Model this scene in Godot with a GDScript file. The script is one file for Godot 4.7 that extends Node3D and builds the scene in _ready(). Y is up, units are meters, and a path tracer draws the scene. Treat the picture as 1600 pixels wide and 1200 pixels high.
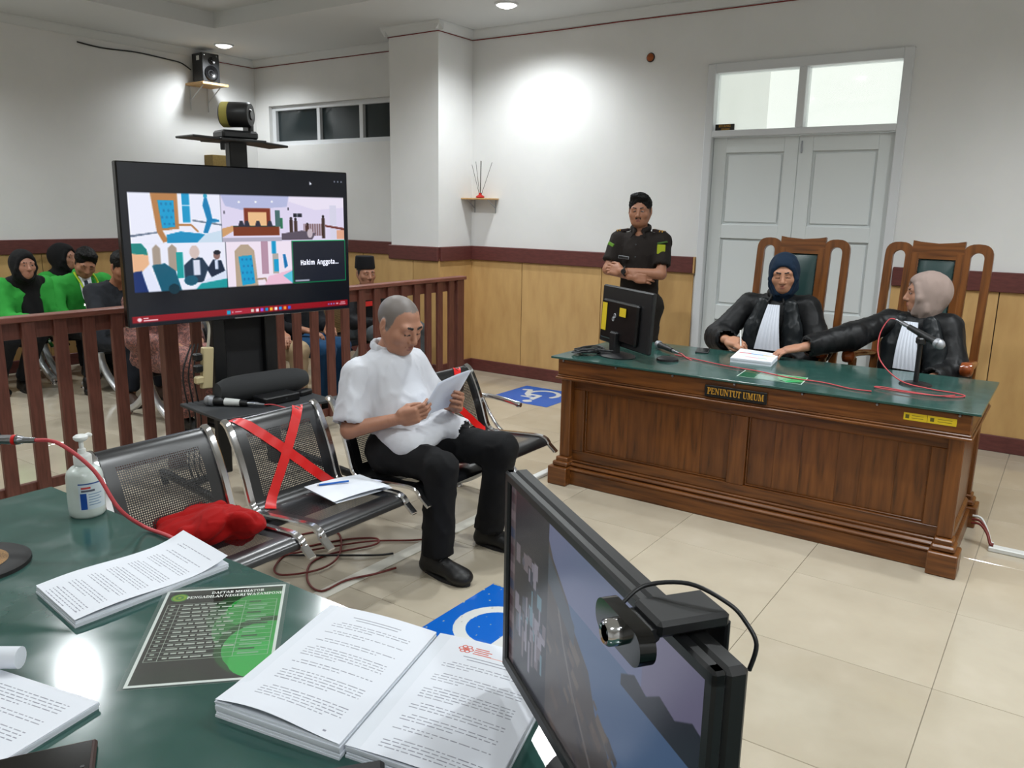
extends Node3D
# A courtroom: witness on a steel bench, prosecutors at a teak desk, audience behind a slatted fence.
# Axes: x along the door wall, z from the door wall into the room, y up; the door wall's face is z = 0.

var M := {}
var used_names := {}
var rng := RandomNumberGenerator.new()

func _ready():
	rng.seed = 7
	setup_camera_and_light()
	make_materials()
	build_room()
	build_lamps()
	build_fence()
	build_prosecutor_desk()
	build_prosecutor_chairs()
	build_judge_desk()
	build_benches()
	build_television()
	build_wall_things()
	build_desk_things()
	build_judge_desk_things()
	build_floor_things()
	build_people()

func setup_camera_and_light():
	var cam := Camera3D.new()
	cam.name = "camera"
	add_child(cam)
	cam.position = Vector3(4.963, 1.6, 6.426)
	cam.rotation = Vector3(deg_to_rad(-12.198), deg_to_rad(34.664), deg_to_rad(1.021))
	cam.keep_aspect = Camera3D.KEEP_HEIGHT
	cam.fov = rad_to_deg(2.0 * atan(600.0 / 1264.17))
	cam.near = 0.05
	cam.far = 100.0
	cam.current = true
	var env := Environment.new()
	env.background_mode = Environment.BG_COLOR
	env.background_color = Color(0.97, 1.0, 0.97)
	env.background_energy_multiplier = 1.6
	env.tonemap_mode = Environment.TONE_MAPPER_LINEAR
	env.tonemap_exposure = 1.0
	env.sdfgi_enabled = true
	env.ssao_enabled = true
	env.ssil_enabled = true
	var we := WorldEnvironment.new()
	we.name = "environment"
	we.environment = env
	add_child(we)

# ---------------------------------------------------------------- naming
func numbered(n: String) -> String:
	var k: int = used_names.get(n, 0)
	used_names[n] = k + 1
	return n if k == 0 else "%s_%03d" % [n, k]

func tag(o, label: String, category: String, group := "") -> Node3D:
	o.set_meta("label", label)
	o.set_meta("category", category)
	if group != "":
		o.set_meta("group", group)
	return o

func thing(called: String, label: String, category: String, at := Vector3.ZERO, turn := 0.0, group := "") -> Node3D:
	var o := Node3D.new()
	o.name = numbered(called)
	add_child(o)
	o.position = at
	o.rotation.y = turn
	tag(o, label, category, group)
	return o

func part(parent, called: String, mesh: Mesh, mat: Material, label := "") -> MeshInstance3D:
	var o := MeshInstance3D.new()
	o.name = numbered(called) if parent == self else called
	o.mesh = mesh
	o.material_override = mat
	o.cast_shadow = GeometryInstance3D.SHADOW_CASTING_SETTING_ON
	parent.add_child(o, true)
	if label != "":
		o.set_meta("label", label)
	return o

func structure(called: String, mesh: Mesh, mat: Material) -> MeshInstance3D:
	var o := part(self, called, mesh, mat)
	o.set_meta("kind", "structure")
	return o

func copy_of(o: Node3D, called: String, label: String, group := "") -> Node3D:
	var c: Node3D = o.duplicate()
	c.name = numbered(called)
	add_child(c)
	c.set_meta("label", label)
	if group != "":
		c.set_meta("group", group)
	return c

# ---------------------------------------------------------------- mesh helpers
func S() -> SurfaceTool:
	var st := SurfaceTool.new()
	st.begin(Mesh.PRIMITIVE_TRIANGLES)
	st.set_smooth_group(-1)
	return st

func done(st: SurfaceTool) -> ArrayMesh:
	st.generate_normals()
	return st.commit()

func tri(st: SurfaceTool, a: Vector3, b: Vector3, c: Vector3, out: Vector3):
	if (b - a).cross(c - a).dot(out) > 0.0:
		st.add_vertex(a); st.add_vertex(c); st.add_vertex(b)
	else:
		st.add_vertex(a); st.add_vertex(b); st.add_vertex(c)

func quad(st: SurfaceTool, a: Vector3, b: Vector3, c: Vector3, d: Vector3, out: Vector3):
	tri(st, a, b, c, out)
	tri(st, a, c, d, out)

# box with chamfered edges, centre c, full size s
func bx(st: SurfaceTool, c: Vector3, s: Vector3, ch := 0.0, B := Basis.IDENTITY):
	st.set_smooth_group(-1)
	var h := s * 0.5
	ch = minf(ch, minf(h.x, minf(h.y, h.z)) * 0.9)
	for ax in 3:
		var a1 := (ax + 1) % 3
		var a2 := (ax + 2) % 3
		for sg in [-1.0, 1.0]:
			var v := []
			for q in [[-1, -1], [1, -1], [1, 1], [-1, 1]]:
				var p := Vector3.ZERO
				p[ax] = h[ax] * sg
				p[a1] = (h[a1] - ch) * q[0]
				p[a2] = (h[a2] - ch) * q[1]
				v.append(c + B * p)
			var o := Vector3.ZERO
			o[ax] = sg
			quad(st, v[0], v[1], v[2], v[3], B * o)
	if ch <= 0.0:
		return
	for ax in 3:
		var a1 := (ax + 1) % 3
		var a2 := (ax + 2) % 3
		for s1 in [-1.0, 1.0]:
			for s2 in [-1.0, 1.0]:
				var v := []
				for e in [[-1, 0], [1, 0], [1, 1], [-1, 1]]:
					var p := Vector3.ZERO
					p[ax] = (h[ax] - ch) * e[0]
					p[a1] = (h[a1] - (ch if e[1] == 1 else 0.0)) * s1
					p[a2] = (h[a2] - (0.0 if e[1] == 1 else ch)) * s2
					v.append(c + B * p)
				var o := Vector3.ZERO
				o[a1] = s1
				o[a2] = s2
				quad(st, v[0], v[1], v[2], v[3], B * o)
	for s0 in [-1.0, 1.0]:
		for s1 in [-1.0, 1.0]:
			for s2 in [-1.0, 1.0]:
				var g := Vector3(s0, s1, s2)
				tri(st, c + B * (Vector3(h.x, h.y - ch, h.z - ch) * g), c + B * (Vector3(h.x - ch, h.y, h.z - ch) * g), c + B * (Vector3(h.x - ch, h.y - ch, h.z) * g), B * g)

func boxm(c: Vector3, s: Vector3, ch := 0.0, B := Basis.IDENTITY) -> ArrayMesh:
	var st := S()
	bx(st, c, s, ch, B)
	return done(st)

# box between two corners
func bx2(st: SurfaceTool, a: Vector3, b: Vector3, ch := 0.0):
	bx(st, (a + b) * 0.5, (b - a).abs(), ch)

func bx2m(a: Vector3, b: Vector3, ch := 0.0) -> ArrayMesh:
	var st := S()
	bx2(st, a, b, ch)
	return done(st)

# swept tube; radii: one number or one per point; flat = second radius factor along the frame's side
func tube(st: SurfaceTool, pts: Array, r, sides := 8, closed := false, up := Vector3.UP, squash := 1.0):
	st.set_smooth_group(0)
	var n := pts.size()
	var rings := []
	var prev := Vector3.ZERO
	for i in n:
		var a: Vector3 = pts[(i - 1 + n) % n] if (closed or i > 0) else pts[0]
		var b: Vector3 = pts[(i + 1) % n] if (closed or i < n - 1) else pts[n - 1]
		var t := (b - a).normalized()
		var side: Vector3
		if prev == Vector3.ZERO:
			side = up.cross(t)
			if side.length() < 0.05:
				side = Vector3.RIGHT.cross(t)
			if side.length() < 0.05:
				side = Vector3.BACK.cross(t)
		else:
			side = prev - t * prev.dot(t)
		side = side.normalized()
		prev = side
		var nn := t.cross(side).normalized()
		var rr: float = r[i] if r is Array else r
		var ring := []
		for k in sides:
			var an := TAU * k / sides
			ring.append(pts[i] + side * (cos(an) * rr) + nn * (sin(an) * rr * squash))
		rings.append(ring)
	var last := n if closed else n - 1
	for i in last:
		var A: Array = rings[i]
		var Bq: Array = rings[(i + 1) % n]
		for k in sides:
			var k2 := (k + 1) % sides
			var cen: Vector3 = (pts[i] + pts[(i + 1) % n]) * 0.5
			quad(st, A[k], A[k2], Bq[k2], Bq[k], (A[k] + Bq[k2]) * 0.5 - cen)
	if not closed:
		st.set_smooth_group(-1)
		for e in [0, n - 1]:
			var out: Vector3 = (pts[0] - pts[1]) if e == 0 else (pts[n - 1] - pts[n - 2])
			for k in range(1, sides - 1):
				tri(st, rings[e][0], rings[e][k], rings[e][k + 1], out)

func tubem(pts: Array, r, sides := 8, closed := false) -> ArrayMesh:
	var st := S()
	tube(st, pts, r, sides, closed)
	return done(st)

# Catmull-Rom through points
func curve(pts: Array, per := 6) -> Array:
	var out := []
	var n := pts.size()
	for i in n - 1:
		var p0: Vector3 = pts[maxi(i - 1, 0)]
		var p1: Vector3 = pts[i]
		var p2: Vector3 = pts[i + 1]
		var p3: Vector3 = pts[mini(i + 2, n - 1)]
		for k in per:
			out.append(p1.cubic_interpolate(p2, p0, p3, float(k) / per))
	out.append(pts[n - 1])
	return out

# turned profile: Vector2(radius, height)
func lathe(st: SurfaceTool, prof: Array, X := Transform3D.IDENTITY, sides := 24):
	for i in prof.size() - 1:
		var p: Vector2 = prof[i]
		var q: Vector2 = prof[i + 1]
		if p.is_equal_approx(q):
			continue
		st.set_smooth_group(i + 1)
		if i > 0 and (q - p).normalized().dot((p - prof[i - 1]).normalized()) > 0.75:
			st.set_smooth_group(i)
		var nrm := Vector2(q.y - p.y, p.x - q.x)
		for k in sides:
			var a0 := TAU * k / sides
			var a1 := TAU * (k + 1) / sides
			var d0 := Vector3(cos(a0), 0, sin(a0))
			var d1 := Vector3(cos(a1), 0, sin(a1))
			var dm := (d0 + d1).normalized()
			var out := X.basis * (dm * nrm.x + Vector3.UP * nrm.y)
			var A := X * (d0 * p.x + Vector3.UP * p.y)
			var B2 := X * (d1 * p.x + Vector3.UP * p.y)
			var C := X * (d1 * q.x + Vector3.UP * q.y)
			var D := X * (d0 * q.x + Vector3.UP * q.y)
			if p.x > 1e-6:
				tri(st, A, B2, C, out)
			if q.x > 1e-6:
				tri(st, A, C, D, out)

# lathe with one smooth skin
func lathe_smooth(st: SurfaceTool, prof: Array, X := Transform3D.IDENTITY, sides := 24):
	st.set_smooth_group(1)
	for i in prof.size() - 1:
		var p: Vector2 = prof[i]
		var q: Vector2 = prof[i + 1]
		var nrm := Vector2(q.y - p.y, p.x - q.x)
		for k in sides:
			var a0 := TAU * k / sides
			var a1 := TAU * (k + 1) / sides
			var d0 := Vector3(cos(a0), 0, sin(a0))
			var d1 := Vector3(cos(a1), 0, sin(a1))
			var out := X.basis * ((d0 + d1).normalized() * nrm.x + Vector3.UP * nrm.y)
			if p.x > 1e-6:
				tri(st, X * (d0 * p.x + Vector3.UP * p.y), X * (d1 * p.x + Vector3.UP * p.y), X * (d1 * q.x + Vector3.UP * q.y), out)
			if q.x > 1e-6:
				tri(st, X * (d0 * p.x + Vector3.UP * p.y), X * (d1 * q.x + Vector3.UP * q.y), X * (d0 * q.x + Vector3.UP * q.y), out)

func lathem(prof: Array, X := Transform3D.IDENTITY, sides := 24) -> ArrayMesh:
	var st := S()
	lathe(st, prof, X, sides)
	return done(st)

# polygon in the local xy plane, from z = -d/2 to d/2
func extrude(st: SurfaceTool, poly: PackedVector2Array, d: float, X := Transform3D.IDENTITY, smooth_side := false):
	var idx := Geometry2D.triangulate_polygon(poly)
	st.set_smooth_group(-1)
	for s in [-1.0, 1.0]:
		for t in range(0, idx.size(), 3):
			var a := poly[idx[t]]
			var b := poly[idx[t + 1]]
			var c := poly[idx[t + 2]]
			tri(st, X * Vector3(a.x, a.y, s * d / 2), X * Vector3(b.x, b.y, s * d / 2), X * Vector3(c.x, c.y, s * d / 2), X.basis.z * s)
	var sgn := -1.0 if Geometry2D.is_polygon_clockwise(poly) else 1.0
	if smooth_side:
		st.set_smooth_group(5)
	for i in poly.size():
		var a := poly[i]
		var b := poly[(i + 1) % poly.size()]
		var e := (b - a)
		var out := X.basis * Vector3(e.y, -e.x, 0) * sgn
		quad(st, X * Vector3(a.x, a.y, -d / 2), X * Vector3(b.x, b.y, -d / 2), X * Vector3(b.x, b.y, d / 2), X * Vector3(a.x, a.y, d / 2), out)

func extrudem(poly: PackedVector2Array, d: float, X := Transform3D.IDENTITY, smooth_side := false) -> ArrayMesh:
	var st := S()
	extrude(st, poly, d, X, smooth_side)
	return done(st)

func rrect(w: float, h: float, r: float, n := 5) -> PackedVector2Array:
	var p := PackedVector2Array()
	for q in 4:
		var c := Vector2((w / 2 - r) * (1 if q in [0, 3] else -1), (h / 2 - r) * (1 if q in [0, 1] else -1))
		for k in n + 1:
			var a := PI / 2 * (q + float(k) / n)
			p.append(c + Vector2(cos(a), sin(a)) * r)
	return p

# printed face: a quad with texture coordinates; o = top left corner, u to the right, v down
func face(o: Vector3, u: Vector3, v: Vector3, nx := 1, ny := 1, bend = null) -> ArrayMesh:
	var st := S()
	st.set_smooth_group(0)
	var nn := u.cross(v).normalized() * -1.0
	for j in ny:
		for i in nx:
			var P := []
			var T := []
			for c in [[0, 0], [1, 0], [1, 1], [0, 1]]:
				var a := float(i + c[0]) / nx
				var b := float(j + c[1]) / ny
				var p := o + u * a + v * b
				if bend != null:
					p += bend.call(a, b)
				P.append(p)
				T.append(Vector2(a, b))
			var order := [0, 1, 2, 0, 2, 3]
			if (P[1] - P[0]).cross(P[2] - P[0]).dot(nn) > 0.0:
				order = [0, 2, 1, 0, 3, 2]
			for k in order:
				st.set_uv(T[k])
				st.add_vertex(P[k])
	st.generate_normals()
	return st.commit()

func text_mesh(s: String, size: float, depth := 0.0008, font_name := "Droid Sans", bold := false) -> TextMesh:
	var t := TextMesh.new()
	var f := SystemFont.new()
	f.font_names = PackedStringArray([font_name])
	if bold:
		f.font_weight = 700
	t.font = f
	t.text = s
	t.font_size = 32
	t.pixel_size = size / 32.0
	t.depth = depth
	t.curve_step = 1.5
	return t

# basis whose z is n and whose y is near up
func frame(n: Vector3, up := Vector3.UP) -> Basis:
	var z := n.normalized()
	var x := up.cross(z).normalized()
	return Basis(x, z.cross(x).normalized(), z)

# ---------------------------------------------------------------- pictures (print only)
func img_poly(im: Image, pts: Array, col: Color):
	var ymin := INF
	var ymax := -INF
	for p in pts:
		ymin = minf(ymin, p.y); ymax = maxf(ymax, p.y)
	for y in range(maxi(0, int(ymin)), mini(im.get_height() - 1, int(ymax)) + 1):
		var xs := []
		var yy := y + 0.5
		for i in pts.size():
			var a: Vector2 = pts[i]
			var b: Vector2 = pts[(i + 1) % pts.size()]
			if (a.y <= yy) != (b.y <= yy):
				xs.append(a.x + (yy - a.y) / (b.y - a.y) * (b.x - a.x))
		xs.sort()
		for k in range(0, xs.size() - 1, 2):
			var x0 := clampi(int(round(xs[k])), 0, im.get_width())
			var x1 := clampi(int(round(xs[k + 1])), 0, im.get_width())
			if x1 > x0:
				im.fill_rect(Rect2i(x0, y, x1 - x0, 1), col)

func img_disc(im: Image, c: Vector2, rx: float, ry: float, col: Color):
	var p := []
	for k in 28:
		p.append(c + Vector2(cos(TAU * k / 28) * rx, sin(TAU * k / 28) * ry))
	img_poly(im, p, col)

func img_line(im: Image, pts: Array, w: float, col: Color):
	for i in pts.size() - 1:
		var d: Vector2 = (pts[i + 1] - pts[i]).normalized().orthogonal() * w * 0.5
		img_poly(im, [pts[i] + d, pts[i + 1] + d, pts[i + 1] - d, pts[i] - d], col)
		img_disc(im, pts[i + 1], w * 0.5, w * 0.5, col)

func picture(w: int, h: int, col: Color) -> Image:
	var im := Image.create(w, h, true, Image.FORMAT_RGBA8)
	im.fill(col)
	return im

func tex(im: Image) -> ImageTexture:
	im.generate_mipmaps()
	return ImageTexture.create_from_image(im)

func print_mat(im: Image, rough := 0.7, glow := 0.0) -> StandardMaterial3D:
	var m := StandardMaterial3D.new()
	m.albedo_texture = tex(im)
	m.roughness = rough
	m.texture_repeat = false
	if glow > 0.0:
		m.albedo_texture = null
		m.albedo_color = Color(0.015, 0.015, 0.02)
		m.emission_enabled = true
		m.emission = Color.WHITE
		m.emission_operator = BaseMaterial3D.EMISSION_OP_MULTIPLY
		m.emission_texture = tex(im)
		m.emission_energy_multiplier = glow
	return m

# ---------------------------------------------------------------- materials
func noise_tex(freq: float, stops: Array, cols: Array, seed_ := 1, octaves := 4, size := 512, kind := FastNoiseLite.TYPE_SIMPLEX_SMOOTH) -> NoiseTexture2D:
	var n := FastNoiseLite.new()
	n.noise_type = kind
	n.seed = seed_
	n.frequency = freq
	n.fractal_octaves = octaves
	var t := NoiseTexture2D.new()
	t.width = size
	t.height = size
	t.seamless = true
	t.noise = n
	var g := Gradient.new()
	g.offsets = PackedFloat32Array(stops)
	g.colors = PackedColorArray(cols)
	t.color_ramp = g
	return t

func mat(col: Color, rough := 0.6, metal := 0.0, spec := 0.5) -> StandardMaterial3D:
	var m := StandardMaterial3D.new()
	m.albedo_color = col
	m.roughness = rough
	m.metallic = metal
	m.metallic_specular = spec
	return m

func tri_mat(t: Texture2D, scale: Vector3, rough: float, world := false, spec := 0.5) -> StandardMaterial3D:
	var m := StandardMaterial3D.new()
	m.albedo_texture = t
	m.uv1_triplanar = true
	m.uv1_world_triplanar = world
	m.uv1_scale = scale
	m.roughness = rough
	m.metallic_specular = spec
	return m

func make_materials():
	M.wall = tri_mat(noise_tex(0.008, [0.0, 0.5, 1.0], [Color(0.865, 0.868, 0.86), Color(0.88, 0.88, 0.875), Color(0.89, 0.89, 0.885)], 3), Vector3(0.35, 0.35, 0.35), 0.75, true)
	M.ceiling = mat(Color(0.83, 0.84, 0.84), 0.85)
	M.ceiling_tray = M.ceiling
	M.cornice = M.ceiling
	M.maroon = tri_mat(noise_tex(0.02, [0.0, 0.5, 1.0], [Color(0.33, 0.165, 0.15), Color(0.37, 0.19, 0.175), Color(0.41, 0.215, 0.195)], 5), Vector3(1, 4, 1), 0.5, true)
	for k in 3:
		var d := [0.0, 0.016, -0.014][k] as float
		M["ply%d" % k] = tri_mat(noise_tex(0.012, [0.0, 0.45, 0.7, 1.0], [Color(0.73 + d, 0.575 + d, 0.365 + d), Color(0.765 + d, 0.615 + d, 0.40 + d), Color(0.78 + d, 0.63 + d, 0.41 + d), Color(0.805 + d, 0.655 + d, 0.435 + d)], 11 + k, 5), Vector3(1.2, 0.35, 1.2), 0.5, true)
	M.groove = mat(Color(0.16, 0.12, 0.08), 0.8)
	for k in 4:
		var d := [0.0, 0.012, -0.012, 0.006][k] as float
		M["tile%d" % k] = tri_mat(noise_tex(0.006, [0.0, 0.35, 0.65, 1.0], [Color(0.685 + d, 0.645 + d, 0.57 + d), Color(0.705 + d, 0.665 + d, 0.59 + d), Color(0.715 + d, 0.675 + d, 0.60 + d), Color(0.735 + d, 0.695 + d, 0.625 + d)], 21 + k, 4), Vector3(0.8, 0.8, 0.8), 0.11, true, 0.55)
	M.grout = mat(Color(0.66, 0.63, 0.56), 0.8)
	M.door = mat(Color(0.86, 0.88, 0.88), 0.32)
	M.frame_white = mat(Color(0.84, 0.85, 0.86), 0.35)
	M.fence = tri_mat(noise_tex(0.02, [0.0, 0.5, 1.0], [Color(0.34, 0.19, 0.155), Color(0.40, 0.23, 0.19), Color(0.45, 0.265, 0.22)], 31, 5), Vector3(5, 0.5, 5), 0.42, true)
	M.fence_rail = tri_mat(noise_tex(0.02, [0.0, 0.5, 1.0], [Color(0.42, 0.25, 0.21), Color(0.48, 0.29, 0.245), Color(0.53, 0.33, 0.28)], 32, 5), Vector3(5, 5, 0.5), 0.32, true)
	var teak_c := [Color(0.25, 0.138, 0.052), Color(0.385, 0.222, 0.09), Color(0.435, 0.258, 0.108), Color(0.50, 0.305, 0.138)]
	M.teak_x = tri_mat(noise_tex(0.012, [0.0, 0.35, 0.6, 1.0], teak_c, 41, 5), Vector3(0.35, 5, 5), 0.3)
	M.teak_y = tri_mat(noise_tex(0.012, [0.0, 0.35, 0.6, 1.0], teak_c, 42, 5), Vector3(4, 0.3, 4), 0.3)
	for k in 3:
		var d := [0.0, -0.022, 0.018][k] as float
		M["teak_plank%d" % k] = tri_mat(noise_tex(0.01, [0.0, 0.3, 0.55, 1.0], [Color(0.25 + d, 0.14 + d * 0.6, 0.05), Color(0.39 + d, 0.225 + d * 0.6, 0.085), Color(0.44 + d, 0.258 + d * 0.6, 0.105), Color(0.50 + d, 0.305 + d * 0.6, 0.135)], 45 + k, 5), Vector3(4.5, 0.45, 4.5), 0.32)
	M.teak_gloss = tri_mat(noise_tex(0.012, [0.0, 0.4, 1.0], [Color(0.33, 0.15, 0.07), Color(0.47, 0.23, 0.11), Color(0.58, 0.31, 0.16)], 48, 4), Vector3(3, 3, 3), 0.15)
	M.glass_green = tri_mat(noise_tex(0.01, [0.0, 0.45, 0.75, 1.0], [Color(0.165, 0.30, 0.275), Color(0.175, 0.315, 0.29), Color(0.185, 0.325, 0.30), Color(0.205, 0.35, 0.32)], 51, 5), Vector3(1.1, 1.1, 1.1), 0.1, true, 0.6)
	var smear := noise_tex(0.012, [0.0, 0.55, 1.0], [Color(0.28, 0.28, 0.28), Color(0.36, 0.36, 0.36), Color(0.55, 0.55, 0.55)], 52, 5)
	M.glass_green.roughness = 0.45
	M.glass_green.roughness_texture = smear
	M.chrome = mat(Color(0.82, 0.82, 0.83), 0.12, 1.0)
	M.steel = mat(Color(0.62, 0.63, 0.65), 0.28, 1.0)
	M.cast = mat(Color(0.80, 0.81, 0.82), 0.35, 0.6)
	M.black_sheet = mat(Color(0.06, 0.066, 0.076), 0.28, 0.0, 0.6)
	M.black = mat(Color(0.07, 0.074, 0.082), 0.42)
	M.black_matte = mat(Color(0.09, 0.09, 0.10), 0.75)
	M.dark_grey = mat(Color(0.20, 0.21, 0.22), 0.6)
	M.screen_black = mat(Color(0.012, 0.014, 0.02), 0.18)
	M.white_plastic = mat(Color(0.85, 0.86, 0.85), 0.4)
	M.cream_plastic = mat(Color(0.78, 0.72, 0.56), 0.45)
	M.paper = mat(Color(0.86, 0.88, 0.91), 0.8)
	M.paper_thin = mat(Color(0.88, 0.90, 0.94), 0.8)
	M.paper_thin.backlight_enabled = true
	M.paper_thin.backlight = Color(0.7, 0.72, 0.75)
	M.paper_edge = M.paper
	M.red_tape = mat(Color(0.80, 0.045, 0.035), 0.4)
	M.red_cable = mat(Color(0.74, 0.27, 0.29), 0.5)
	M.rust_cable = mat(Color(0.42, 0.12, 0.09), 0.5)
	M.yellow_label = mat(Color(0.85, 0.74, 0.10), 0.6)
	M.gold = mat(Color(0.80, 0.60, 0.22), 0.4, 0.3)
	M.blue = mat(Color(0.07, 0.37, 0.72), 0.3)
	M.pale_wood = tri_mat(noise_tex(0.02, [0.0, 1.0], [Color(0.72, 0.55, 0.34), Color(0.84, 0.69, 0.47)], 61), Vector3(1, 6, 6), 0.6)
	M.green_leather = mat(Color(0.10, 0.21, 0.205), 0.32)
	M.lamp_glow = mat(Color(1, 1, 1), 0.5)
	M.lamp_glow.emission_enabled = true
	M.lamp_glow.emission = Color(1.0, 0.99, 0.96)
	M.lamp_glow.emission_energy_multiplier = 6.0
	M.dark_room = M.wall
	M.pane = mat(Color(0.9, 0.95, 0.95, 0.12), 0.02)
	M.pane.transparency = BaseMaterial3D.TRANSPARENCY_ALPHA
	M.frost = mat(Color(0.95, 0.97, 0.95, 0.25), 0.05)
	M.frost.transparency = BaseMaterial3D.TRANSPARENCY_ALPHA
	M.dark_pane = mat(Color(0.16, 0.20, 0.21, 0.72), 0.03)
	M.dark_pane.transparency = BaseMaterial3D.TRANSPARENCY_ALPHA

# ---------------------------------------------------------------- room
const XL := -3.2
const XR := 7.2
const ZB := 9.2
const YC := 3.22

func wainscot(host: MeshInstance3D, side: String, A: Vector3, u: Vector3, n: Vector3, L: float, seams: Array, k0 := 0, trims := true):
	var B := Basis(u, Vector3.UP, n)
	var edges := [0.0]
	for s in seams:
		edges.append(s)
	edges.append(L)
	for i in edges.size() - 1:
		var a: float = edges[i] + (0.003 if i > 0 else 0.0)
		var b: float = edges[i + 1] - (0.003 if i < edges.size() - 2 else 0.0)
		part(host, "panel", boxm(A + u * ((a + b) / 2) + Vector3.UP * 0.62 + n * 0.006, Vector3(b - a, 1.02, 0.012), 0.002, B), M["ply%d" % ((i + k0) % 3)])
		if i > 0:
			part(host, "groove", boxm(A + u * edges[i] + Vector3.UP * 0.62 + n * 0.001, Vector3(0.012, 1.0, 0.002), 0.0, B), M.groove)
	if trims:
		structure("baseboard_" + side, boxm(A + u * (L / 2) + Vector3.UP * 0.0575 + n * 0.0145, Vector3(L, 0.115, 0.027), 0.004, B), M.maroon)
		structure("trim_" + side, boxm(A + u * (L / 2) + Vector3.UP * 1.173 + n * 0.018, Vector3(L, 0.134, 0.036), 0.005, B), M.maroon)

func cornice(A: Vector3, u: Vector3, n: Vector3, L: float, k: int):
	var P := PackedVector2Array([Vector2(0, 3.145), Vector2(0.012, 3.145), Vector2(0.016, 3.155), Vector2(0.055, 3.197), Vector2(0.062, 3.21), Vector2(0.062, YC), Vector2(0, YC)])
	structure("trim_%d" % k, extrudem(P, L, Transform3D(Basis(n, Vector3.UP, n.cross(Vector3.UP)), A + u * (L / 2))), M.cornice)

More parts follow.
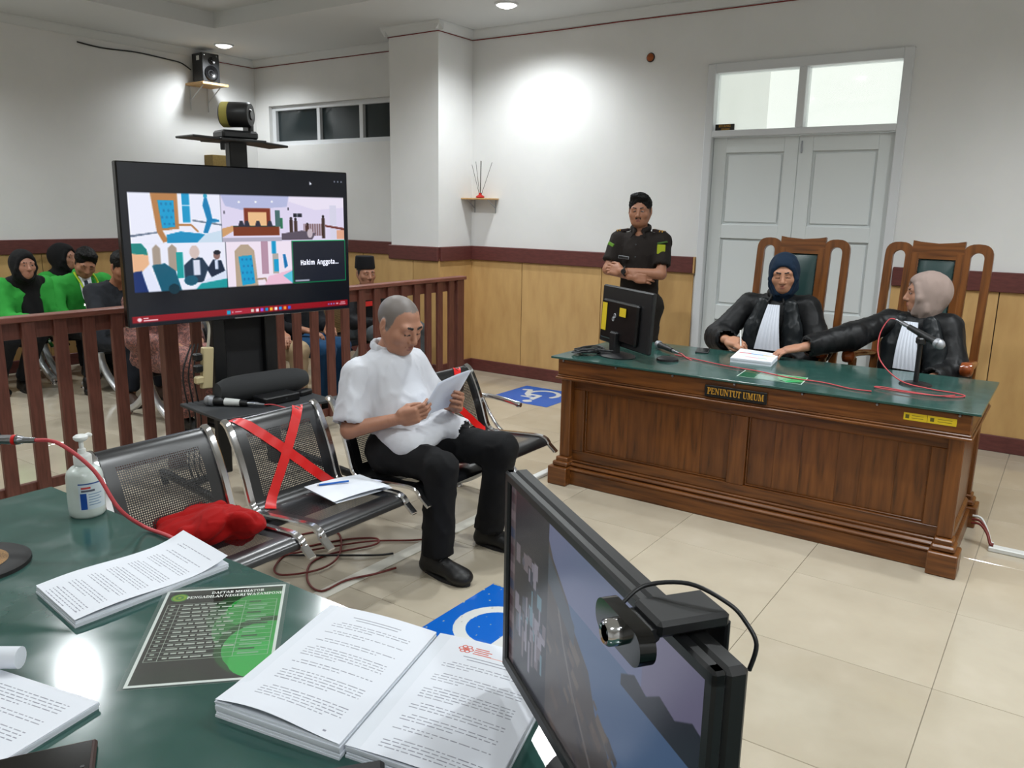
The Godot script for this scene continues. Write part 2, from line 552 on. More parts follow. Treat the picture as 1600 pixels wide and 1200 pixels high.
func build_room():
	# floor slab and its tiles
	var slab := structure("floor", bx2m(Vector3(XL - 0.15, -0.2, -0.15), Vector3(XR + 0.15, -0.008, ZB + 0.15)), M.grout)
	var T := 0.66
	var big := boxm(Vector3.ZERO, Vector3(T - 0.002, 0.008, T - 0.002), 0.0012)
	var x0 := 4.08 - 12 * T
	var z0 := 2.85 - 5 * T
	for i in 18:
		for j in 16:
			var ax := maxf(x0 + i * T, XL)
			var bx_ := minf(x0 + (i + 1) * T, XR)
			var az := maxf(z0 + j * T, 0.0)
			var bz := minf(z0 + (j + 1) * T, ZB)
			if bx_ - ax < 0.02 or bz - az < 0.02:
				continue
			var m: ArrayMesh = big if (bx_ - ax > T - 0.001 and bz - az > T - 0.001) else boxm(Vector3.ZERO, Vector3(bx_ - ax - 0.003, 0.008, bz - az - 0.003), 0.0012)
			var t := part(slab, "tile", m, M["tile%d" % ((i * 7 + j * 5 + i * j) % 4)])
			t.position = Vector3((ax + bx_) / 2, -0.004, (az + bz) / 2)
	# door wall with its two openings
	var th := 0.15
	var st := S()
	for r in [[XL - th, -2.965, 0, 3.5], [-2.965, -0.95, 0, 2.268], [-2.965, -0.95, 2.708, 3.5], [-0.95, 2.36, 0, 3.5], [2.36, 3.84, 2.738, 3.5], [3.84, XR + th, 0, 3.5]]:
		bx2(st, Vector3(r[0], r[2], -th), Vector3(r[1], r[3], 0))
	var wb := structure("wall_back", done(st), M.wall)
	var wl := structure("wall_left", bx2m(Vector3(XL - th, 0, 0), Vector3(XL, 3.5, ZB)), M.wall)
	structure("wall_right", bx2m(Vector3(XR, 0, 0), Vector3(XR + th, 3.5, ZB)), M.wall)
	structure("wall_front", bx2m(Vector3(XL - th, 0, ZB), Vector3(XR + th, 3.5, ZB + th)), M.wall)
	var wp := structure("wall_pillar", bx2m(Vector3(-0.6, 0, 0), Vector3(-0.0, YC, 0.5)), M.wall)
	wainscot(wb, "back_1", Vector3(0, 0, 0), Vector3.RIGHT, Vector3.BACK, 2.34, [0.619, 1.477])
	wainscot(wb, "back_2", Vector3(3.86, 0, 0), Vector3.RIGHT, Vector3.BACK, XR - 3.86, [0.68, 1.54, 2.4], 1)
	wainscot(wb, "back_3", Vector3(XL, 0, 0), Vector3.RIGHT, Vector3.BACK, 2.6, [0.86, 1.72], 2)
	wainscot(wl, "left", Vector3(XL, 0, ZB), Vector3.FORWARD, Vector3.RIGHT, ZB, [0.6, 1.46, 2.32, 3.18, 4.04, 4.9, 5.76, 6.62, 7.48, 8.34])
	wainscot(wp, "pillar_1", Vector3(-0.612, 0, 0.5), Vector3.RIGHT, Vector3.BACK, 0.624, [0.30], 1)
	wainscot(wp, "pillar_2", Vector3(0, 0, 0.5), Vector3.FORWARD, Vector3.RIGHT, 0.5, [], 0)
	# pale end cap of the rail beside the door
	structure("trim_end", bx2m(Vector3(2.34, 1.106, 0.0), Vector3(2.352, 1.24, 0.038), 0.002), M.pale_wood)
	# ceiling with its raised tray
	st = S()
	var tx0 := -2.05
	var tx1 := 5.6
	var tz0 := 1.34
	var tz1 := 7.6
	for r in [[XL, XR, 0, tz0], [XL, XR, tz1, ZB], [XL, tx0, tz0, tz1], [tx1, XR, tz0, tz1]]:
		bx2(st, Vector3(r[0], YC, r[2]), Vector3(r[1], 3.5, r[3]))
	structure("ceiling", done(st), M.ceiling)
	structure("ceiling_tray", bx2m(Vector3(tx0, 3.36, tz0), Vector3(tx1, 3.5, tz1)), M.ceiling_tray)
	cornice(Vector3(XL, 0, 0), Vector3.RIGHT, Vector3.BACK, 2.6, 1)
	cornice(Vector3(0, 0, 0), Vector3.RIGHT, Vector3.BACK, XR, 2)
	cornice(Vector3(XL, 0, 0), Vector3.BACK, Vector3.RIGHT, ZB, 3)
	cornice(Vector3(-0.65, 0, 0.5), Vector3.RIGHT, Vector3.BACK, 0.712, 4)
	cornice(Vector3(0, 0, 0), Vector3.BACK, Vector3.RIGHT, 0.55, 5)
	cornice(Vector3(-0.6, 0, 0), Vector3.BACK, Vector3.LEFT, 0.55, 6)
	# double door
	var door := Node3D.new()
	door.name = "door_1"
	add_child(door)
	door.set_meta("kind", "structure")
	door.set_meta("label", "white double door with a glazed transom above it")
	st = S()
	for r in [[2.36, 2.425, 0, 2.738], [3.775, 3.84, 0, 2.738], [2.425, 3.775, 2.665, 2.738], [2.425, 3.775, 2.185, 2.235], [3.07, 3.128, 2.235, 2.665]]:
		bx2(st, Vector3(r[0], r[2], -0.10), Vector3(r[1], r[3], 0.03), 0.005)
	part(door, "door_frame", done(st), M.frame_white)
	for s in [[2.425, 3.07], [3.128, 3.775]]:
		part(door, "transom_pane", bx2m(Vector3(s[0], 2.235, -0.045), Vector3(s[1], 2.665, -0.040)), M.frost)
	for s in [[2.43, 3.098], [3.102, 3.77]]:
		st = S()
		var xa: float = s[0]
		var xb: float = s[1]
		var stile := 0.105
		bx2(st, Vector3(xa, 0.01, -0.06), Vector3(xa + stile, 2.182, -0.02), 0.003)
		bx2(st, Vector3(xb - stile, 0.01, -0.06), Vector3(xb, 2.182, -0.02), 0.003)
		for r in [[0.01, 0.22], [0.74, 0.86], [1.40, 1.51], [2.065, 2.182]]:
			bx2(st, Vector3(xa + stile, r[0], -0.06), Vector3(xb - stile, r[1], -0.02), 0.003)
		var leaf := part(door, "door_leaf", done(st), M.door)
		for r in [[0.22, 0.74], [0.86, 1.40], [1.51, 2.065]]:
			st = S()
			bx2(st, Vector3(xa + stile, r[0], -0.055), Vector3(xb - stile, r[1], -0.040))
			# raised field with sloping border
			var p0 := Vector3(xa + stile + 0.018, r[0] + 0.018, -0.040)
			var p1 := Vector3(xb - stile - 0.018, r[1] - 0.018, -0.040)
			bx2(st, p0, Vector3(p1.x, p1.y, -0.028), 0.010)
			part(leaf, "panel", done(st), M.door)
	part(door, "bolt", tubem([Vector3(3.125, 2.14, -0.012), Vector3(3.125, 2.05, -0.012)], 0.006), M.steel)
	# the small room nameplate standing in the transom
	var sign := tag(part(self, "nameplate", bx2m(Vector3(2.435, 2.236, -0.02), Vector3(2.59, 2.285, -0.008), 0.001), mat(Color(0.10, 0.09, 0.06), 0.5)), "small dark nameplate with gold lettering standing in the door transom", "sign")
	var tm := part(sign, "lettering", text_mesh("RUANG", 0.026, 0.001, "Droid Serif", true), M.gold)
	tm.position = Vector3(2.5125, 2.270, -0.0075)
	var t2 := part(sign, "lettering", text_mesh("SIDANG", 0.018, 0.001, "Droid Serif", true), M.gold)
	t2.position = Vector3(2.52, 2.246, -0.0075)
	# high window of three dark panes
	var win := Node3D.new()
	win.name = "window_1"
	add_child(win)
	win.set_meta("kind", "structure")
	win.set_meta("label", "high horizontal window of dark panes in a white frame")
	st = S()
	for r in [[-2.965, -2.905, 2.268, 2.708], [-2.215, -2.165, 2.318, 2.658], [-1.555, -1.50, 2.318, 2.658], [-2.905, -0.95, 2.658, 2.708], [-2.905, -0.95, 2.268, 2.318]]:
		bx2(st, Vector3(r[0], r[2], -0.12), Vector3(r[1], r[3], -0.045), 0.003)
	part(win, "window_frame", done(st), M.frame_white)
	for s in [[-2.905, -2.215], [-2.165, -1.555], [-1.50, -0.95]]:
		part(win, "pane", bx2m(Vector3(s[0], 2.318, -0.09), Vector3(s[1], 2.658, -0.084)), M.dark_pane)
	# the unlit room beyond that window
	st = S()
	bx2(st, Vector3(-6.2, -0.1, -4.1), Vector3(1.4, 0.0, -0.15))
	bx2(st, Vector3(-6.2, 3.3, -4.1), Vector3(1.4, 3.4, -0.15))
	bx2(st, Vector3(-6.2, 0.0, -4.1), Vector3(1.4, 3.4, -4.0))
	bx2(st, Vector3(-6.3, -0.1, -4.1), Vector3(-6.2, 3.4, -0.15))
	bx2(st, Vector3(1.4, -0.1, -4.1), Vector3(1.5, 3.4, -0.15))
	bx2(st, Vector3(-6.3, -0.1, -0.16), Vector3(-3.35, 3.4, -0.06))
	structure("wall_store", done(st), M.dark_room)

# ---------------------------------------------------------------- lamps
func build_lamps():
	var spots := [[-2.66, YC, 0.79], [0.876, YC, 0.69], [-0.27, 3.36, 4.0], [0.45, 3.36, 2.3], [2.68, 3.36, 2.75], [5.2, 3.36, 1.9], [4.6, 3.36, 3.4], [2.3, 3.36, 5.2], [5.3, 3.36, 7.2], [1.2, 3.36, 6.9], [-2.66, YC, 4.2], [-2.66, YC, 7.2], [6.4, YC, 3.0], [6.4, YC, 6.5]]
	for i in spots.size():
		var p := Vector3(spots[i][0], spots[i][1], spots[i][2])
		var lab := "round white ceiling downlight beside the wall loudspeaker" if i == 0 else ("round white ceiling downlight in front of the wall shelf with reed sticks" if i == 1 else "round white ceiling downlight in the rest of the ceiling")
		var o := thing("ceiling_light", lab, "light", p, 0.0, "ceiling downlights")
		part(o, "rim", lathem([Vector2(0.082, 0.0), Vector2(0.100, 0.0), Vector2(0.100, -0.006), Vector2(0.094, -0.012), Vector2(0.082, -0.012), Vector2(0.082, 0.0)], Transform3D.IDENTITY, 32), M.frame_white)
		part(o, "diffuser_lamp", lathem([Vector2(0.0, -0.034), Vector2(0.03, -0.032), Vector2(0.058, -0.024), Vector2(0.076, -0.011), Vector2(0.082, -0.004), Vector2(0.082, 0.0), Vector2(0.0, 0.0)], Transform3D.IDENTITY, 32), M.lamp_glow)
		var l := SpotLight3D.new()
		l.name = "downlight"
		o.add_child(l)
		l.position = Vector3(0, -0.05, 0)
		l.rotation = Vector3(-PI / 2, 0, 0)
		l.light_color = Color(0.97, 0.99, 1.0)
		l.light_energy = [2.3, 3.0][i] if i < 2 else (2.4 if i in [7, 8, 9] else 3.7)
		l.light_size = 0.08
		l.spot_angle = 76.0
		l.spot_angle_attenuation = 0.7
		l.spot_range = 14.0
		l.spot_attenuation = 2.0
		l.shadow_enabled = true

# ---------------------------------------------------------------- fence
func build_fence():
	var X := 0.534
	var f := thing("slatted_fence", "long brown wooden slatted fence between the audience and the court", "fence", Vector3(X, 0, 2.9))
	var z0 := 0.82
	var z1 := 5.0
	var L := z1 - z0
	var zc := (z0 + z1) / 2 - 2.9
	part(f, "top_rail", boxm(Vector3(0, 1.005, zc), Vector3(0.085, 0.03, L + 0.03), 0.004), M.fence_rail)
	part(f, "upper_rail", boxm(Vector3(-0.012, 0.945, zc), Vector3(0.03, 0.09, L), 0.003), M.fence)
	part(f, "lower_rail", boxm(Vector3(-0.012, 0.10, zc), Vector3(0.03, 0.055, L), 0.003), M.fence)
	var slat := boxm(Vector3.ZERO, Vector3(0.026, 0.917, 0.068), 0.003)
	var leg := boxm(Vector3.ZERO, Vector3(0.03, 0.99, 0.068), 0.003)
	var post := boxm(Vector3.ZERO, Vector3(0.06, 0.99, 0.095), 0.004)
	var mids := [0.872, 0.996, 1.15, 1.297, 1.44, 1.594, 1.749, 1.901, 2.063, 2.231, 2.382, 2.533, 2.69, 2.84, 2.99, 3.15, 3.31, 3.48, 3.655, 3.825, 3.978, 4.136, 4.288, 4.45, 4.61, 4.77, 4.93]
	for i in mids.size():
		var z: float = mids[i] - 2.9
		var o: MeshInstance3D
		if i in [0, 18]:
			o = part(f, "post", post, M.fence)
			o.position = Vector3(0.0, 0.495, z)
		elif i in [9, 14, 22, 26]:
			o = part(f, "slat", leg, M.fence)
			o.position = Vector3(0.012, 0.495, z)
		else:
			o = part(f, "slat", slat, M.fence)
			o.position = Vector3(0.016, 0.5315, z)

# ---------------------------------------------------------------- prosecutors' desk
func build_prosecutor_desk():
	var d := thing("prosecutor_desk", "carved teak prosecutors' desk with two plank panels and a stepped plinth", "desk", Vector3(3.605, 0, 2.03))
	d.set_meta("label", "long reddish teak desk with two plank panels and a stepped plinth")
	var st := S()
	var W := 2.09   # body width
	var zf := 0.385 # front plane (local)
	var zb := -0.40
	# top frame (apron)
	bx2(st, Vector3(-W / 2 - 0.02, 0.66, zf - 0.01), Vector3(W / 2 + 0.02, 0.752, zf + 0.035), 0.004)
	bx2(st, Vector3(-W / 2 - 0.02, 0.66, zb), Vector3(-W / 2 + 0.03, 0.752, zf), 0.004)
	bx2(st, Vector3(W / 2 - 0.03, 0.66, zb), Vector3(W / 2 + 0.02, 0.752, zf), 0.004)
	bx2(st, Vector3(-W / 2, 0.735, zb), Vector3(W / 2, 0.751, zf), 0.0)
	part(d, "apron", done(st), M.teak_x)
	# ledge moulding under the apron
	st = S()
	for q in [[0.634, 0.648, 0.046], [0.648, 0.660, 0.038]]:
		bx2(st, Vector3(-W / 2 - q[2] + 0.014, q[0], zb), Vector3(W / 2 + q[2] - 0.014, q[1], zf + q[2]), 0.004)
	part(d, "ledge", done(st), M.teak_x)
	# corner posts
	for s in [-1.0, 1.0]:
		part(d, "corner_post", boxm(Vector3(s * (W / 2 - 0.03), 0.40, zf - 0.002), Vector3(0.065, 0.47, 0.05), 0.004), M.teak_y)
		part(d, "corner_post", boxm(Vector3(s * (W / 2 - 0.03), 0.40, zb + 0.03), Vector3(0.065, 0.47, 0.06), 0.004), M.teak_y)
		# plinth blocks
		for z in [zf + 0.015, zb + 0.04]:
			st = S()
			bx(st, Vector3(s * (W / 2 - 0.02), 0.055, z), Vector3(0.125, 0.11, 0.145), 0.005)
			bx(st, Vector3(s * (W / 2 - 0.025), 0.125, z - 0.006), Vector3(0.10, 0.03, 0.115), 0.008)
			bx(st, Vector3(s * (W / 2 - 0.028), 0.150, z - 0.012), Vector3(0.08, 0.03, 0.09), 0.006)
			part(d, "plinth_block", done(st), M.teak_x)
		# side panel
		st = S()
		bx2(st, Vector3(s * (W / 2 - 0.035), 0.165, zb + 0.06), Vector3(s * (W / 2 - 0.015), 0.636, zf - 0.02), 0.002)
		part(d, "side_panel", done(st), M.teak_y)
		st = S()
		bx2(st, Vector3(s * (W / 2 - 0.06), 0.0, zb + 0.1), Vector3(s * (W / 2 + 0.012), 0.10, zf - 0.05), 0.004)
		bx2(st, Vector3(s * (W / 2 - 0.06), 0.10, zb + 0.1), Vector3(s * (W / 2 - 0.002), 0.165, zf - 0.05), 0.012)
		part(d, "side_plinth", done(st), M.teak_x)
	# front plinth
	st = S()
	bx2(st, Vector3(-W / 2 + 0.04, 0.0, zf - 0.06), Vector3(W / 2 - 0.04, 0.085, zf + 0.03), 0.004)
	bx2(st, Vector3(-W / 2 + 0.04, 0.085, zf - 0.06), Vector3(W / 2 - 0.04, 0.105, zf + 0.036), 0.008)
	bx2(st, Vector3(-W / 2 + 0.04, 0.105, zf - 0.06), Vector3(W / 2 - 0.04, 0.128, zf + 0.014), 0.009)
	bx2(st, Vector3(-W / 2 + 0.04, 0.128, zf - 0.06), Vector3(W / 2 - 0.04, 0.142, zf - 0.006), 0.004)
	part(d, "front_plinth", done(st), M.teak_x)
	# framed front
	st = S()
	bx2(st, Vector3(-W / 2 + 0.06, 0.142, zf - 0.06), Vector3(W / 2 - 0.06, 0.197, zf - 0.02), 0.003)
	bx2(st, Vector3(-W / 2 + 0.06, 0.572, zf - 0.06), Vector3(W / 2 - 0.06, 0.636, zf - 0.02), 0.003)
	part(d, "front_rail", done(st), M.teak_x)
	for x in [-W / 2 + 0.085, 0.012, W / 2 - 0.085]:
		part(d, "stile", bx2m(Vector3(x - 0.046, 0.197, zf - 0.06), Vector3(x + 0.046, 0.572, zf - 0.02), 0.003), M.teak_y)
	var k := 0
	for pr in [[-W / 2 + 0.131, -0.034], [0.058, W / 2 - 0.131]]:
		var n := 6
		for i in n:
			var wa: float = (pr[1] - pr[0]) / n
			var j := 0.02 * sin(i * 2.3 + k)
			var a: float = pr[0] + i * wa + (j if i > 0 else 0.0)
			var b: float = pr[0] + (i + 1) * wa + (0.02 * sin((i + 1) * 2.3 + k) if i < n - 1 else 0.0)
			part(d, "plank", bx2m(Vector3(a + 0.0002, 0.19, zf - 0.064), Vector3(b - 0.0002, 0.58, zf - 0.050), 0.0006), M["teak_plank%d" % ((i * 2 + k) % 3)])
		# thin bead round the panel
		st = S()
		var c := Vector3((pr[0] + pr[1]) / 2, 0.3845, zf - 0.044)
		for s in [-1.0, 1.0]:
			bx(st, c + Vector3(0, s * 0.184, 0), Vector3(pr[1] - pr[0], 0.008, 0.012), 0.003)
			bx(st, c + Vector3(s * (pr[1] - pr[0] - 0.008) / 2, 0, 0), Vector3(0.008, 0.37, 0.012), 0.003)
		part(d, "bead", done(st), M.teak_x)
		k += 1
	part(d, "shelf", bx2m(Vector3(-W / 2 + 0.06, 0.60, zb + 0.02), Vector3(W / 2 - 0.06, 0.615, zf - 0.07)), M.teak_x)
	# inventory stickers on the apron
	for q in [[0.838, 0.097], [0.947, 0.117]]:
		var sk := part(d, "sticker", boxm(Vector3(q[0], 0.708, zf + 0.0355), Vector3(q[1], 0.034, 0.001)), M.yellow_label, "yellow paper inventory sticker")
		part(sk, "print", boxm(Vector3(q[0] - q[1] * 0.34, 0.708, zf + 0.0363), Vector3(0.016, 0.018, 0.0006)), mat(Color(0.35, 0.33, 0.05), 0.7))
		for r in 2:
			part(sk, "print", boxm(Vector3(q[0] + q[1] * 0.1, 0.714 - r * 0.011, zf + 0.0363), Vector3(q[1] * 0.5, 0.002, 0.0006)), mat(Color(0.45, 0.41, 0.08), 0.7))
	# green glass top
	var g := thing("glass_desktop", "dark green glass top with steel studs lying on the teak prosecutors' desk", "desktop", Vector3(3.60, 0.753, 2.03))
	part(g, "glass_sheet", boxm(Vector3(0, 0.006, 0), Vector3(2.205, 0.012, 0.87), 0.002), M.glass_green)
	st = S()
	for i in 7:
		var x := -1.02 + i * 0.34
		var o := part(g, "stud", lathem([Vector2(0, 0.005), Vector2(0.005, 0.004), Vector2(0.007, 0.0), Vector2(0.007, -0.003)], Transform3D(Basis(Vector3.RIGHT, PI / 2), Vector3(x, -0.008, 0.430)), 12), M.steel)
	# name plate
	var np := tag(part(self, "nameplate", boxm(Vector3(3.607, 0.694, 2.457), Vector3(0.326, 0.062, 0.010), 0.002), mat(Color(0.03, 0.028, 0.025), 0.45)), "black nameplate with gold letters fixed to the front of the teak desk", "sign")
	var tm := part(np, "lettering", text_mesh("PENUNTUT UMUM", 0.040, 0.002, "Droid Serif", true), M.gold)
	tm.position = Vector3(3.607, 0.694, 2.4625)
	tm.scale = Vector3(0.80, 1.12, 1.0)

func arch(w: float, h: float, t: float, top_t: float, n := 12) -> PackedVector2Array:
	# upside-down U: outer width w, height h, side thickness t; foot at y = 0
	var p := PackedVector2Array()
	p.append(Vector2(-w / 2, 0))
	var ro := w / 2
	for k in n + 1:
		var a := PI - PI * k / n
		var sx := signf(cos(a)) * pow(absf(cos(a)), 0.75)
		p.append(Vector2(sx * ro, h - ro + pow(sin(a), 0.75) * ro))
	p.append(Vector2(w / 2, 0))
	p.append(Vector2(w / 2 - t, 0))
	var ri := w / 2 - t
	for k in n + 1:
		var a := PI * k / n
		p.append(Vector2(cos(a) * ri, h - top_t - ri + sin(a) * ri))
	p.append(Vector2(-w / 2 + t, 0))
	return p

func make_chair(label: String, pos: Vector3, turn: float) -> Node3D:
	# local: faces +z, back plane at z = 0
	var c := thing("high_back_armchair", label, "chair", pos, turn, "high-backed teak armchairs")
	var tilt := Basis(Vector3.RIGHT, deg_to_rad(-8.0))
	var X := Transform3D(tilt, Vector3(0, 0.42, 0.0))
	var H := 1.03
	for s in [-1.0, 1.0]:
		part(c, "side_arch", extrudem(arch(0.165, H, 0.046, 0.05), 0.036, X * Transform3D(Basis.IDENTITY, Vector3(s * 0.2175, 0, 0)), false), M.teak_y)
	# crest between the arches, with small raised tips
	var crest := PackedVector2Array([Vector2(-0.145, H - 0.10), Vector2(-0.145, H + 0.012), Vector2(-0.10, H + 0.004), Vector2(0, H - 0.004), Vector2(0.10, H + 0.004), Vector2(0.145, H + 0.012), Vector2(0.145, H - 0.10)])
	part(c, "crest_rail", extrudem(crest, 0.04, X), M.teak_x)
	part(c, "lower_rail", boxm(X * Vector3(0, 0.12, 0), Vector3(0.30, 0.08, 0.034), 0.004, tilt), M.teak_x)
	# upholstered panel, slightly domed
	var st := S()
	st.set_smooth_group(2)
	var w := 0.205
	var y0 := 0.16
	var y1 := H - 0.10
	for i in 8:
		for j in 12:
			var P := []
			for q in [[0, 0], [1, 0], [1, 1], [0, 1]]:
				var a := float(i + q[0]) / 8
				var b := float(j + q[1]) / 12
				var dome := 0.028 * pow(sin(PI * a), 0.4) * pow(sin(PI * b), 0.4)
				P.append(X * Vector3((a - 0.5) * w, lerpf(y0, y1, b), 0.006 + dome))
			quad(st, P[0], P[1], P[2], P[3], tilt * Vector3.BACK)
	var up := part(c, "back_cushion", done(st), M.green_leather, "dark green leather back panel edged with nails")
	st = S()
	for i in 34:
		for s in [-1.0, 1.0]:
			lathe(st, [Vector2(0, 0.004), Vector2(0.004, 0.001), Vector2(0.0045, -0.002)], X * Transform3D(Basis(Vector3.RIGHT, PI / 2), Vector3(s * 0.101, lerpf(y0 + 0.01, y1 - 0.01, i / 33.0), 0.016)), 6)
	var nails := part(up, "nail_trim", done(st), M.black)
	part(c, "back_board", boxm(X * Vector3(0, (y0 + y1) / 2, -0.006), Vector3(0.26, y1 - y0 + 0.05, 0.022), 0.002, tilt), M.teak_y)
	for s in [-1.0, 1.0]:
		part(c, "inner_stile", boxm(X * Vector3(s * 0.125, (y0 + y1) / 2, 0.002), Vector3(0.046, y1 - y0 + 0.08, 0.038), 0.004, tilt), M.teak_y)
	# seat and legs
	part(c, "seat", boxm(Vector3(0, 0.44, 0.27), Vector3(0.52, 0.09, 0.48), 0.02), M.green_leather)
	part(c, "seat_frame", boxm(Vector3(0, 0.365, 0.27), Vector3(0.56, 0.07, 0.52), 0.006), M.teak_x)
	for s in [-1.0, 1.0]:
		for z in [0.05, 0.49]:
			part(c, "leg", boxm(Vector3(s * 0.25, 0.17, z), Vector3(0.055, 0.34, 0.055), 0.006), M.teak_y)
		# arm: rises from the seat frame, runs forward and ends in a turned scroll
		st = S()
		tube(st, curve([Vector3(s * 0.285, 0.74, -0.03), Vector3(s * 0.295, 0.765, 0.15), Vector3(s * 0.308, 0.785, 0.34), Vector3(s * 0.31, 0.795, 0.47)], 5), [0.024, 0.025, 0.026, 0.027, 0.028, 0.029, 0.030, 0.030, 0.030, 0.031, 0.032, 0.033, 0.034, 0.034, 0.034, 0.034], 10, false, Vector3.UP, 0.75)
		var arm := part(c, "armrest", done(st), M.teak_gloss)
		st = S()
		lathe(st, [Vector2(0, -0.036), Vector2(0.018, -0.034), Vector2(0.036, -0.026), Vector2(0.040, -0.01), Vector2(0.040, 0.01), Vector2(0.036, 0.026), Vector2(0.018, 0.034), Vector2(0, 0.036)], Transform3D(Basis(Vector3.BACK, PI / 2), Vector3(s * 0.31, 0.785, 0.49)), 18)
		part(arm, "scroll", done(st), M.teak_gloss)
		part(c, "arm_post", boxm(Vector3(s * 0.30, 0.575, 0.42), Vector3(0.04, 0.39, 0.05), 0.008), M.teak_y)
	return c

func build_prosecutor_chairs():
	make_chair("high-backed teak armchair in front of the white double door", Vector3(3.43, 0, 0.93), 0.04)
	make_chair("high-backed teak armchair behind the person in the beige headscarf", Vector3(4.235, 0, 0.93), -0.03)

# ---------------------------------------------------------------- judges' desk
func build_judge_desk():
	var d := thing("judge_desk", "teak judges' desk under the green glass sheet with scattered papers", "desk", Vector3(4.3, 0, 6.0))
	var st := S()
	bx2(st, Vector3(-1.46, 0.765, -0.53), Vector3(1.5, 0.838, 0.24), 0.004)
	part(d, "apron", done(st), M.teak_x)
	bx2(st, Vector3.ZERO, Vector3.ZERO)
	part(d, "front_panel", bx2m(Vector3(-1.42, 0.10, -0.50), Vector3(1.46, 0.765, -0.47), 0.003), M.teak_y)
	for s in [-1.42, 1.43]:
		part(d, "side_panel", bx2m(Vector3(s, 0.10, -0.50), Vector3(s + 0.03, 0.765, 0.20), 0.003), M.teak_y)
	part(d, "plinth", bx2m(Vector3(-1.45, 0.0, -0.53), Vector3(1.49, 0.10, 0.22), 0.006), M.teak_x)
	var g := thing("glass_desktop", "green glass sheet with scattered papers covering the judges' desk", "desktop", Vector3(4.3, 0.838, 6.0))
	part(g, "glass_sheet", bx2m(Vector3(-1.525, 0.0, -0.57), Vector3(1.55, 0.012, 0.26), 0.002), M.glass_green)

# ---------------------------------------------------------------- steel benches
var bench_profile: Array = []   # Vector2(x, y), from the front lip to the top of the back
var bench_len: Array = []

func bench_at(s: float) -> Vector2:
	var L: float = bench_len[-1]
	s = clampf(s, 0.0, 1.0) * L
	for i in bench_profile.size() - 1:
		if s <= bench_len[i + 1]:
			var t: float = (s - bench_len[i]) / (bench_len[i + 1] - bench_len[i])
			return bench_profile[i].lerp(bench_profile[i + 1], t)
	return bench_profile[-1]

func bench_normal(s: float) -> Vector2:
	var d := bench_at(s + 0.01) - bench_at(s - 0.01)
	return Vector2(d.y, -d.x).normalized() * 1.0 # towards the sitter (front and up)

func seat_sheet() -> ArrayMesh:
	var st := S()
	st.set_smooth_group(1)
	var ns := 98
	var nt := 54
	var w := 0.452
	for i in ns:
		var s0 := float(i) / ns
		var s1 := float(i + 1) / ns
		var a2 := bench_at(s0)
		var b2 := bench_at(s1)
		var nn := bench_normal((s0 + s1) / 2)
		var out := Vector3(nn.x, nn.y, 0)
		var sm := (s0 + s1) / 2
		for j in nt:
			var z0 := (float(j) / nt - 0.5) * w
			var z1 := (float(j + 1) / nt - 0.5) * w
			var tm := (float(j) + 0.5) / nt
			var A := Vector3(a2.x, a2.y, z0)
			var B := Vector3(a2.x, a2.y, z1)
			var C := Vector3(b2.x, b2.y, z1)
			var D := Vector3(b2.x, b2.y, z0)
			var holed := tm > 0.13 and tm < 0.87 and ((sm > 0.55 and sm < 0.875) or (sm > 0.12 and sm < 0.40))
			if not holed:
				quad(st, A, B, C, D, out)
			else:
				# eight small triangles round a lozenge-shaped hole
				var q := 0.36
				var m := (A + B + C + D) / 4
				var P := [m + ((A + B) / 2 - m) * 2 * q, m + ((B + C) / 2 - m) * 2 * q, m + ((C + D) / 2 - m) * 2 * q, m + ((D + A) / 2 - m) * 2 * q]
				var E := [(A + B) / 2, (B + C) / 2, (C + D) / 2, (D + A) / 2]
				var K := [B, C, D, A]
				for e in 4:
					tri(st, P[e], K[e], P[(e + 1) % 4], out)
					tri(st, P[e], E[e], K[e], out)
					tri(st, P[(e + 1) % 4], K[e], E[(e + 1) % 4], out)
	# rolled edges
	for e in [-1.0, 1.0]:
		var pts := []
		for i in 40:
			var p := bench_at(i / 39.0)
			pts.append(Vector3(p.x, p.y, e * w / 2))
		tube(st, pts, 0.006, 6)
	return done(st)

func tape_strip(s0: float, z0: float, s1: float, z1: float, w: float) -> ArrayMesh:
	var st := S()
	st.set_smooth_group(1)
	var n := 26
	var prev := []
	for i in n + 1:
		var t := float(i) / n
		var s := lerpf(s0, s1, t)
		var z := lerpf(z0, z1, t)
		var p := bench_at(s)
		var nn := bench_normal(s)
		var L: float = bench_len[-1]
		var dir := Vector2((s1 - s0) * L, z1 - z0).normalized()
		var row := []
		for e in [-1.0, 1.0]:
			var ds: float = -dir.y * e * w / 2 / L
			var dz: float = dir.x * e * w / 2
			var p2 := bench_at(s + ds)
			var n2 := bench_normal(s + ds)
			var lift := 0.0035 + 0.0012 * sin(i * 1.9)
			row.append(Vector3(p2.x + n2.x * lift, p2.y + n2.y * lift, z + dz))
		if i > 0:
			quad(st, prev[0], prev[1], row[1], row[0], Vector3(nn.x, nn.y, 0))
		prev = row
	return done(st)

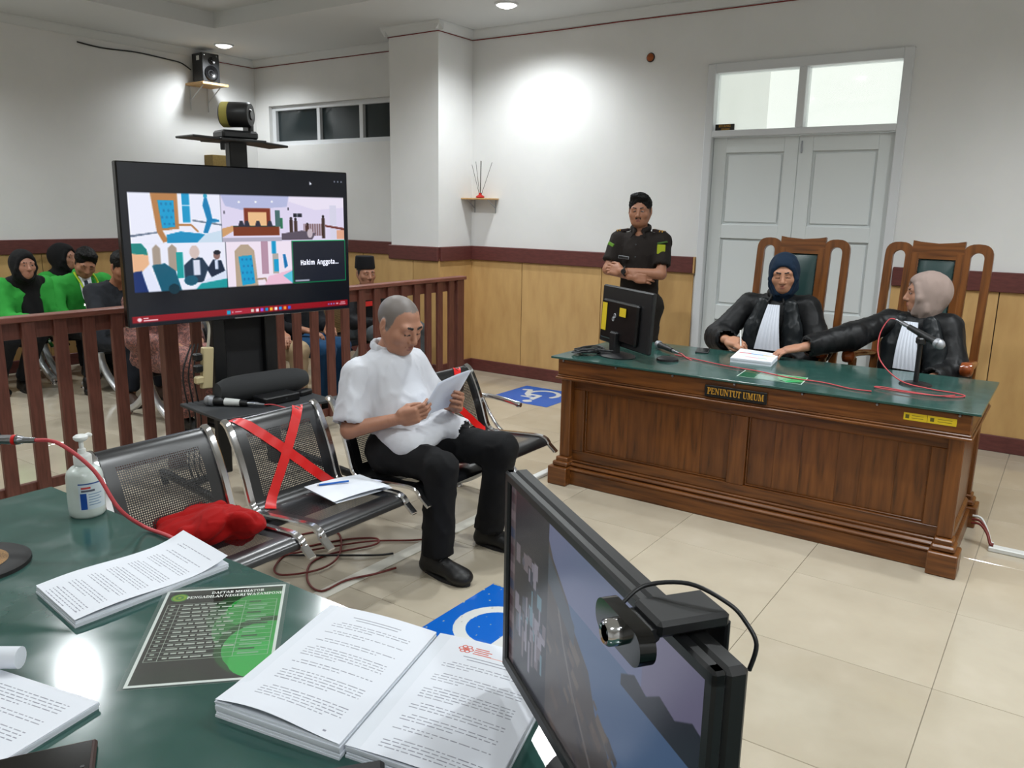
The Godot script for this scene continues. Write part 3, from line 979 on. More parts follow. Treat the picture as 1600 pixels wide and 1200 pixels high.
func chrome_side() -> ArrayMesh:
	var st := S()
	var pts := []
	for i in 46:
		var s := -0.03 + 1.0 * i / 45.0
		var p := bench_at(maxf(s, 0.0))
		var n := bench_normal(clampf(s, 0.02, 0.98))
		pts.append(Vector3(p.x, p.y, 0) + Vector3(n.x, n.y, 0) * 0.004)
	var w := 0.034
	var h := 0.016
	st.set_smooth_group(3)
	for i in pts.size() - 1:
		var a: Vector3 = pts[i]
		var b: Vector3 = pts[i + 1]
		var d := (b - a).normalized()
		var n := Vector3(d.y, -d.x, 0)
		var na: Vector3 = n
		var nb: Vector3 = n
		if i > 0:
			var dp: Vector3 = (b - pts[i - 1]).normalized()
			na = Vector3(dp.y, -dp.x, 0)
		if i < pts.size() - 2:
			var dq: Vector3 = (pts[i + 2] - a).normalized()
			nb = Vector3(dq.y, -dq.x, 0)
		var prof := [[-w / 2, -h / 2], [w / 2, -h / 2], [w / 2, h * 0.2], [w * 0.32, h / 2], [-w * 0.32, h / 2], [-w / 2, h * 0.2]]
		for k in 6:
			var p0: Array = prof[k]
			var p1: Array = prof[(k + 1) % 6]
			st.set_smooth_group(3 + k)
			quad(st, a + na * p0[1] + Vector3(0, 0, p0[0]), a + na * p1[1] + Vector3(0, 0, p1[0]), b + nb * p1[1] + Vector3(0, 0, p1[0]), b + nb * p0[1] + Vector3(0, 0, p0[0]), n * (p0[1] + p1[1]) + Vector3(0, 0, p0[0] + p1[0]))
	# end block at the front, bent down
	var f: Vector3 = pts[0]
	bx(st, f + Vector3(0.022, -0.014, 0), Vector3(0.062, 0.014, w), 0.003, Basis(Vector3.BACK, deg_to_rad(-38)))
	return done(st)

func build_benches():
	var key := [Vector3(2.762, 0.372, 0), Vector3(2.758, 0.388, 0), Vector3(2.742, 0.400, 0), Vector3(2.70, 0.408, 0), Vector3(2.56, 0.398, 0), Vector3(2.45, 0.388, 0), Vector3(2.395, 0.388, 0), Vector3(2.362, 0.404, 0), Vector3(2.345, 0.435, 0), Vector3(2.318, 0.52, 0), Vector3(2.284, 0.61, 0), Vector3(2.245, 0.69, 0), Vector3(2.222, 0.722, 0), Vector3(2.198, 0.735, 0), Vector3(2.178, 0.724, 0)]
	for p in curve(key, 5):
		bench_profile.append(Vector2(p.x - 2.45, p.y))
	bench_len = [0.0]
	for i in bench_profile.size() - 1:
		bench_len.append(bench_len[-1] + bench_profile[i].distance_to(bench_profile[i + 1]))
	var sheet := seat_sheet()
	var side := chrome_side()
	var b := thing("steel_bench", "black perforated four-seat steel bench with red tape crosses", "bench", Vector3(2.45, 0, 3.965), 0.0, "four-seat steel benches")
	var mids := [4.805, 4.2485, 3.687, 3.124]
	var leg_mesh := S()
	# cast leg: inverted Y from beam to two feet
	tube(leg_mesh, curve([Vector3(-0.02, 0.345, 0), Vector3(-0.03, 0.27, 0), Vector3(-0.10, 0.17, 0), Vector3(-0.22, 0.08, 0), Vector3(-0.33, 0.035, 0)], 4), 0.032, 10, false, Vector3.UP, 0.8)
	tube(leg_mesh, curve([Vector3(-0.02, 0.345, 0), Vector3(-0.01, 0.27, 0), Vector3(0.06, 0.17, 0), Vector3(0.17, 0.08, 0), Vector3(0.27, 0.035, 0)], 4), 0.032, 10, false, Vector3.UP, 0.8)
	var legm := done(leg_mesh)
	var foot := lathem([Vector2(0.0, 0.045), Vector2(0.012, 0.04), Vector2(0.016, 0.022), Vector2(0.034, 0.012), Vector2(0.036, 0.0), Vector2(0, 0)], Transform3D.IDENTITY, 16)
	part(b, "beam", boxm(Vector3(-0.03, 0.35, 0), Vector3(0.07, 0.04, 2.16), 0.006), M.black)
	for z in [-1.10, 1.10]:
		var l := part(b, "leg", legm, M.cast)
		l.position = Vector3(0, 0, z)
		for x in [-0.33, 0.27]:
			var f := part(l, "foot", foot, M.chrome)
			f.position = Vector3(x, 0, 0)
	for i in 4:
		var zc: float = mids[i] - 3.965
		var s := part(b, "seat", sheet, M.black_sheet)
		s.position = Vector3(0, 0, zc)
		for e in [-1.0, 1.0]:
			var r := part(b, "side_rail", side, M.chrome)
			r.position = Vector3(0, 0, zc + e * 0.232)
		if i == 1 or i == 3:
			part(s, "tape", tape_strip(0.985, 0.20, 0.50, -0.19, 0.046), M.red_tape, "red tape strip")
			part(s, "tape", tape_strip(0.975, -0.15, 0.47, 0.175, 0.046), M.red_tape, "red tape strip")
	var am := part(b, "armrest", tubem(curve([Vector3(-0.19, 0.565, -1.112), Vector3(-0.12, 0.568, -1.125), Vector3(-0.02, 0.56, -1.13), Vector3(0.07, 0.548, -1.13)], 4), 0.014, 10), M.chrome)
	part(am, "end_knob", lathem([Vector2(0, -0.02), Vector2(0.013, -0.016), Vector2(0.018, 0), Vector2(0.013, 0.014), Vector2(0, 0.018)], Transform3D(Basis(Vector3.BACK, PI / 2), Vector3(0.075, 0.546, -1.13)), 14), M.chrome)
	part(am, "bracket", tubem(curve([Vector3(-0.16, 0.55, -1.115), Vector3(-0.12, 0.47, -1.125), Vector3(-0.06, 0.40, -1.125), Vector3(-0.01, 0.375, -1.12)], 4), 0.011, 8), M.chrome)
	# audience benches: copies without tape
	var rows := [[-0.60, 2.02], [-1.75, 1.75], [-2.72, 4.03], [-2.72, 1.75]]
	var where := ["under the person in the pink patterned dress", "under the person in the dark grey T-shirt", "under the person in the long black headscarf", "under the person with the yellow lanyard"]
	for i in 4:
		var c := copy_of(b, "steel_bench", "black four-seat steel audience bench " + where[i], "four-seat steel benches")
		c.position = Vector3(rows[i][0], 0, rows[i][1])
		for ch in c.get_children():
			if ch.name.begins_with("seat"):
				for t in ch.get_children():
					ch.remove_child(t)
					t.free()

# ---------------------------------------------------------------- television on its stand
func tv_picture() -> Image:
	var W := 1000
	var H := 606
	var im := picture(W, H, Color(0.05, 0.065, 0.10))
	var R := func(x0, y0, x1, y1, c): im.fill_rect(Rect2i(int(x0), int(y0), int(x1 - x0), int(y1 - y0)), c)
	var white := Color(0.93, 0.94, 1.0)
	var cyan := Color(0.02, 0.62, 0.82)
	var brown := Color(0.72, 0.50, 0.30)
	# row 1, tile 1: empty tufted chair
	R.call(28, 106, 390, 292, white)
	img_poly(im, [Vector2(28, 262), Vector2(130, 250), Vector2(130, 255), Vector2(28, 270)], Color(0.40, 0.46, 0.55))
	img_poly(im, [Vector2(240, 200), Vector2(390, 222), Vector2(390, 228), Vector2(240, 206)], Color(0.42, 0.48, 0.55))
	R.call(232, 106, 262, 215, Color(0.05, 0.60, 0.80)); R.call(262, 106, 270, 215, white); R.call(232, 150, 270, 153, white)
	img_poly(im, [Vector2(322, 122), Vector2(334, 120), Vector2(345, 160), Vector2(352, 200), Vector2(380, 205), Vector2(382, 214), Vector2(350, 215), Vector2(330, 258), Vector2(312, 255), Vector2(330, 205), Vector2(315, 150)], Color(0.03, 0.50, 0.72))
	img_disc(im, Vector2(328, 113), 8, 8, Color(0.15, 0.62, 0.75))
	img_poly(im, [Vector2(112, 106), Vector2(215, 106), Vector2(215, 240), Vector2(150, 246), Vector2(170, 285), Vector2(150, 292), Vector2(128, 250)], brown)
	img_poly(im, [Vector2(138, 132), Vector2(200, 132), Vector2(200, 232), Vector2(150, 238)], cyan)
	for i in 4:
		for j in 3:
			img_disc(im, Vector2(152 + j * 18 + (i % 2) * 8, 146 + i * 25), 4, 5, Color(0.01, 0.48, 0.70))
	img_poly(im, [Vector2(165, 262), Vector2(220, 250), Vector2(330, 262), Vector2(285, 292), Vector2(165, 292)], Color(0.02, 0.56, 0.76))
	img_poly(im, [Vector2(285, 292), Vector2(318, 262), Vector2(390, 246), Vector2(390, 292)], Color(0.80, 0.88, 0.95))
	img_line(im, [Vector2(205, 224), Vector2(265, 226), Vector2(290, 250)], 7.0, brown)
	# row 1, tile 2: the court seen from the back
	R.call(391, 106, 980, 292, Color(0.88, 0.85, 0.95))
	img_poly(im, [Vector2(391, 106), Vector2(700, 106), Vector2(690, 150), Vector2(480, 165), Vector2(410, 150)], Color(0.72, 0.74, 0.88))
	for q in [[470, 134], [545, 132], [620, 130]]:
		img_disc(im, Vector2(q[0], q[1]), 5, 4, Color.WHITE)
	R.call(490, 158, 610, 240, Color(0.50, 0.20, 0.12)); R.call(508, 174, 592, 240, Color(0.93, 0.75, 0.55))
	R.call(440, 232, 650, 268, Color(0.48, 0.21, 0.10)); R.call(440, 228, 650, 234, Color(0.20, 0.28, 0.25))
	for x in [470, 495, 545, 600]:
		img_poly(im, [Vector2(x, 208), Vector2(x + 12, 208), Vector2(x + 20, 232), Vector2(x - 8, 232)], Color(0.16, 0.17, 0.24))
	R.call(632, 165, 655, 232, Color(0.28, 0.42, 0.42)); R.call(655, 196, 667, 240, Color(0.16, 0.45, 0.32))
	R.call(402, 170, 406, 182, Color(0.1, 0.1, 0.13)); R.call(694, 152, 699, 164, Color(0.1, 0.1, 0.13))
	img_poly(im, [Vector2(391, 240), Vector2(440, 228), Vector2(440, 250), Vector2(391, 275)], Color(0.82, 0.62, 0.42))
	R.call(720, 178, 762, 192, Color(0.12, 0.13, 0.18)); R.call(738, 178, 741, 192, Color(0.85, 0.85, 0.92))
	img_poly(im, [Vector2(700, 106), Vector2(980, 106), Vector2(980, 150), Vector2(830, 162), Vector2(700, 128)], Color(0.93, 0.90, 0.97))
	for q in [[700, 205, 262], [722, 208, 270], [780, 230, 268], [862, 196, 284]]:
		R.call(q[0], q[1], q[0] + 16, q[2], Color(0.26, 0.19, 0.18))
		img_disc(im, Vector2(q[0] + 8, q[1] - 6), 6, 7, Color(0.14, 0.11, 0.12))
	for i in 16:
		R.call(770 + i * 6, 222, 773 + i * 6, 272, Color(0.34, 0.20, 0.18))
	img_poly(im, [Vector2(660, 262), Vector2(760, 250), Vector2(830, 262), Vector2(810, 290), Vector2(660, 290)], Color(0.36, 0.32, 0.38))
	img_disc(im, Vector2(800, 262), 14, 20, Color(0.78, 0.72, 0.76))
	R.call(905, 140, 940, 288, Color(0.85, 0.84, 0.92)); img_poly(im, [Vector2(880, 226), Vector2(980, 240), Vector2(980, 250), Vector2(880, 234)], Color(0.45, 0.22, 0.20))
	R.call(940, 250, 980, 290, Color(0.88, 0.66, 0.55))
	R.call(391, 278, 660, 292, Color(0.70, 0.68, 0.76))
	# row 2, tile 3: three seated people
	R.call(28, 294, 402, 476, white)
	for q in [[105, 300, 30], [165, 300, 34]]:
		img_poly(im, [Vector2(q[0], 312), Vector2(q[0] + q[2] / 2, 298), Vector2(q[0] + q[2], 312), Vector2(q[0] + q[2], 400), Vector2(q[0], 400)], Color(0.66, 0.60, 0.55))
	R.call(196, 330, 222, 430, Color(0.03, 0.62, 0.62))
	img_poly(im, [Vector2(28, 294), Vector2(70, 298), Vector2(88, 330), Vector2(90, 372), Vector2(60, 400), Vector2(28, 400)], Color(0.92, 0.72, 0.56))
	img_poly(im, [Vector2(28, 294), Vector2(66, 294), Vector2(84, 316), Vector2(86, 336), Vector2(28, 330)], Color(0.04, 0.52, 0.50))
	img_poly(im, [Vector2(28, 400), Vector2(60, 395), Vector2(110, 476), Vector2(28, 476)], Color(0.03, 0.17, 0.42))
	img_poly(im, [Vector2(60, 400), Vector2(84, 380), Vector2(130, 476), Vector2(80, 476)], Color(0.90, 0.92, 1.0))
	img_poly(im, [Vector2(100, 376), Vector2(150, 370), Vector2(190, 400), Vector2(210, 476), Vector2(130, 476)], Color(0.05, 0.36, 0.46))
	img_poly(im, [Vector2(225, 380), Vector2(262, 350), Vector2(300, 352), Vector2(325, 390), Vector2(300, 450), Vector2(225, 450)], Color(0.10, 0.20, 0.30))
	img_disc(im, Vector2(270, 330), 20, 26, Color(0.84, 0.76, 0.74))
	R.call(262, 360, 290, 420, Color(0.86, 0.88, 0.95))
	img_poly(im, [Vector2(318, 400), Vector2(345, 362), Vector2(380, 366), Vector2(395, 410), Vector2(340, 440)], Color(0.04, 0.13, 0.24))
	img_disc(im, Vector2(362, 345), 14, 17, Color(0.55, 0.42, 0.40)); img_disc(im, Vector2(364, 334), 15, 9, Color(0.08, 0.09, 0.15))
	R.call(352, 366, 366, 400, Color(0.82, 0.86, 0.95))
	img_poly(im, [Vector2(290, 450), Vector2(402, 405), Vector2(402, 476), Vector2(260, 476)], Color(0.86, 0.90, 0.98))
	img_poly(im, [Vector2(290, 455), Vector2(402, 440), Vector2(402, 476), Vector2(270, 476)], Color(0.04, 0.60, 0.62))
	img_disc(im, Vector2(180, 470), 22, 20, Color(0.03, 0.20, 0.26)); img_disc(im, Vector2(250, 440), 28, 20, Color(0.03, 0.34, 0.44))
	# row 2, tile 4: empty chair and desk
	R.call(404, 294, 706, 476, Color(0.95, 0.90, 0.96))
	R.call(560, 294, 592, 430, Color(0.72, 0.58, 0.66))
	img_poly(im, [Vector2(440, 476), Vector2(440, 330), Vector2(470, 304), Vector2(500, 304), Vector2(528, 330), Vector2(540, 476)], Color(0.72, 0.64, 0.56))
	img_poly(im, [Vector2(456, 352), Vector2(516, 350), Vector2(526, 466), Vector2(468, 472)], cyan)
	for i in 4:
		for j in 3:
			img_disc(im, Vector2(472 + j * 19 + (i % 2) * 6, 366 + i * 27), 4, 5, Color(0.01, 0.45, 0.70))
	img_line(im, [Vector2(530, 450), Vector2(575, 448), Vector2(582, 472)], 6.0, Color(0.62, 0.52, 0.44))
	R.call(610, 294, 630, 345, Color(0.03, 0.60, 0.80)); R.call(612, 345, 640, 430, Color(0.70, 0.68, 0.66)); R.call(618, 370, 640, 420, cyan)
	img_poly(im, [Vector2(662, 350), Vector2(674, 350), Vector2(684, 400), Vector2(668, 410)], Color(0.03, 0.45, 0.70))
	img_poly(im, [Vector2(590, 440), Vector2(660, 425), Vector2(706, 415), Vector2(706, 476), Vector2(570, 476)], Color(0.94, 0.76, 0.85))
	img_poly(im, [Vector2(660, 440), Vector2(706, 420), Vector2(706, 476)], Color(0.35, 0.78, 0.88))
	# row 2, tile 5: name only, green frame
	R.call(708, 294, 984, 476, Color(0.03, 0.62, 0.36)); R.call(711, 297, 981, 473, Color(0.105, 0.125, 0.175))
	R.call(718, 463, 790, 469, Color(0.75, 0.78, 0.85))
	# task bar
	R.call(10, 566, 990, 592, Color(0.56, 0.05, 0.11))
	R.call(388, 568, 500, 590, Color(0.66, 0.14, 0.22))
	R.call(392, 572, 408, 588, Color(0.05, 0.62, 0.78))
	var cs := [Color(0.85, 0.80, 0.75), Color(0.95, 0.85, 0.92), Color(0.60, 0.35, 0.90), Color(0.05, 0.55, 0.75), Color(0.95, 0.75, 0.25), Color(0.95, 0.92, 0.92), Color(0.15, 0.60, 0.90), Color(0.95, 0.55, 0.20), Color(0.25, 0.35, 0.85)]
	for i in cs.size():
		R.call(500 + i * 22, 573, 514 + i * 22, 587, cs[i])
	img_disc(im, Vector2(38, 580), 9, 8, Color(0.95, 0.85, 0.87)); R.call(52, 574, 72, 578, Color(0.95, 0.8, 0.83)); R.call(52, 582, 108, 587, Color(0.95, 0.8, 0.83))
	R.call(414, 577, 420, 583, Color(0.9, 0.7, 0.75)); R.call(428, 578, 458, 582, Color(0.85, 0.6, 0.66))
	for i in 3:
		R.call(882 + i * 14, 577, 890 + i * 14, 583, Color(0.55, 0.55, 0.9))
	R.call(926, 577, 938, 583, Color(0.9, 0.75, 0.8)); R.call(950, 573, 975, 577, Color(0.9, 0.75, 0.8)); R.call(944, 581, 978, 585, Color(0.9, 0.75, 0.8))
	# window buttons and pointer
	for x in [932, 950, 968]:
		R.call(x, 34, x + 6, 40, Color(0.7, 0.73, 0.8))
	img_poly(im, [Vector2(806, 40), Vector2(818, 52), Vector2(806, 56)], Color(0.95, 0.95, 1.0))
	soften(im, 2)
	return im

func soften(im: Image, k: int):
	var w := im.get_width()
	var h := im.get_height()
	im.clear_mipmaps()
	for i in k:
		im.resize(im.get_width() / 2, im.get_height() / 2, Image.INTERPOLATE_BILINEAR)
	im.resize(w, h, Image.INTERPOLATE_CUBIC)

func build_television():
	var base := Vector3(1.218, 0, 3.57)
	var turn := deg_to_rad(81.75)
	var s := thing("television_stand", "black mobile television stand with a shelf and a top plate", "stand", base, turn)
	# local: x to the viewer's right of the screen, z towards the viewer
	for x in [-0.16, 0.16]:
		part(s, "post", boxm(Vector3(x, 0.72, -0.10), Vector3(0.075, 1.25, 0.05), 0.006), M.black)
	part(s, "back_plate", boxm(Vector3(0, 0.80, -0.125), Vector3(0.27, 0.62, 0.012), 0.003), M.black_matte)
	part(s, "column", boxm(Vector3(0.03, 1.62, -0.13), Vector3(0.105, 0.62, 0.05), 0.004), M.black)
	var st := S()
	bx(st, Vector3(0.0, 1.932, -0.10), Vector3(0.26, 0.014, 0.24), 0.003)
	bx(st, Vector3(-0.19, 1.936, -0.10), Vector3(0.17, 0.012, 0.20), 0.003, Basis(Vector3.BACK, -0.03))
	bx(st, Vector3(0.19, 1.924, -0.10), Vector3(0.17, 0.012, 0.20), 0.003, Basis(Vector3.BACK, -0.08))
	part(s, "top_plate", done(st), M.black)
	for x in [-0.38, 0.38]:
		st = S()
		tube(st, [Vector3(x, 0.07, -0.42), Vector3(x, 0.07, 0.42)], 0.024, 10)
		tube(st, [Vector3(x * 0.42, 0.10, -0.10), Vector3(x, 0.07, -0.10)], 0.024, 10)
		part(s, "foot_frame", done(st), M.black)
	for x in [-0.38, 0.38]:
		for z in [-0.40, 0.40]:
			part(s, "caster", lathem([Vector2(0, -0.012), Vector2(0.026, -0.012), Vector2(0.026, 0.012), Vector2(0, 0.012)], Transform3D(Basis(Vector3.BACK, PI / 2), Vector3(x, 0.027, z)), 14), M.black_matte)
	part(s, "shelf", boxm(Vector3(-0.093, 0.545, 0.19), Vector3(0.66, 0.016, 0.46), 0.003), M.dark_grey)
	# tangle of black leads from the shelf to the floor
	for i in 3:
		part(s, "cable", tubem(curve([Vector3(-0.33 + i * 0.02, 0.86, -0.06), Vector3(-0.40 + i * 0.03, 0.70, -0.03), Vector3(-0.38 + i * 0.03, 0.45, -0.02), Vector3(-0.40 + i * 0.03, 0.20, -0.03), Vector3(-0.37 + i * 0.03, 0.10, 0.0)], 6), 0.0045, 6), M.black)
	var t := thing("television", "large flat television showing a video call of the courtroom", "television", base + Vector3(0, 1.39, 0), turn)
	part(t, "housing", boxm(Vector3(0, 0, -0.028), Vector3(1.337, 0.81, 0.045), 0.006), M.screen_black)
	part(t, "back_bulge", boxm(Vector3(0, -0.08, -0.063), Vector3(0.9, 0.50, 0.03), 0.01), M.black_matte)
	part(t, "bottom_strip", boxm(Vector3(0.05, -0.401, -0.003), Vector3(0.30, 0.006, 0.012), 0.001), M.steel)
	var scr := part(t, "screen", face(Vector3(-0.662, 0.398, -0.0048), Vector3(1.324, 0, 0), Vector3(0, -0.80, 0)), print_mat(tv_picture(), 0.2, 0.95))
	var glow := mat(Color(0.9, 0.9, 0.95), 0.5)
	glow.emission_enabled = true
	glow.emission = Color(0.85, 0.87, 0.95)
	glow.emission_energy_multiplier = 0.8
	var tm := part(scr, "screen_lettering", text_mesh("Hakim  Anggota...", 0.040, 0.0006, "Droid Sans", true), glow)
	tm.position = Vector3(0.458, -0.115, -0.0040)
	tm.scale = Vector3(0.78, 1, 1)
	var l := AreaLight3D.new()
	l.name = "screen_light"
	t.add_child(l)
	l.position = Vector3(0, 0.02, 0.01)
	l.rotation.y = PI
	l.area_size = Vector2(1.2, 0.5)
	l.light_energy = 0.12
	l.light_color = Color(0.8, 0.9, 1.0)
	l.shadow_enabled = true
	# camera on the top plate
	var c := thing("conference_camera", "black swivel conference camera with a yellow sticker above the television", "camera", base + Vector3(-0.02, 1.94, 0), turn - 0.12)
	st = S()
	bx(st, Vector3(0.015, 0.024, -0.10), Vector3(0.20, 0.046, 0.15), 0.012)
	part(c, "base", done(st), M.black)
	st = S()
	bx(st, Vector3(0.088, 0.085, -0.10), Vector3(0.032, 0.09, 0.09), 0.01)
	part(c, "arm", done(st), M.black)
	var HX := Transform3D(Basis(Vector3.UP, -0.75) * Basis(Vector3.BACK, PI / 2).scaled(Vector3(0.94, 0.84, 0.84)), Vector3(0.02, 0.132, -0.09))
	part(c, "camera_head", lathem([Vector2(0, -0.088), Vector2(0.070, -0.086), Vector2(0.078, -0.076), Vector2(0.079, 0.02), Vector2(0.079, 0.076), Vector2(0.070, 0.085), Vector2(0, 0.086)], HX, 32), M.black)
	part(c, "sticker", lathem([Vector2(0.0797, 0.030), Vector2(0.0797, 0.075)], HX, 32), mat(Color(0.66, 0.62, 0.30), 0.6), "yellow sticker band")
	part(c, "lens", lathem([Vector2(0, 0.012), Vector2(0.03, 0.010), Vector2(0.038, 0.0), Vector2(0.038, -0.02)], HX * Transform3D(Basis(Vector3.RIGHT, PI), Vector3(0, -0.084, 0)), 20), M.screen_black)
	part(c, "cable_clip", boxm(Vector3(-0.075, -0.035, -0.06), Vector3(0.022, 0.045, 0.016), 0.003), M.dark_grey)
	# sound bar on the shelf
	var sb := thing("soundbar", "rounded grey cloth-covered sound bar on the television stand's shelf", "speaker", Vector3(1.235, 0.553, 3.595), turn + 0.02)
	st = S()
	var path := []
	for i in 13:
		path.append(Vector3(-0.27 + 0.045 * i, 0.072, 0.10))
	tube(st, path, [0.045, 0.062, 0.069, 0.071, 0.072, 0.072, 0.072, 0.072, 0.072, 0.071, 0.069, 0.062, 0.045], 20)
	part(sb, "grille", done(st), mat(Color(0.20, 0.205, 0.21), 0.95))
	# small set-top box and its remote
	var bxx := thing("set_top_box", "small black set-top box in front of the grey sound bar", "device", Vector3(1.475, 0.553, 3.63), turn + 0.1)
	part(bxx, "case", boxm(Vector3(0, 0.022, 0), Vector3(0.22, 0.043, 0.12), 0.006), M.black)
	part(bxx, "button", boxm(Vector3(0.02, 0.024, 0.0605), Vector3(0.012, 0.008, 0.002)), M.dark_grey)
	var ad := thing("power_adapter", "small black adapter beside the end of the grey sound bar", "adapter", Vector3(1.46, 0.553, 3.43), turn + 0.3)
	part(ad, "case", boxm(Vector3(0, 0.015, 0), Vector3(0.10, 0.03, 0.055), 0.008), M.black)
	part(ad, "lead", tubem(curve([Vector3(-0.05, 0.012, 0), Vector3(-0.10, 0.012, 0.02), Vector3(-0.14, 0.006, 0.0), Vector3(-0.17, 0.005, 0.0)], 4), 0.003, 6), M.black)
	# power strip hanging on the post
	var ps := thing("power_strip", "cream power strip hanging by its cord from the television stand", "power strip", Vector3(1.175, 0.565, 3.845), turn + 0.15)
	part(ps, "body", boxm(Vector3(0, 0.17, 0), Vector3(0.062, 0.225, 0.038), 0.006, Basis(Vector3.BACK, -0.10)), M.cream_plastic)
	part(ps, "cord", tubem(curve([Vector3(0.012, 0.27, 0), Vector3(0.022, 0.32, 0), Vector3(0.035, 0.38, -0.01), Vector3(0.032, 0.42, -0.02), Vector3(0.02, 0.435, -0.04)], 5), 0.008, 8), mat(Color(0.66, 0.64, 0.58), 0.5))
	for i in 3:
		part(ps, "plug", boxm(Vector3(-0.052, 0.235 - i * 0.062, 0.0), Vector3(0.045, 0.042, 0.04), 0.008), M.black if i < 2 else M.cream_plastic)
	# microphone lying on the shelf
	mic_lying("microphone", "wired microphone lying on the television stand's shelf", Vector3(1.275, 0.580, 3.905), Vector3(0.30, -0.012, -0.165), 1.15, true)

# hand microphone: from the head towards the connector along dir
func mic_shape(o: Node3D, dir: Vector3, size: float, label_band: bool):
	var B := Basis(Quaternion(Vector3.UP, dir.normalized()))
	var X := Transform3D(B.scaled(Vector3.ONE * size), Vector3.ZERO)
	var st := S()
	lathe_smooth(st, [Vector2(0, -0.027), Vector2(0.014, -0.024), Vector2(0.023, -0.014), Vector2(0.026, 0.0), Vector2(0.0255, 0.012), Vector2(0.022, 0.022)], X, 18)
	part(o, "grille", done(st), mat(Color(0.62, 0.63, 0.65), 0.45, 0.5))
	part(o, "collar", lathem([Vector2(0.0265, -0.003), Vector2(0.0275, 0.0), Vector2(0.0265, 0.004)], X, 18), M.steel)
	part(o, "handle", lathem([Vector2(0.021, 0.020), Vector2(0.0185, 0.045), Vector2(0.017, 0.09), Vector2(0.0145, 0.17), Vector2(0.0145, 0.18), Vector2(0, 0.18)], X, 16), M.black)
	if label_band:
		part(o, "sticker", lathem([Vector2(0.0180, 0.072), Vector2(0.0160, 0.145)], X, 16), M.white_plastic, "white sticker band")
	part(o, "connector", lathem([Vector2(0.0095, 0.18), Vector2(0.0105, 0.20), Vector2(0.0105, 0.225), Vector2(0.007, 0.235), Vector2(0.006, 0.26), Vector2(0, 0.26)], X, 12), M.steel)

func mic_lying(called: String, label: String, head: Vector3, dir: Vector3, size: float, band: bool) -> Node3D:
	var o := thing(called, label, "microphone", head)
	mic_shape(o, dir, size, band)
	var e := dir.normalized() * 0.26 * size
	part(o, "cable", tubem(curve([e, e * 1.15 + Vector3(0, 0.004, 0), e * 1.35 + Vector3(0, -0.006, 0.0), e * 1.55 + Vector3(0.01, -0.012, 0.0)], 5), 0.0035, 6), M.red_cable)
	return o

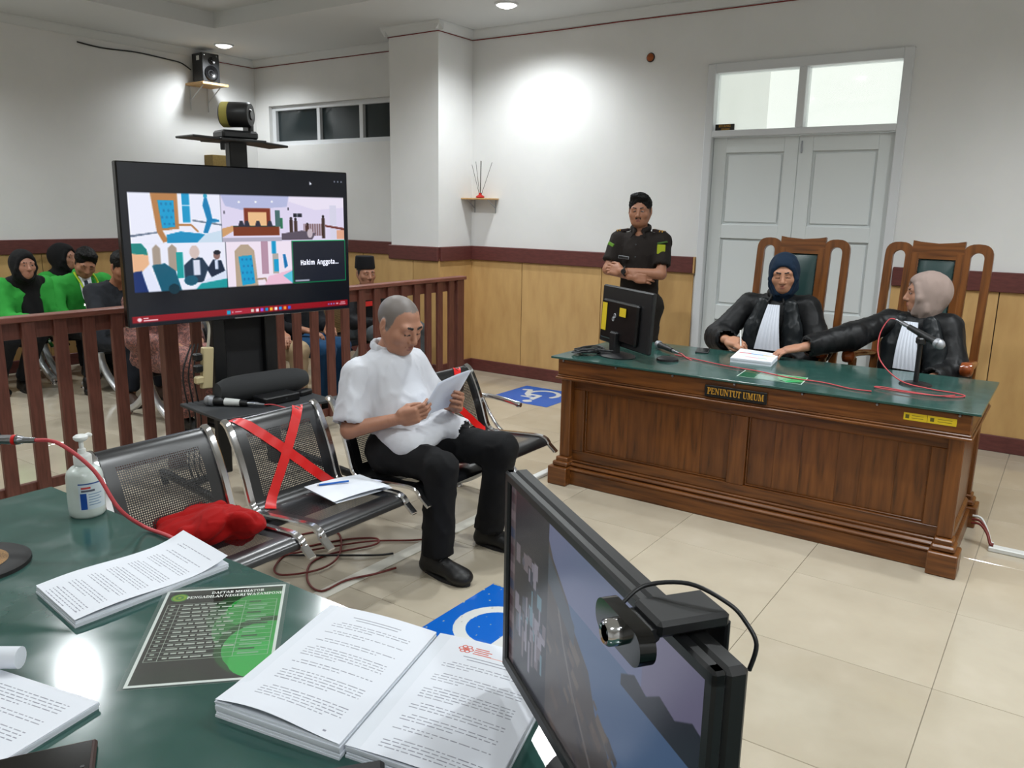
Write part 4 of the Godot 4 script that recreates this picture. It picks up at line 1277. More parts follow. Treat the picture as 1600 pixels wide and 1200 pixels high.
# ---------------------------------------------------------------- things on the walls
func build_wall_things():
	# loudspeaker on a bracket in the corner
	var P := Vector3(-2.98, 2.79, 0.55)
	var bk := thing("speaker_shelf", "pale wooden bracket shelf under the wall loudspeaker", "shelf", Vector3(XL, 2.852, 0.745))
	part(bk, "board", boxm(Vector3(0.155, 0.0, 0), Vector3(0.31, 0.024, 0.32), 0.002), M.pale_wood)
	for z in [-0.11, 0.11]:
		var st0 := S()
		tube(st0, [Vector3(0.24, -0.012, z), Vector3(0.012, -0.16, z)], 0.006, 6)
		tube(st0, [Vector3(0.006, -0.012, z), Vector3(0.006, -0.26, z)], 0.006, 6)
		part(bk, "bracket", done(st0), M.frame_white)
	var sp := thing("loudspeaker", "black two-way loudspeaker on the pale corner shelf", "speaker", Vector3(XL + 0.165, 2.864, 0.755), deg_to_rad(84))
	part(sp, "cabinet", boxm(Vector3(0, 0.15, 0), Vector3(0.20, 0.30, 0.21), 0.006), M.black)
	part(sp, "woofer", lathem([Vector2(0.0, 0.004), Vector2(0.022, 0.010), Vector2(0.03, 0.004), Vector2(0.066, 0.018), Vector2(0.074, 0.018), Vector2(0.078, 0.01), Vector2(0.078, 0.0)], Transform3D(Basis(Vector3.RIGHT, PI / 2), Vector3(0, 0.10, 0.100)), 28), mat(Color(0.03, 0.03, 0.035), 0.22))
	part(sp, "tweeter", lathem([Vector2(0.0, 0.014), Vector2(0.012, 0.010), Vector2(0.016, 0.004), Vector2(0.036, 0.010), Vector2(0.040, 0.0)], Transform3D(Basis(Vector3.RIGHT, PI / 2), Vector3(0.01, 0.225, 0.103)), 24), mat(Color(0.04, 0.04, 0.045), 0.18))
	for x in [-0.07, 0.07]:
		part(sp, "screw", lathem([Vector2(0, 0.003), Vector2(0.006, 0.002), Vector2(0.006, 0)], Transform3D(Basis(Vector3.RIGHT, PI / 2), Vector3(x, 0.275, 0.105)), 10), M.chrome)
	part(sp, "sticker", boxm(Vector3(-0.1005, 0.25, 0.02), Vector3(0.001, 0.045, 0.06)), M.white_plastic, "small white sticker")
	var lead := tag(part(self, "speaker_cable", tubem(curve([Vector3(XL + 0.012, 3.09, 2.05), Vector3(XL + 0.01, 3.075, 1.80), Vector3(XL + 0.012, 3.09, 1.45), Vector3(XL + 0.01, 3.075, 1.10), Vector3(XL + 0.015, 3.06, 0.95), Vector3(XL + 0.055, 3.0, 0.865)], 6), 0.007, 6), M.black), "black speaker cable running along the top of the wall", "cable")
	var rc := tag(part(self, "alarm_cable", tubem([Vector3(XL + 0.008, 3.140, 0.50), Vector3(XL + 0.008, 3.138, 0.008), Vector3(-0.606, 3.138, 0.008), Vector3(-0.607, 3.137, 0.507), Vector3(0.007, 3.140, 0.507), Vector3(0.008, 3.138, 0.008), Vector3(1.0, 3.134, 0.008), Vector3(1.6, 3.139, 0.008), Vector3(2.4, 3.135, 0.008), Vector3(XR - 0.02, 3.138, 0.008)], 0.0042, 6), mat(Color(0.50, 0.13, 0.12), 0.6)), "thin red cable running under the ceiling moulding", "cable")
	# cardboard box hanging in the corner, seen behind the television
	var cb := tag(part(self, "cardboard_box", bx2m(Vector3(XL + 0.002, 1.80, 0.30), Vector3(XL + 0.16, 2.13, 0.73), 0.004), tri_mat(noise_tex(0.03, [0.0, 1.0], [Color(0.42, 0.34, 0.17), Color(0.50, 0.42, 0.22)], 71), Vector3(2, 2, 2), 0.8)), "brown cardboard box fixed to the wall behind the television", "box")
	# copper socket cap above the door side
	var hk := thing("wall_socket", "round copper-coloured ceiling-high wall socket in the bare wall", "socket", Vector3(1.846, 2.835, 0))
	hk.set_meta("label", "small round copper-coloured cap on the bare wall")
	part(hk, "cap", lathem([Vector2(0, 0.030), Vector2(0.018, 0.026), Vector2(0.030, 0.014), Vector2(0.034, 0.0)], Transform3D(Basis(Vector3.RIGHT, PI / 2), Vector3.ZERO), 20), mat(Color(0.62, 0.33, 0.16), 0.35, 0.5))
	part(hk, "lip", lathem([Vector2(0.034, 0.0), Vector2(0.038, 0.002), Vector2(0.036, 0.006), Vector2(0.031, 0.012)], Transform3D(Basis(Vector3.RIGHT, PI / 2), Vector3.ZERO), 20), M.black)
	# small shelf with reed diffuser
	var sh := thing("wall_shelf", "small pale wooden wall shelf with steel brackets under the reed sticks", "shelf", Vector3(0.165, 1.69, 0))
	part(sh, "board", boxm(Vector3(0, 0, 0.085), Vector3(0.33, 0.014, 0.165), 0.002), M.pale_wood)
	for x in [-0.12, 0.13]:
		var st2 := S()
		tube(st2, [Vector3(x, -0.007, 0.14), Vector3(x, -0.085, 0.008)], 0.004, 6)
		tube(st2, [Vector3(x, -0.007, 0.005), Vector3(x, -0.13, 0.005)], 0.004, 6)
		part(sh, "bracket", done(st2), M.steel)
	var rd := thing("reed_diffuser", "red reed diffuser bottle with thin dark sticks on the wall shelf", "diffuser", Vector3(0.165, 1.697, 0.08))
	part(rd, "bottle", lathem([Vector2(0, 0.0), Vector2(0.032, 0.0), Vector2(0.042, 0.008), Vector2(0.040, 0.018), Vector2(0.022, 0.028), Vector2(0.014, 0.034), Vector2(0.014, 0.048), Vector2(0, 0.048)], Transform3D.IDENTITY, 20), mat(Color(0.72, 0.10, 0.05), 0.25))
	for q in [[-0.085, 0.31, 0.02], [-0.070, 0.34, -0.02], [0.0, 0.345, 0.0], [0.028, 0.342, 0.02], [0.13, 0.33, -0.01]]:
		part(rd, "stick", tubem([Vector3(q[0] * 0.1, 0.03, 0), Vector3(q[0], q[1], q[2])], 0.0022, 5), mat(Color(0.16, 0.13, 0.11), 0.7))

# ---------------------------------------------------------------- paper
func page_picture(seed_: int, kind: int) -> Image:
	# kind 0: body text; 1: letterhead; 2: centred title then text
	var r := RandomNumberGenerator.new()
	r.seed = seed_
	var W := 430
	var H := 650
	var im := picture(W, H, Color(0.885, 0.90, 0.93))
	var ink := Color(0.55, 0.56, 0.61)
	var y := 54
	if kind == 1:
		var red := Color(0.80, 0.36, 0.30)
		for k in 6:
			var a := TAU * k / 6
			img_disc(im, Vector2(122 + cos(a) * 17, 62 + sin(a) * 15), 10, 9, red)
		for k in 6:
			var a := TAU * k / 6
			img_disc(im, Vector2(122 + cos(a) * 17, 62 + sin(a) * 15), 6, 5, Color(0.885, 0.90, 0.93))
		img_disc(im, Vector2(122, 62), 7, 6, red)
		for k in 4:
			im.fill_rect(Rect2i(152, 44 + k * 11, 48 + (k * 13) % 22, 5), red)
		im.fill_rect(Rect2i(206, 80, 170, 3), Color(0.86, 0.55, 0.48))
		y = 104
	if kind >= 1:
		for k in 2:
			im.fill_rect(Rect2i(130 + k * 18, y, 190 - k * 24, 4), ink)
			y += 15
		y += 18
	while y < H - 60:
		var n := r.randi_range(2, 5)
		for k in n:
			var x := 84 + (26 if k == 0 else 0)
			var end := W - 52 if k < n - 1 else r.randi_range(160, W - 90)
			while x < end:
				var w := r.randi_range(8, 34)
				im.fill_rect(Rect2i(x, y, mini(w, end - x), 4), ink.lerp(Color(0.70, 0.71, 0.75), r.randf() * 0.6))
				x += w + 6
			y += 14
		y += r.randi_range(14, 30)
	if kind != 1:
		im.fill_rect(Rect2i(W - 70, H - 30, 10, 7), ink)
	return im

# a bound or loose stack of sheets lying on a surface: o = far left corner of its top, u = along its top edge, v = down the page
func paper_stack(called: String, label: String, o: Vector3, u: Vector3, v: Vector3, thick: float, im: Image, curl = null, spine := false) -> Node3D:
	var c := o + (u + v) * 0.5
	var y0 := o.y - thick
	var root := thing(called, label, "document", Vector3(c.x, y0, c.z))
	var lo := o - root.position
	lo.y = 0
	var layers := maxi(2, int(thick / 0.0035))
	var st := S()
	for k in layers:
		var a := float(k) / layers * thick
		var b := float(k + 1) / layers * thick - 0.0004
		var j := Vector3(sin(k * 2.1), 0, cos(k * 1.7)) * 0.0012
		var P := [lo + j, lo + u + j, lo + u + v + j, lo + v + j]
		quad(st, P[0] + Vector3.UP * b, P[1] + Vector3.UP * b, P[2] + Vector3.UP * b, P[3] + Vector3.UP * b, Vector3.UP)
		quad(st, P[0] + Vector3.UP * a, P[1] + Vector3.UP * a, P[2] + Vector3.UP * a, P[3] + Vector3.UP * a, Vector3.DOWN)
		for e in 4:
			var p: Vector3 = P[e]
			var q: Vector3 = P[(e + 1) % 4]
			quad(st, p + Vector3.UP * a, q + Vector3.UP * a, q + Vector3.UP * b, p + Vector3.UP * b, (p + q) / 2 - (P[0] + P[2]) / 2)
	part(root, "sheets", done(st), M.paper_edge)
	part(root, "top_page", face(lo + Vector3.UP * (thick + 0.0006), u, v, 16, 20, curl), print_mat(im, 0.75))
	if spine:
		part(root, "bound_strip", boxm(lo + u * 0.065 + v * 0.5 + Vector3.UP * (thick + 0.0012), Vector3(u.length() * 0.13, 0.0012, v.length()), 0.0, frame(v, Vector3.UP)), M.paper)
	return root

# ---------------------------------------------------------------- things on the prosecutors' desk
func build_desk_things():
	var Y := 0.765
	# monitor seen from behind
	var n := Vector3(-0.562, 0, 0.827)
	var mo := thing("desktop_monitor", "black computer monitor seen from behind with yellow stickers", "monitor", Vector3(2.83, Y, 2.20), atan2(n.x, n.z))
	part(mo, "back_shell", boxm(Vector3(0, 0.225, -0.012), Vector3(0.585, 0.345, 0.03), 0.008, Basis(Vector3.RIGHT, -0.05)), M.black)
	part(mo, "rear_housing", boxm(Vector3(-0.03, 0.20, 0.012), Vector3(0.43, 0.235, 0.03), 0.010, Basis(Vector3.RIGHT, -0.05)), mat(Color(0.03, 0.034, 0.04), 0.3))
	part(mo, "screen", boxm(Vector3(0, 0.225, -0.0285), Vector3(0.56, 0.32, 0.003), 0.0, Basis(Vector3.RIGHT, -0.05)), M.screen_black)
	part(mo, "neck", boxm(Vector3(-0.05, 0.07, 0.03), Vector3(0.07, 0.14, 0.045), 0.008), M.black)
	part(mo, "base", lathem([Vector2(0, 0.018), Vector2(0.10, 0.014), Vector2(0.135, 0.006), Vector2(0.135, 0.0), Vector2(0, 0)], Transform3D(Basis.IDENTITY.scaled(Vector3(1.1, 1, 0.75)), Vector3(-0.03, 0, 0.03)), 32), M.black)
	part(mo, "sticker", boxm(Vector3(-0.20, 0.215, 0.0295), Vector3(0.058, 0.165, 0.001), 0.0, Basis(Vector3.RIGHT, -0.05)), M.yellow_label, "tall yellow inventory sticker")
	part(mo, "sticker", boxm(Vector3(0.03, 0.262, 0.031), Vector3(0.075, 0.05, 0.001), 0.0, Basis(Vector3.RIGHT, -0.05)), M.yellow_label, "small yellow sticker")
	var st := S()
	for s in [-1.0, 1.0]:
		var ring := []
		for k in 14:
			ring.append(Vector3(-0.075 + s * 0.010 + cos(TAU * k / 14) * 0.010, 0.222 + s * 0.011 + sin(TAU * k / 14) * 0.012, 0.0305))
		tube(st, ring, 0.0022, 5, true)
	part(mo, "logo", done(st), mat(Color(0.75, 0.76, 0.78), 0.4), "silver looped emblem")
	# tangle of leads at the end of the desk
	for i in 5:
		var r := RandomNumberGenerator.new()
		r.seed = 30 + i
		var pts := []
		var ce := Vector3(2.60 + r.randf() * 0.05, Y + 0.008 + 0.004 * i, 2.20 + r.randf() * 0.06)
		for k in 9:
			var a := TAU * k / 6.0 + r.randf() * 0.5
			pts.append(ce + Vector3(cos(a) * (0.05 + r.randf() * 0.03), 0.012 * r.randf(), sin(a) * (0.09 + r.randf() * 0.05)))
		pts.append(Vector3(2.78, Y + 0.03, 2.23))
		tag(part(self, "monitor_cable", tubem(curve(pts, 5), 0.0042, 6), M.black if i % 2 == 0 else M.dark_grey), "black lead in the tangle beside the monitor seen from behind", "cable", "tangled monitor leads")
	# round black puck and its cable
	var pk := thing("conference_puck", "flat round black disc on the desk beside the monitor seen from behind", "device", Vector3(3.09, Y, 2.15))
	part(pk, "body", lathem([Vector2(0, 0.022), Vector2(0.045, 0.020), Vector2(0.062, 0.012), Vector2(0.064, 0.0), Vector2(0, 0)], Transform3D.IDENTITY, 28), M.black)
	var ms := mic_lying("microphone", "grey-headed wired microphone lying behind the round black disc", Vector3(2.885, Y + 0.030, 1.83), Vector3(0.16, -0.01, 0.12), 0.95, false)
	# phone
	var ph := thing("mobile_phone", "dark mobile phone on the desk in front of the person in the navy headscarf", "phone", Vector3(3.13, Y, 1.72), 0.3)
	part(ph, "case", boxm(Vector3(0, 0.0045, 0), Vector3(0.078, 0.009, 0.155), 0.003), M.dark_grey)
	part(ph, "screen", boxm(Vector3(0, 0.0093, 0), Vector3(0.070, 0.0006, 0.146)), M.screen_black)
	# papers with coloured tabs
	var q := picture(300, 420, Color(0.885, 0.895, 0.92))
	for k in 12:
		q.fill_rect(Rect2i(40, 40 + k * 26, 200, 3), Color(0.55, 0.56, 0.6))
	q.fill_rect(Rect2i(20, 150, 90, 22), Color(0.80, 0.12, 0.20)); q.fill_rect(Rect2i(110, 150, 90, 22), Color(0.15, 0.55, 0.80)); q.fill_rect(Rect2i(200, 152, 90, 18), Color(0.85, 0.75, 0.35))
	q.fill_rect(Rect2i(90, 300, 110, 14), Color(0.85, 0.35, 0.40)); q.fill_rect(Rect2i(190, 302, 60, 12), Color(0.35, 0.75, 0.45))
	paper_stack("case_file", "thick open case file with coloured marks under the prosecutors' hands", Vector3(3.345, Y + 0.024, 1.655), Vector3(0.235, 0, -0.005), Vector3(0.045, 0, 0.30), 0.024, q, func(a, b): return Vector3(0, 0.010 * (1.0 - a) * (1.0 - b), 0))
	# laminated list under the glass edge
	var lam := picture(340, 220, Color(0.10, 0.16, 0.13))
	lam.fill_rect(Rect2i(0, 0, 340, 220), Color(0.80, 0.86, 0.82)); lam.fill_rect(Rect2i(6, 6, 328, 208), Color(0.13, 0.38, 0.26))
	img_poly(lam, [Vector2(180, 6), Vector2(334, 6), Vector2(334, 150), Vector2(260, 214), Vector2(200, 120)], Color(0.22, 0.66, 0.40))
	for k in 13:
		lam.fill_rect(Rect2i(90, 24 + k * 14, 190 - (k * 37) % 70, 6), Color(0.75, 0.82, 0.78))
	tag(part(self, "laminated_list", face(Vector3(3.545, Y + 0.0012, 2.14), Vector3(0.335, 0, 0.0), Vector3(0.02, 0, 0.20)), print_mat(lam, 0.15)), "green laminated list lying on the prosecutors' glass desktop", "sheet")
	# microphone on a stand
	var sm := thing("stand_microphone", "wired microphone tilted on a black round-footed table stand", "microphone", Vector3(4.36, Y, 1.96))
	part(sm, "foot", lathem([Vector2(0, 0.016), Vector2(0.05, 0.014), Vector2(0.075, 0.006), Vector2(0.078, 0.0), Vector2(0, 0)], Transform3D.IDENTITY, 28), M.black)
	part(sm, "pole", tubem([Vector3(0, 0.01, 0), Vector3(0, 0.21, 0)], 0.012, 12), M.black)
	part(sm, "clip", boxm(Vector3(0.0, 0.225, 0.0), Vector3(0.035, 0.035, 0.06), 0.006, Basis(Vector3.UP, 0.4)), M.black)
	var hm := Node3D.new()
	hm.name = "handset"
	sm.add_child(hm)
	hm.position = Vector3(0.088, 0.222, 0.035)
	mic_shape(hm, Vector3(-0.205, 0.085, -0.09), 1.0, false)
	var e := Vector3(0.088, 0.222, 0.035) + Vector3(-0.205, 0.085, -0.09).normalized() * 0.26
	part(sm, "cable", tubem(curve([e, e + Vector3(-0.035, -0.005, 0.0), e + Vector3(-0.065, -0.09, 0.03), e + Vector3(-0.04, -0.20, 0.09), Vector3(-0.06, 0.03, 0.09), Vector3(0.08, 0.007, 0.10), Vector3(0.19, 0.006, 0.12), Vector3(0.24, 0.006, 0.17), Vector3(0.17, 0.006, 0.24), Vector3(0.0, 0.006, 0.23), Vector3(-0.12, 0.006, 0.20), Vector3(-0.14, 0.008, 0.24), Vector3(0.0, 0.010, 0.275), Vector3(0.14, 0.010, 0.26), Vector3(0.20, 0.008, 0.19)], 7), 0.0032, 6), M.red_cable)
	tag(part(self, "microphone_cable", tubem(curve([Vector3(3.06, Y + 0.006, 1.98), Vector3(3.25, Y + 0.005, 2.05), Vector3(3.42, Y + 0.006, 2.12), Vector3(3.62, Y + 0.006, 2.16), Vector3(3.80, Y + 0.005, 2.22), Vector3(3.98, Y + 0.006, 2.24), Vector3(4.12, Y + 0.005, 2.30), Vector3(4.22, Y + 0.006, 2.30)], 6), 0.0034, 6), M.red_cable), "long red microphone cable lying across the prosecutors' glass desktop", "cable")

# ---------------------------------------------------------------- things on the judges' desk
func build_judge_desk_things():
	var Y := 0.85
	# pump bottle
	var b := thing("sanitizer_bottle", "white hand sanitizer pump bottle with a blue and white label", "bottle", Vector3(3.045, Y, 5.475), 0.5)
	var milky := mat(Color(0.80, 0.84, 0.82), 0.25)
	var st := S()
	lathe_smooth(st, [Vector2(0, 0.0), Vector2(0.036, 0.0), Vector2(0.0405, 0.006), Vector2(0.0415, 0.02), Vector2(0.0415, 0.098), Vector2(0.038, 0.112), Vector2(0.028, 0.122), Vector2(0.0185, 0.126), Vector2(0.0165, 0.130)], Transform3D.IDENTITY, 32)
	part(b, "bottle_body", done(st), milky)
	part(b, "cap", lathem([Vector2(0.0165, 0.128), Vector2(0.0205, 0.129), Vector2(0.0205, 0.149), Vector2(0.017, 0.153), Vector2(0.010, 0.156), Vector2(0.009, 0.166), Vector2(0.0055, 0.168), Vector2(0.0055, 0.188), Vector2(0, 0.188)], Transform3D.IDENTITY, 24), M.white_plastic)
	part(b, "pump_head", lathem([Vector2(0.006, 0.185), Vector2(0.012, 0.187), Vector2(0.0165, 0.192), Vector2(0.0165, 0.197), Vector2(0.011, 0.201), Vector2(0, 0.201)], Transform3D.IDENTITY, 24), M.white_plastic)
	part(b, "spout", tubem([Vector3(0, 0.194, 0), Vector3(0, 0.194, -0.03), Vector3(0, 0.190, -0.038)], 0.005, 8), M.white_plastic)
	var lb := picture(220, 160, Color(0.78, 0.83, 0.86))
	lb.fill_rect(Rect2i(0, 0, 220, 8), Color(0.15, 0.30, 0.55)); lb.fill_rect(Rect2i(20, 22, 70, 12), Color(0.75, 0.25, 0.25)); lb.fill_rect(Rect2i(20, 40, 100, 12), Color(0.30, 0.32, 0.38))
	lb.fill_rect(Rect2i(10, 60, 46, 98), Color(0.03, 0.28, 0.62))
	for k in 5:
		lb.fill_rect(Rect2i(70, 66 + k * 16, 110 - (k * 23) % 40, 5), Color(0.45, 0.56, 0.68))
	var ls := S()
	ls.set_smooth_group(1)
	for i in 16:
		var a0 := 1.35 - 1.6 * i / 16.0
		var a1 := 1.35 - 1.6 * (i + 1) / 16.0
		var r := 0.0419
		var q := [Vector3(cos(a0) * r, 0.090, sin(a0) * r), Vector3(cos(a1) * r, 0.090, sin(a1) * r), Vector3(cos(a1) * r, 0.024, sin(a1) * r), Vector3(cos(a0) * r, 0.024, sin(a0) * r)]
		var uv := [Vector2(i / 16.0, 0), Vector2((i + 1) / 16.0, 0), Vector2((i + 1) / 16.0, 1), Vector2(i / 16.0, 1)]
		var out: Vector3 = q[0] + q[1]
		out.y = 0
		var ordr := [0, 1, 2, 0, 2, 3]
		if (q[1] - q[0]).cross(q[2] - q[0]).dot(out) > 0:
			ordr = [0, 2, 1, 0, 3, 2]
		for k in ordr:
			ls.set_uv(uv[k])
			ls.add_vertex(q[k])
	var lab := part(b, "label", done(ls), print_mat(lb, 0.4))
	# documents
	paper_stack("document", "bound document turned sideways beside the pump bottle", Vector3(3.375, Y + 0.012, 5.752), Vector3(0.010, 0, -0.315), Vector3(0.195, 0, 0.025), 0.012, page_turned(page_picture(3, 0)), func(a, b): return Vector3(0, 0.012 * pow(maxf(0.0, a - 0.75) * 4.0, 2.0) + 0.003 * (1.0 + sin(a * 7.0)), 0))
	paper_stack("document", "thick stapled document with a wide blank margin between the green list and the letterhead document", Vector3(3.905, Y + 0.024, 5.475), Vector3(0.222, 0, -0.040), Vector3(0.088, 0, 0.312), 0.024, page_picture(11, 2), func(a, b): return Vector3(0, 0.005 * sin(a * 3.1) + 0.004 * maxf(0.0, b - 0.8) * 5.0 * (1.0 + sin(a * 5.0)), 0), true)
	paper_stack("document", "thick document with a red letterhead emblem beside the large monitor", Vector3(4.128, Y + 0.018, 5.425), Vector3(0.222, 0, -0.040), Vector3(0.088, 0, 0.312), 0.018, page_picture(17, 1), func(a, b): return Vector3(0, 0.004 * sin(a * 3.0), 0), true)
	paper_stack("document", "open document with a rolled-back page above the brown phone", Vector3(3.60, Y + 0.010, 5.93), Vector3(0.235, 0, -0.052), Vector3(0.055, 0, 0.30), 0.010, page_picture(23, 0))
	st = S()
	st.set_smooth_group(2)
	var pr := []
	for i in 16:
		var a := PI * 1.25 * i / 15.0 - PI * 0.4
		pr.append(Vector3(0, 0.017 - cos(a + PI * 0.4) * 0.016, sin(a + PI * 0.4) * 0.018))
	var roll := tag(part(self, "rolled_page", tubem([Vector3(3.588, Y + 0.029, 5.945), Vector3(3.646, Y + 0.029, 5.902)], 0.0175, 20), M.paper), "rolled-back top page of the open document beside the brown phone", "paper")
	# laminated green list
	var lm := thing("laminated_list", "green and black laminated list of mediators with a white border", "sheet", Vector3(3.775, Y + 0.0008, 5.63))
	var O := Vector3(3.574, 0, 5.597) - Vector3(3.775, 0, 5.63)
	var U := Vector3(0.160, 0, -0.158)
	var V := Vector3(0.243, 0, 0.234)
	# clear pouch margin
	part(lm, "pouch", face(O - U * 0.035 - V * 0.02, U * 1.07, V * 1.04, 14, 14, func(a, b): return Vector3(0, 0.0012 + 0.0018 * sin(a * 9.0) * pow(1.0 - b, 3.0), 0)), clear_film())
	part(lm, "print", face(O + Vector3.UP * 0.0006, U, V, 10, 10), print_mat(list_picture(), 0.12))
	var un := U.normalized()
	var vn := V.normalized()
	var TB := Basis(un, -vn, Vector3.UP)
	var tl := [["DAFTAR MEDIATOR", 0.0125, 0.60, 0.062], ["PENGADILAN NEGERI WATAMPONE", 0.0125, 0.585, 0.108]]
	for q in tl:
		var tm := part(lm, "lettering", text_mesh(q[0], q[1], 0.0003, "Droid Serif", true), mat(Color(0.88, 0.90, 0.88), 0.5))
		var k := 0.78
		tm.transform = Transform3D(Basis(un * k, -vn, Vector3.UP), O + U * float(q[2]) + V * float(q[3]) + Vector3.UP * 0.0012)
	# phone in a brown case
	var ph := thing("mobile_phone", "mobile phone in a brown case beside the open document", "phone", Vector3(3.905, Y, 6.015), deg_to_rad(-32))
	part(ph, "case", boxm(Vector3(0, 0.005, 0), Vector3(0.082, 0.010, 0.165), 0.003), mat(Color(0.20, 0.10, 0.07), 0.55))
	part(ph, "screen", boxm(Vector3(0, 0.0104, 0), Vector3(0.072, 0.0008, 0.153), 0.0), mat(Color(0.03, 0.032, 0.035), 0.12))
	part(ph, "notch", lathem([Vector2(0, 0.0112), Vector2(0.003, 0.0112), Vector2(0.003, 0.0105)], Transform3D(Basis.IDENTITY, Vector3(0.02, 0, -0.068)), 10), M.black)
	# table stand of the near microphone
	var ts := thing("table_microphone", "black microphone on a round black table stand with a gold printed ring", "microphone", Vector3(3.150, Y, 5.770))
	part(ts, "foot", lathem([Vector2(0, 0.014), Vector2(0.095, 0.013), Vector2(0.104, 0.008), Vector2(0.105, 0.0), Vector2(0, 0)], Transform3D.IDENTITY, 36), mat(Color(0.055, 0.055, 0.055), 0.6))
	part(ts, "foot_print", lathem([Vector2(0.035, 0.0147), Vector2(0.07, 0.0142)], Transform3D(Basis.IDENTITY, Vector3(0.005, 0, 0.01)), 28), tri_mat(noise_tex(0.05, [0.0, 0.5, 1.0], [Color(0.25, 0.17, 0.06), Color(0.55, 0.38, 0.12), Color(0.75, 0.58, 0.25)], 81), Vector3(12, 12, 12), 0.5))
	part(ts, "pole", tubem([Vector3(-0.06, 0.012, 0.01), Vector3(-0.06, 0.235, 0.01)], 0.011, 12), M.black)
	var mh := Node3D.new()
	mh.name = "handset"
	ts.add_child(mh)
	var tail := Vector3(3.160, 1.093, 5.628) - Vector3(3.150, Y, 5.770)
	var dirn := (Vector3(3.169, 1.093, 5.623) - Vector3(3.098, 1.0935, 5.672)).normalized()
	mh.position = tail - dirn * 0.26
	mic_shape(mh, dirn, 1.0, false)
	part(ts, "red_ring", lathem([Vector2(0.0112, -0.004), Vector2(0.0112, 0.004)], Transform3D(Basis(Quaternion(Vector3.UP, dirn)), tail - dirn * 0.045), 14), M.red_tape)
	part(ts, "clip", boxm(tail - dirn * 0.16, Vector3(0.04, 0.04, 0.04), 0.006), M.black)
	part(ts, "cable", tubem(curve([tail, tail + dirn * 0.05 + Vector3(0, -0.006, 0), tail + Vector3(0.085, -0.07, -0.075), tail + Vector3(0.12, -0.16, -0.105), Vector3(0.105, 0.012, -0.315), Vector3(0.20, 0.005, -0.325), Vector3(0.26, -0.03, -0.345), Vector3(0.27, -0.2, -0.36)], 8), 0.0045, 8), M.red_cable)
	# monitor with webcam
	var n := Vector3(-0.570, 0, 0.822)
	var TL := Vector3(4.309, 1.222, 5.483)
	var TR := Vector3(4.762, 1.222, 5.818)
	var u := (TR - TL).normalized()
	n = u.cross(Vector3.UP) * -1.0
	if n.z < 0:
		n = -n
	var W := TR.distance_to(TL)
	var H := 0.318
	var mid := (TL + TR) / 2
	var mo := thing("desktop_monitor", "black computer monitor with a webcam on top showing a cliff and sea picture", "monitor", Vector3(mid.x, Y, mid.z), atan2(n.x, n.z))
	var top := 1.222 - Y
	part(mo, "rear_shell", boxm(Vector3(0, top - H / 2, -0.018), Vector3(W, H, 0.026), 0.006), mat(Color(0.045, 0.048, 0.052), 0.5))
	st = S()
	for q in [[0, top - 0.008, W, 0.016], [0, top - H + 0.010, W, 0.020], [-W / 2 + 0.008, top - H / 2, 0.016, H], [W / 2 - 0.008, top - H / 2, 0.016, H]]:
		bx(st, Vector3(q[0], q[1], 0.0), Vector3(q[2], q[3], 0.014), 0.003)
	part(mo, "bezel", done(st), M.black)
	part(mo, "screen", face(Vector3(-W / 2 + 0.014, top - 0.014, 0.001), Vector3(W - 0.028, 0, 0), Vector3(0, -(H - 0.032), 0)), print_mat(desktop_picture(), 0.2, 0.42))
	part(mo, "neck", boxm(Vector3(0, 0.09, -0.06), Vector3(0.06, 0.18, 0.035), 0.005), M.black)
	part(mo, "foot", lathem([Vector2(0, 0.016), Vector2(0.08, 0.013), Vector2(0.11, 0.006), Vector2(0.11, 0.0), Vector2(0, 0)], Transform3D(Basis.IDENTITY.scaled(Vector3(1.1, 1, 0.8)), Vector3(0, 0, -0.05)), 30), M.black)
	# webcam
	var wx := mid + u * (W * 0.355)
	var wc := thing("webcam", "black webcam with a silver lens ring clipped on the monitor's top edge", "webcam", Vector3(wx.x, 1.222, wx.z), atan2(n.x, n.z))
	part(wc, "bridge", boxm(Vector3(0, 0.012, -0.008), Vector3(0.052, 0.016, 0.075), 0.004), M.black)
	part(wc, "hinge", tubem([Vector3(-0.022, 0.006, 0.032), Vector3(0.022, 0.006, 0.032)], 0.007, 10), M.black)
	part(wc, "rear_flap", boxm(Vector3(0, -0.018, -0.046), Vector3(0.045, 0.055, 0.006), 0.002), M.black)
	st = S()
	extrude(st, rrect(0.092, 0.034, 0.016, 6), 0.016, Transform3D(Basis.IDENTITY, Vector3(0, 0.004, 0.050)), true)
	part(wc, "body", done(st), mat(Color(0.02, 0.02, 0.022), 0.12))
	part(wc, "lens_ring", lathem([Vector2(0.0075, 0.012), Vector2(0.010, 0.013), Vector2(0.0125, 0.010), Vector2(0.013, 0.0)], Transform3D(Basis(Vector3.RIGHT, PI / 2), Vector3(0, 0.004, 0.058)), 24), M.chrome)
	part(wc, "lens", lathem([Vector2(0, 0.010), Vector2(0.0075, 0.008)], Transform3D(Basis(Vector3.RIGHT, PI / 2), Vector3(0, 0.004, 0.058)), 20), M.screen_black)
	part(wc, "cable", tubem(curve([Vector3(-0.028, 0.014, 0.040), Vector3(-0.035, 0.026, 0.012), Vector3(-0.012, 0.034, -0.022), Vector3(0.02, 0.026, -0.045), Vector3(0.034, 0.012, -0.056), Vector3(0.046, -0.004, -0.060), Vector3(0.044, -0.03, -0.056)], 6), 0.0022, 6), M.black)
	# black edge of a stapler-like clip lying at the foot of the documents
	var cl := thing("stapler", "black stapler at the foot of the letterhead document", "stapler", Vector3(4.262, Y, 5.785), 0.75)
	part(cl, "base", boxm(Vector3(0, 0.006, 0), Vector3(0.11, 0.012, 0.032), 0.004), M.black)
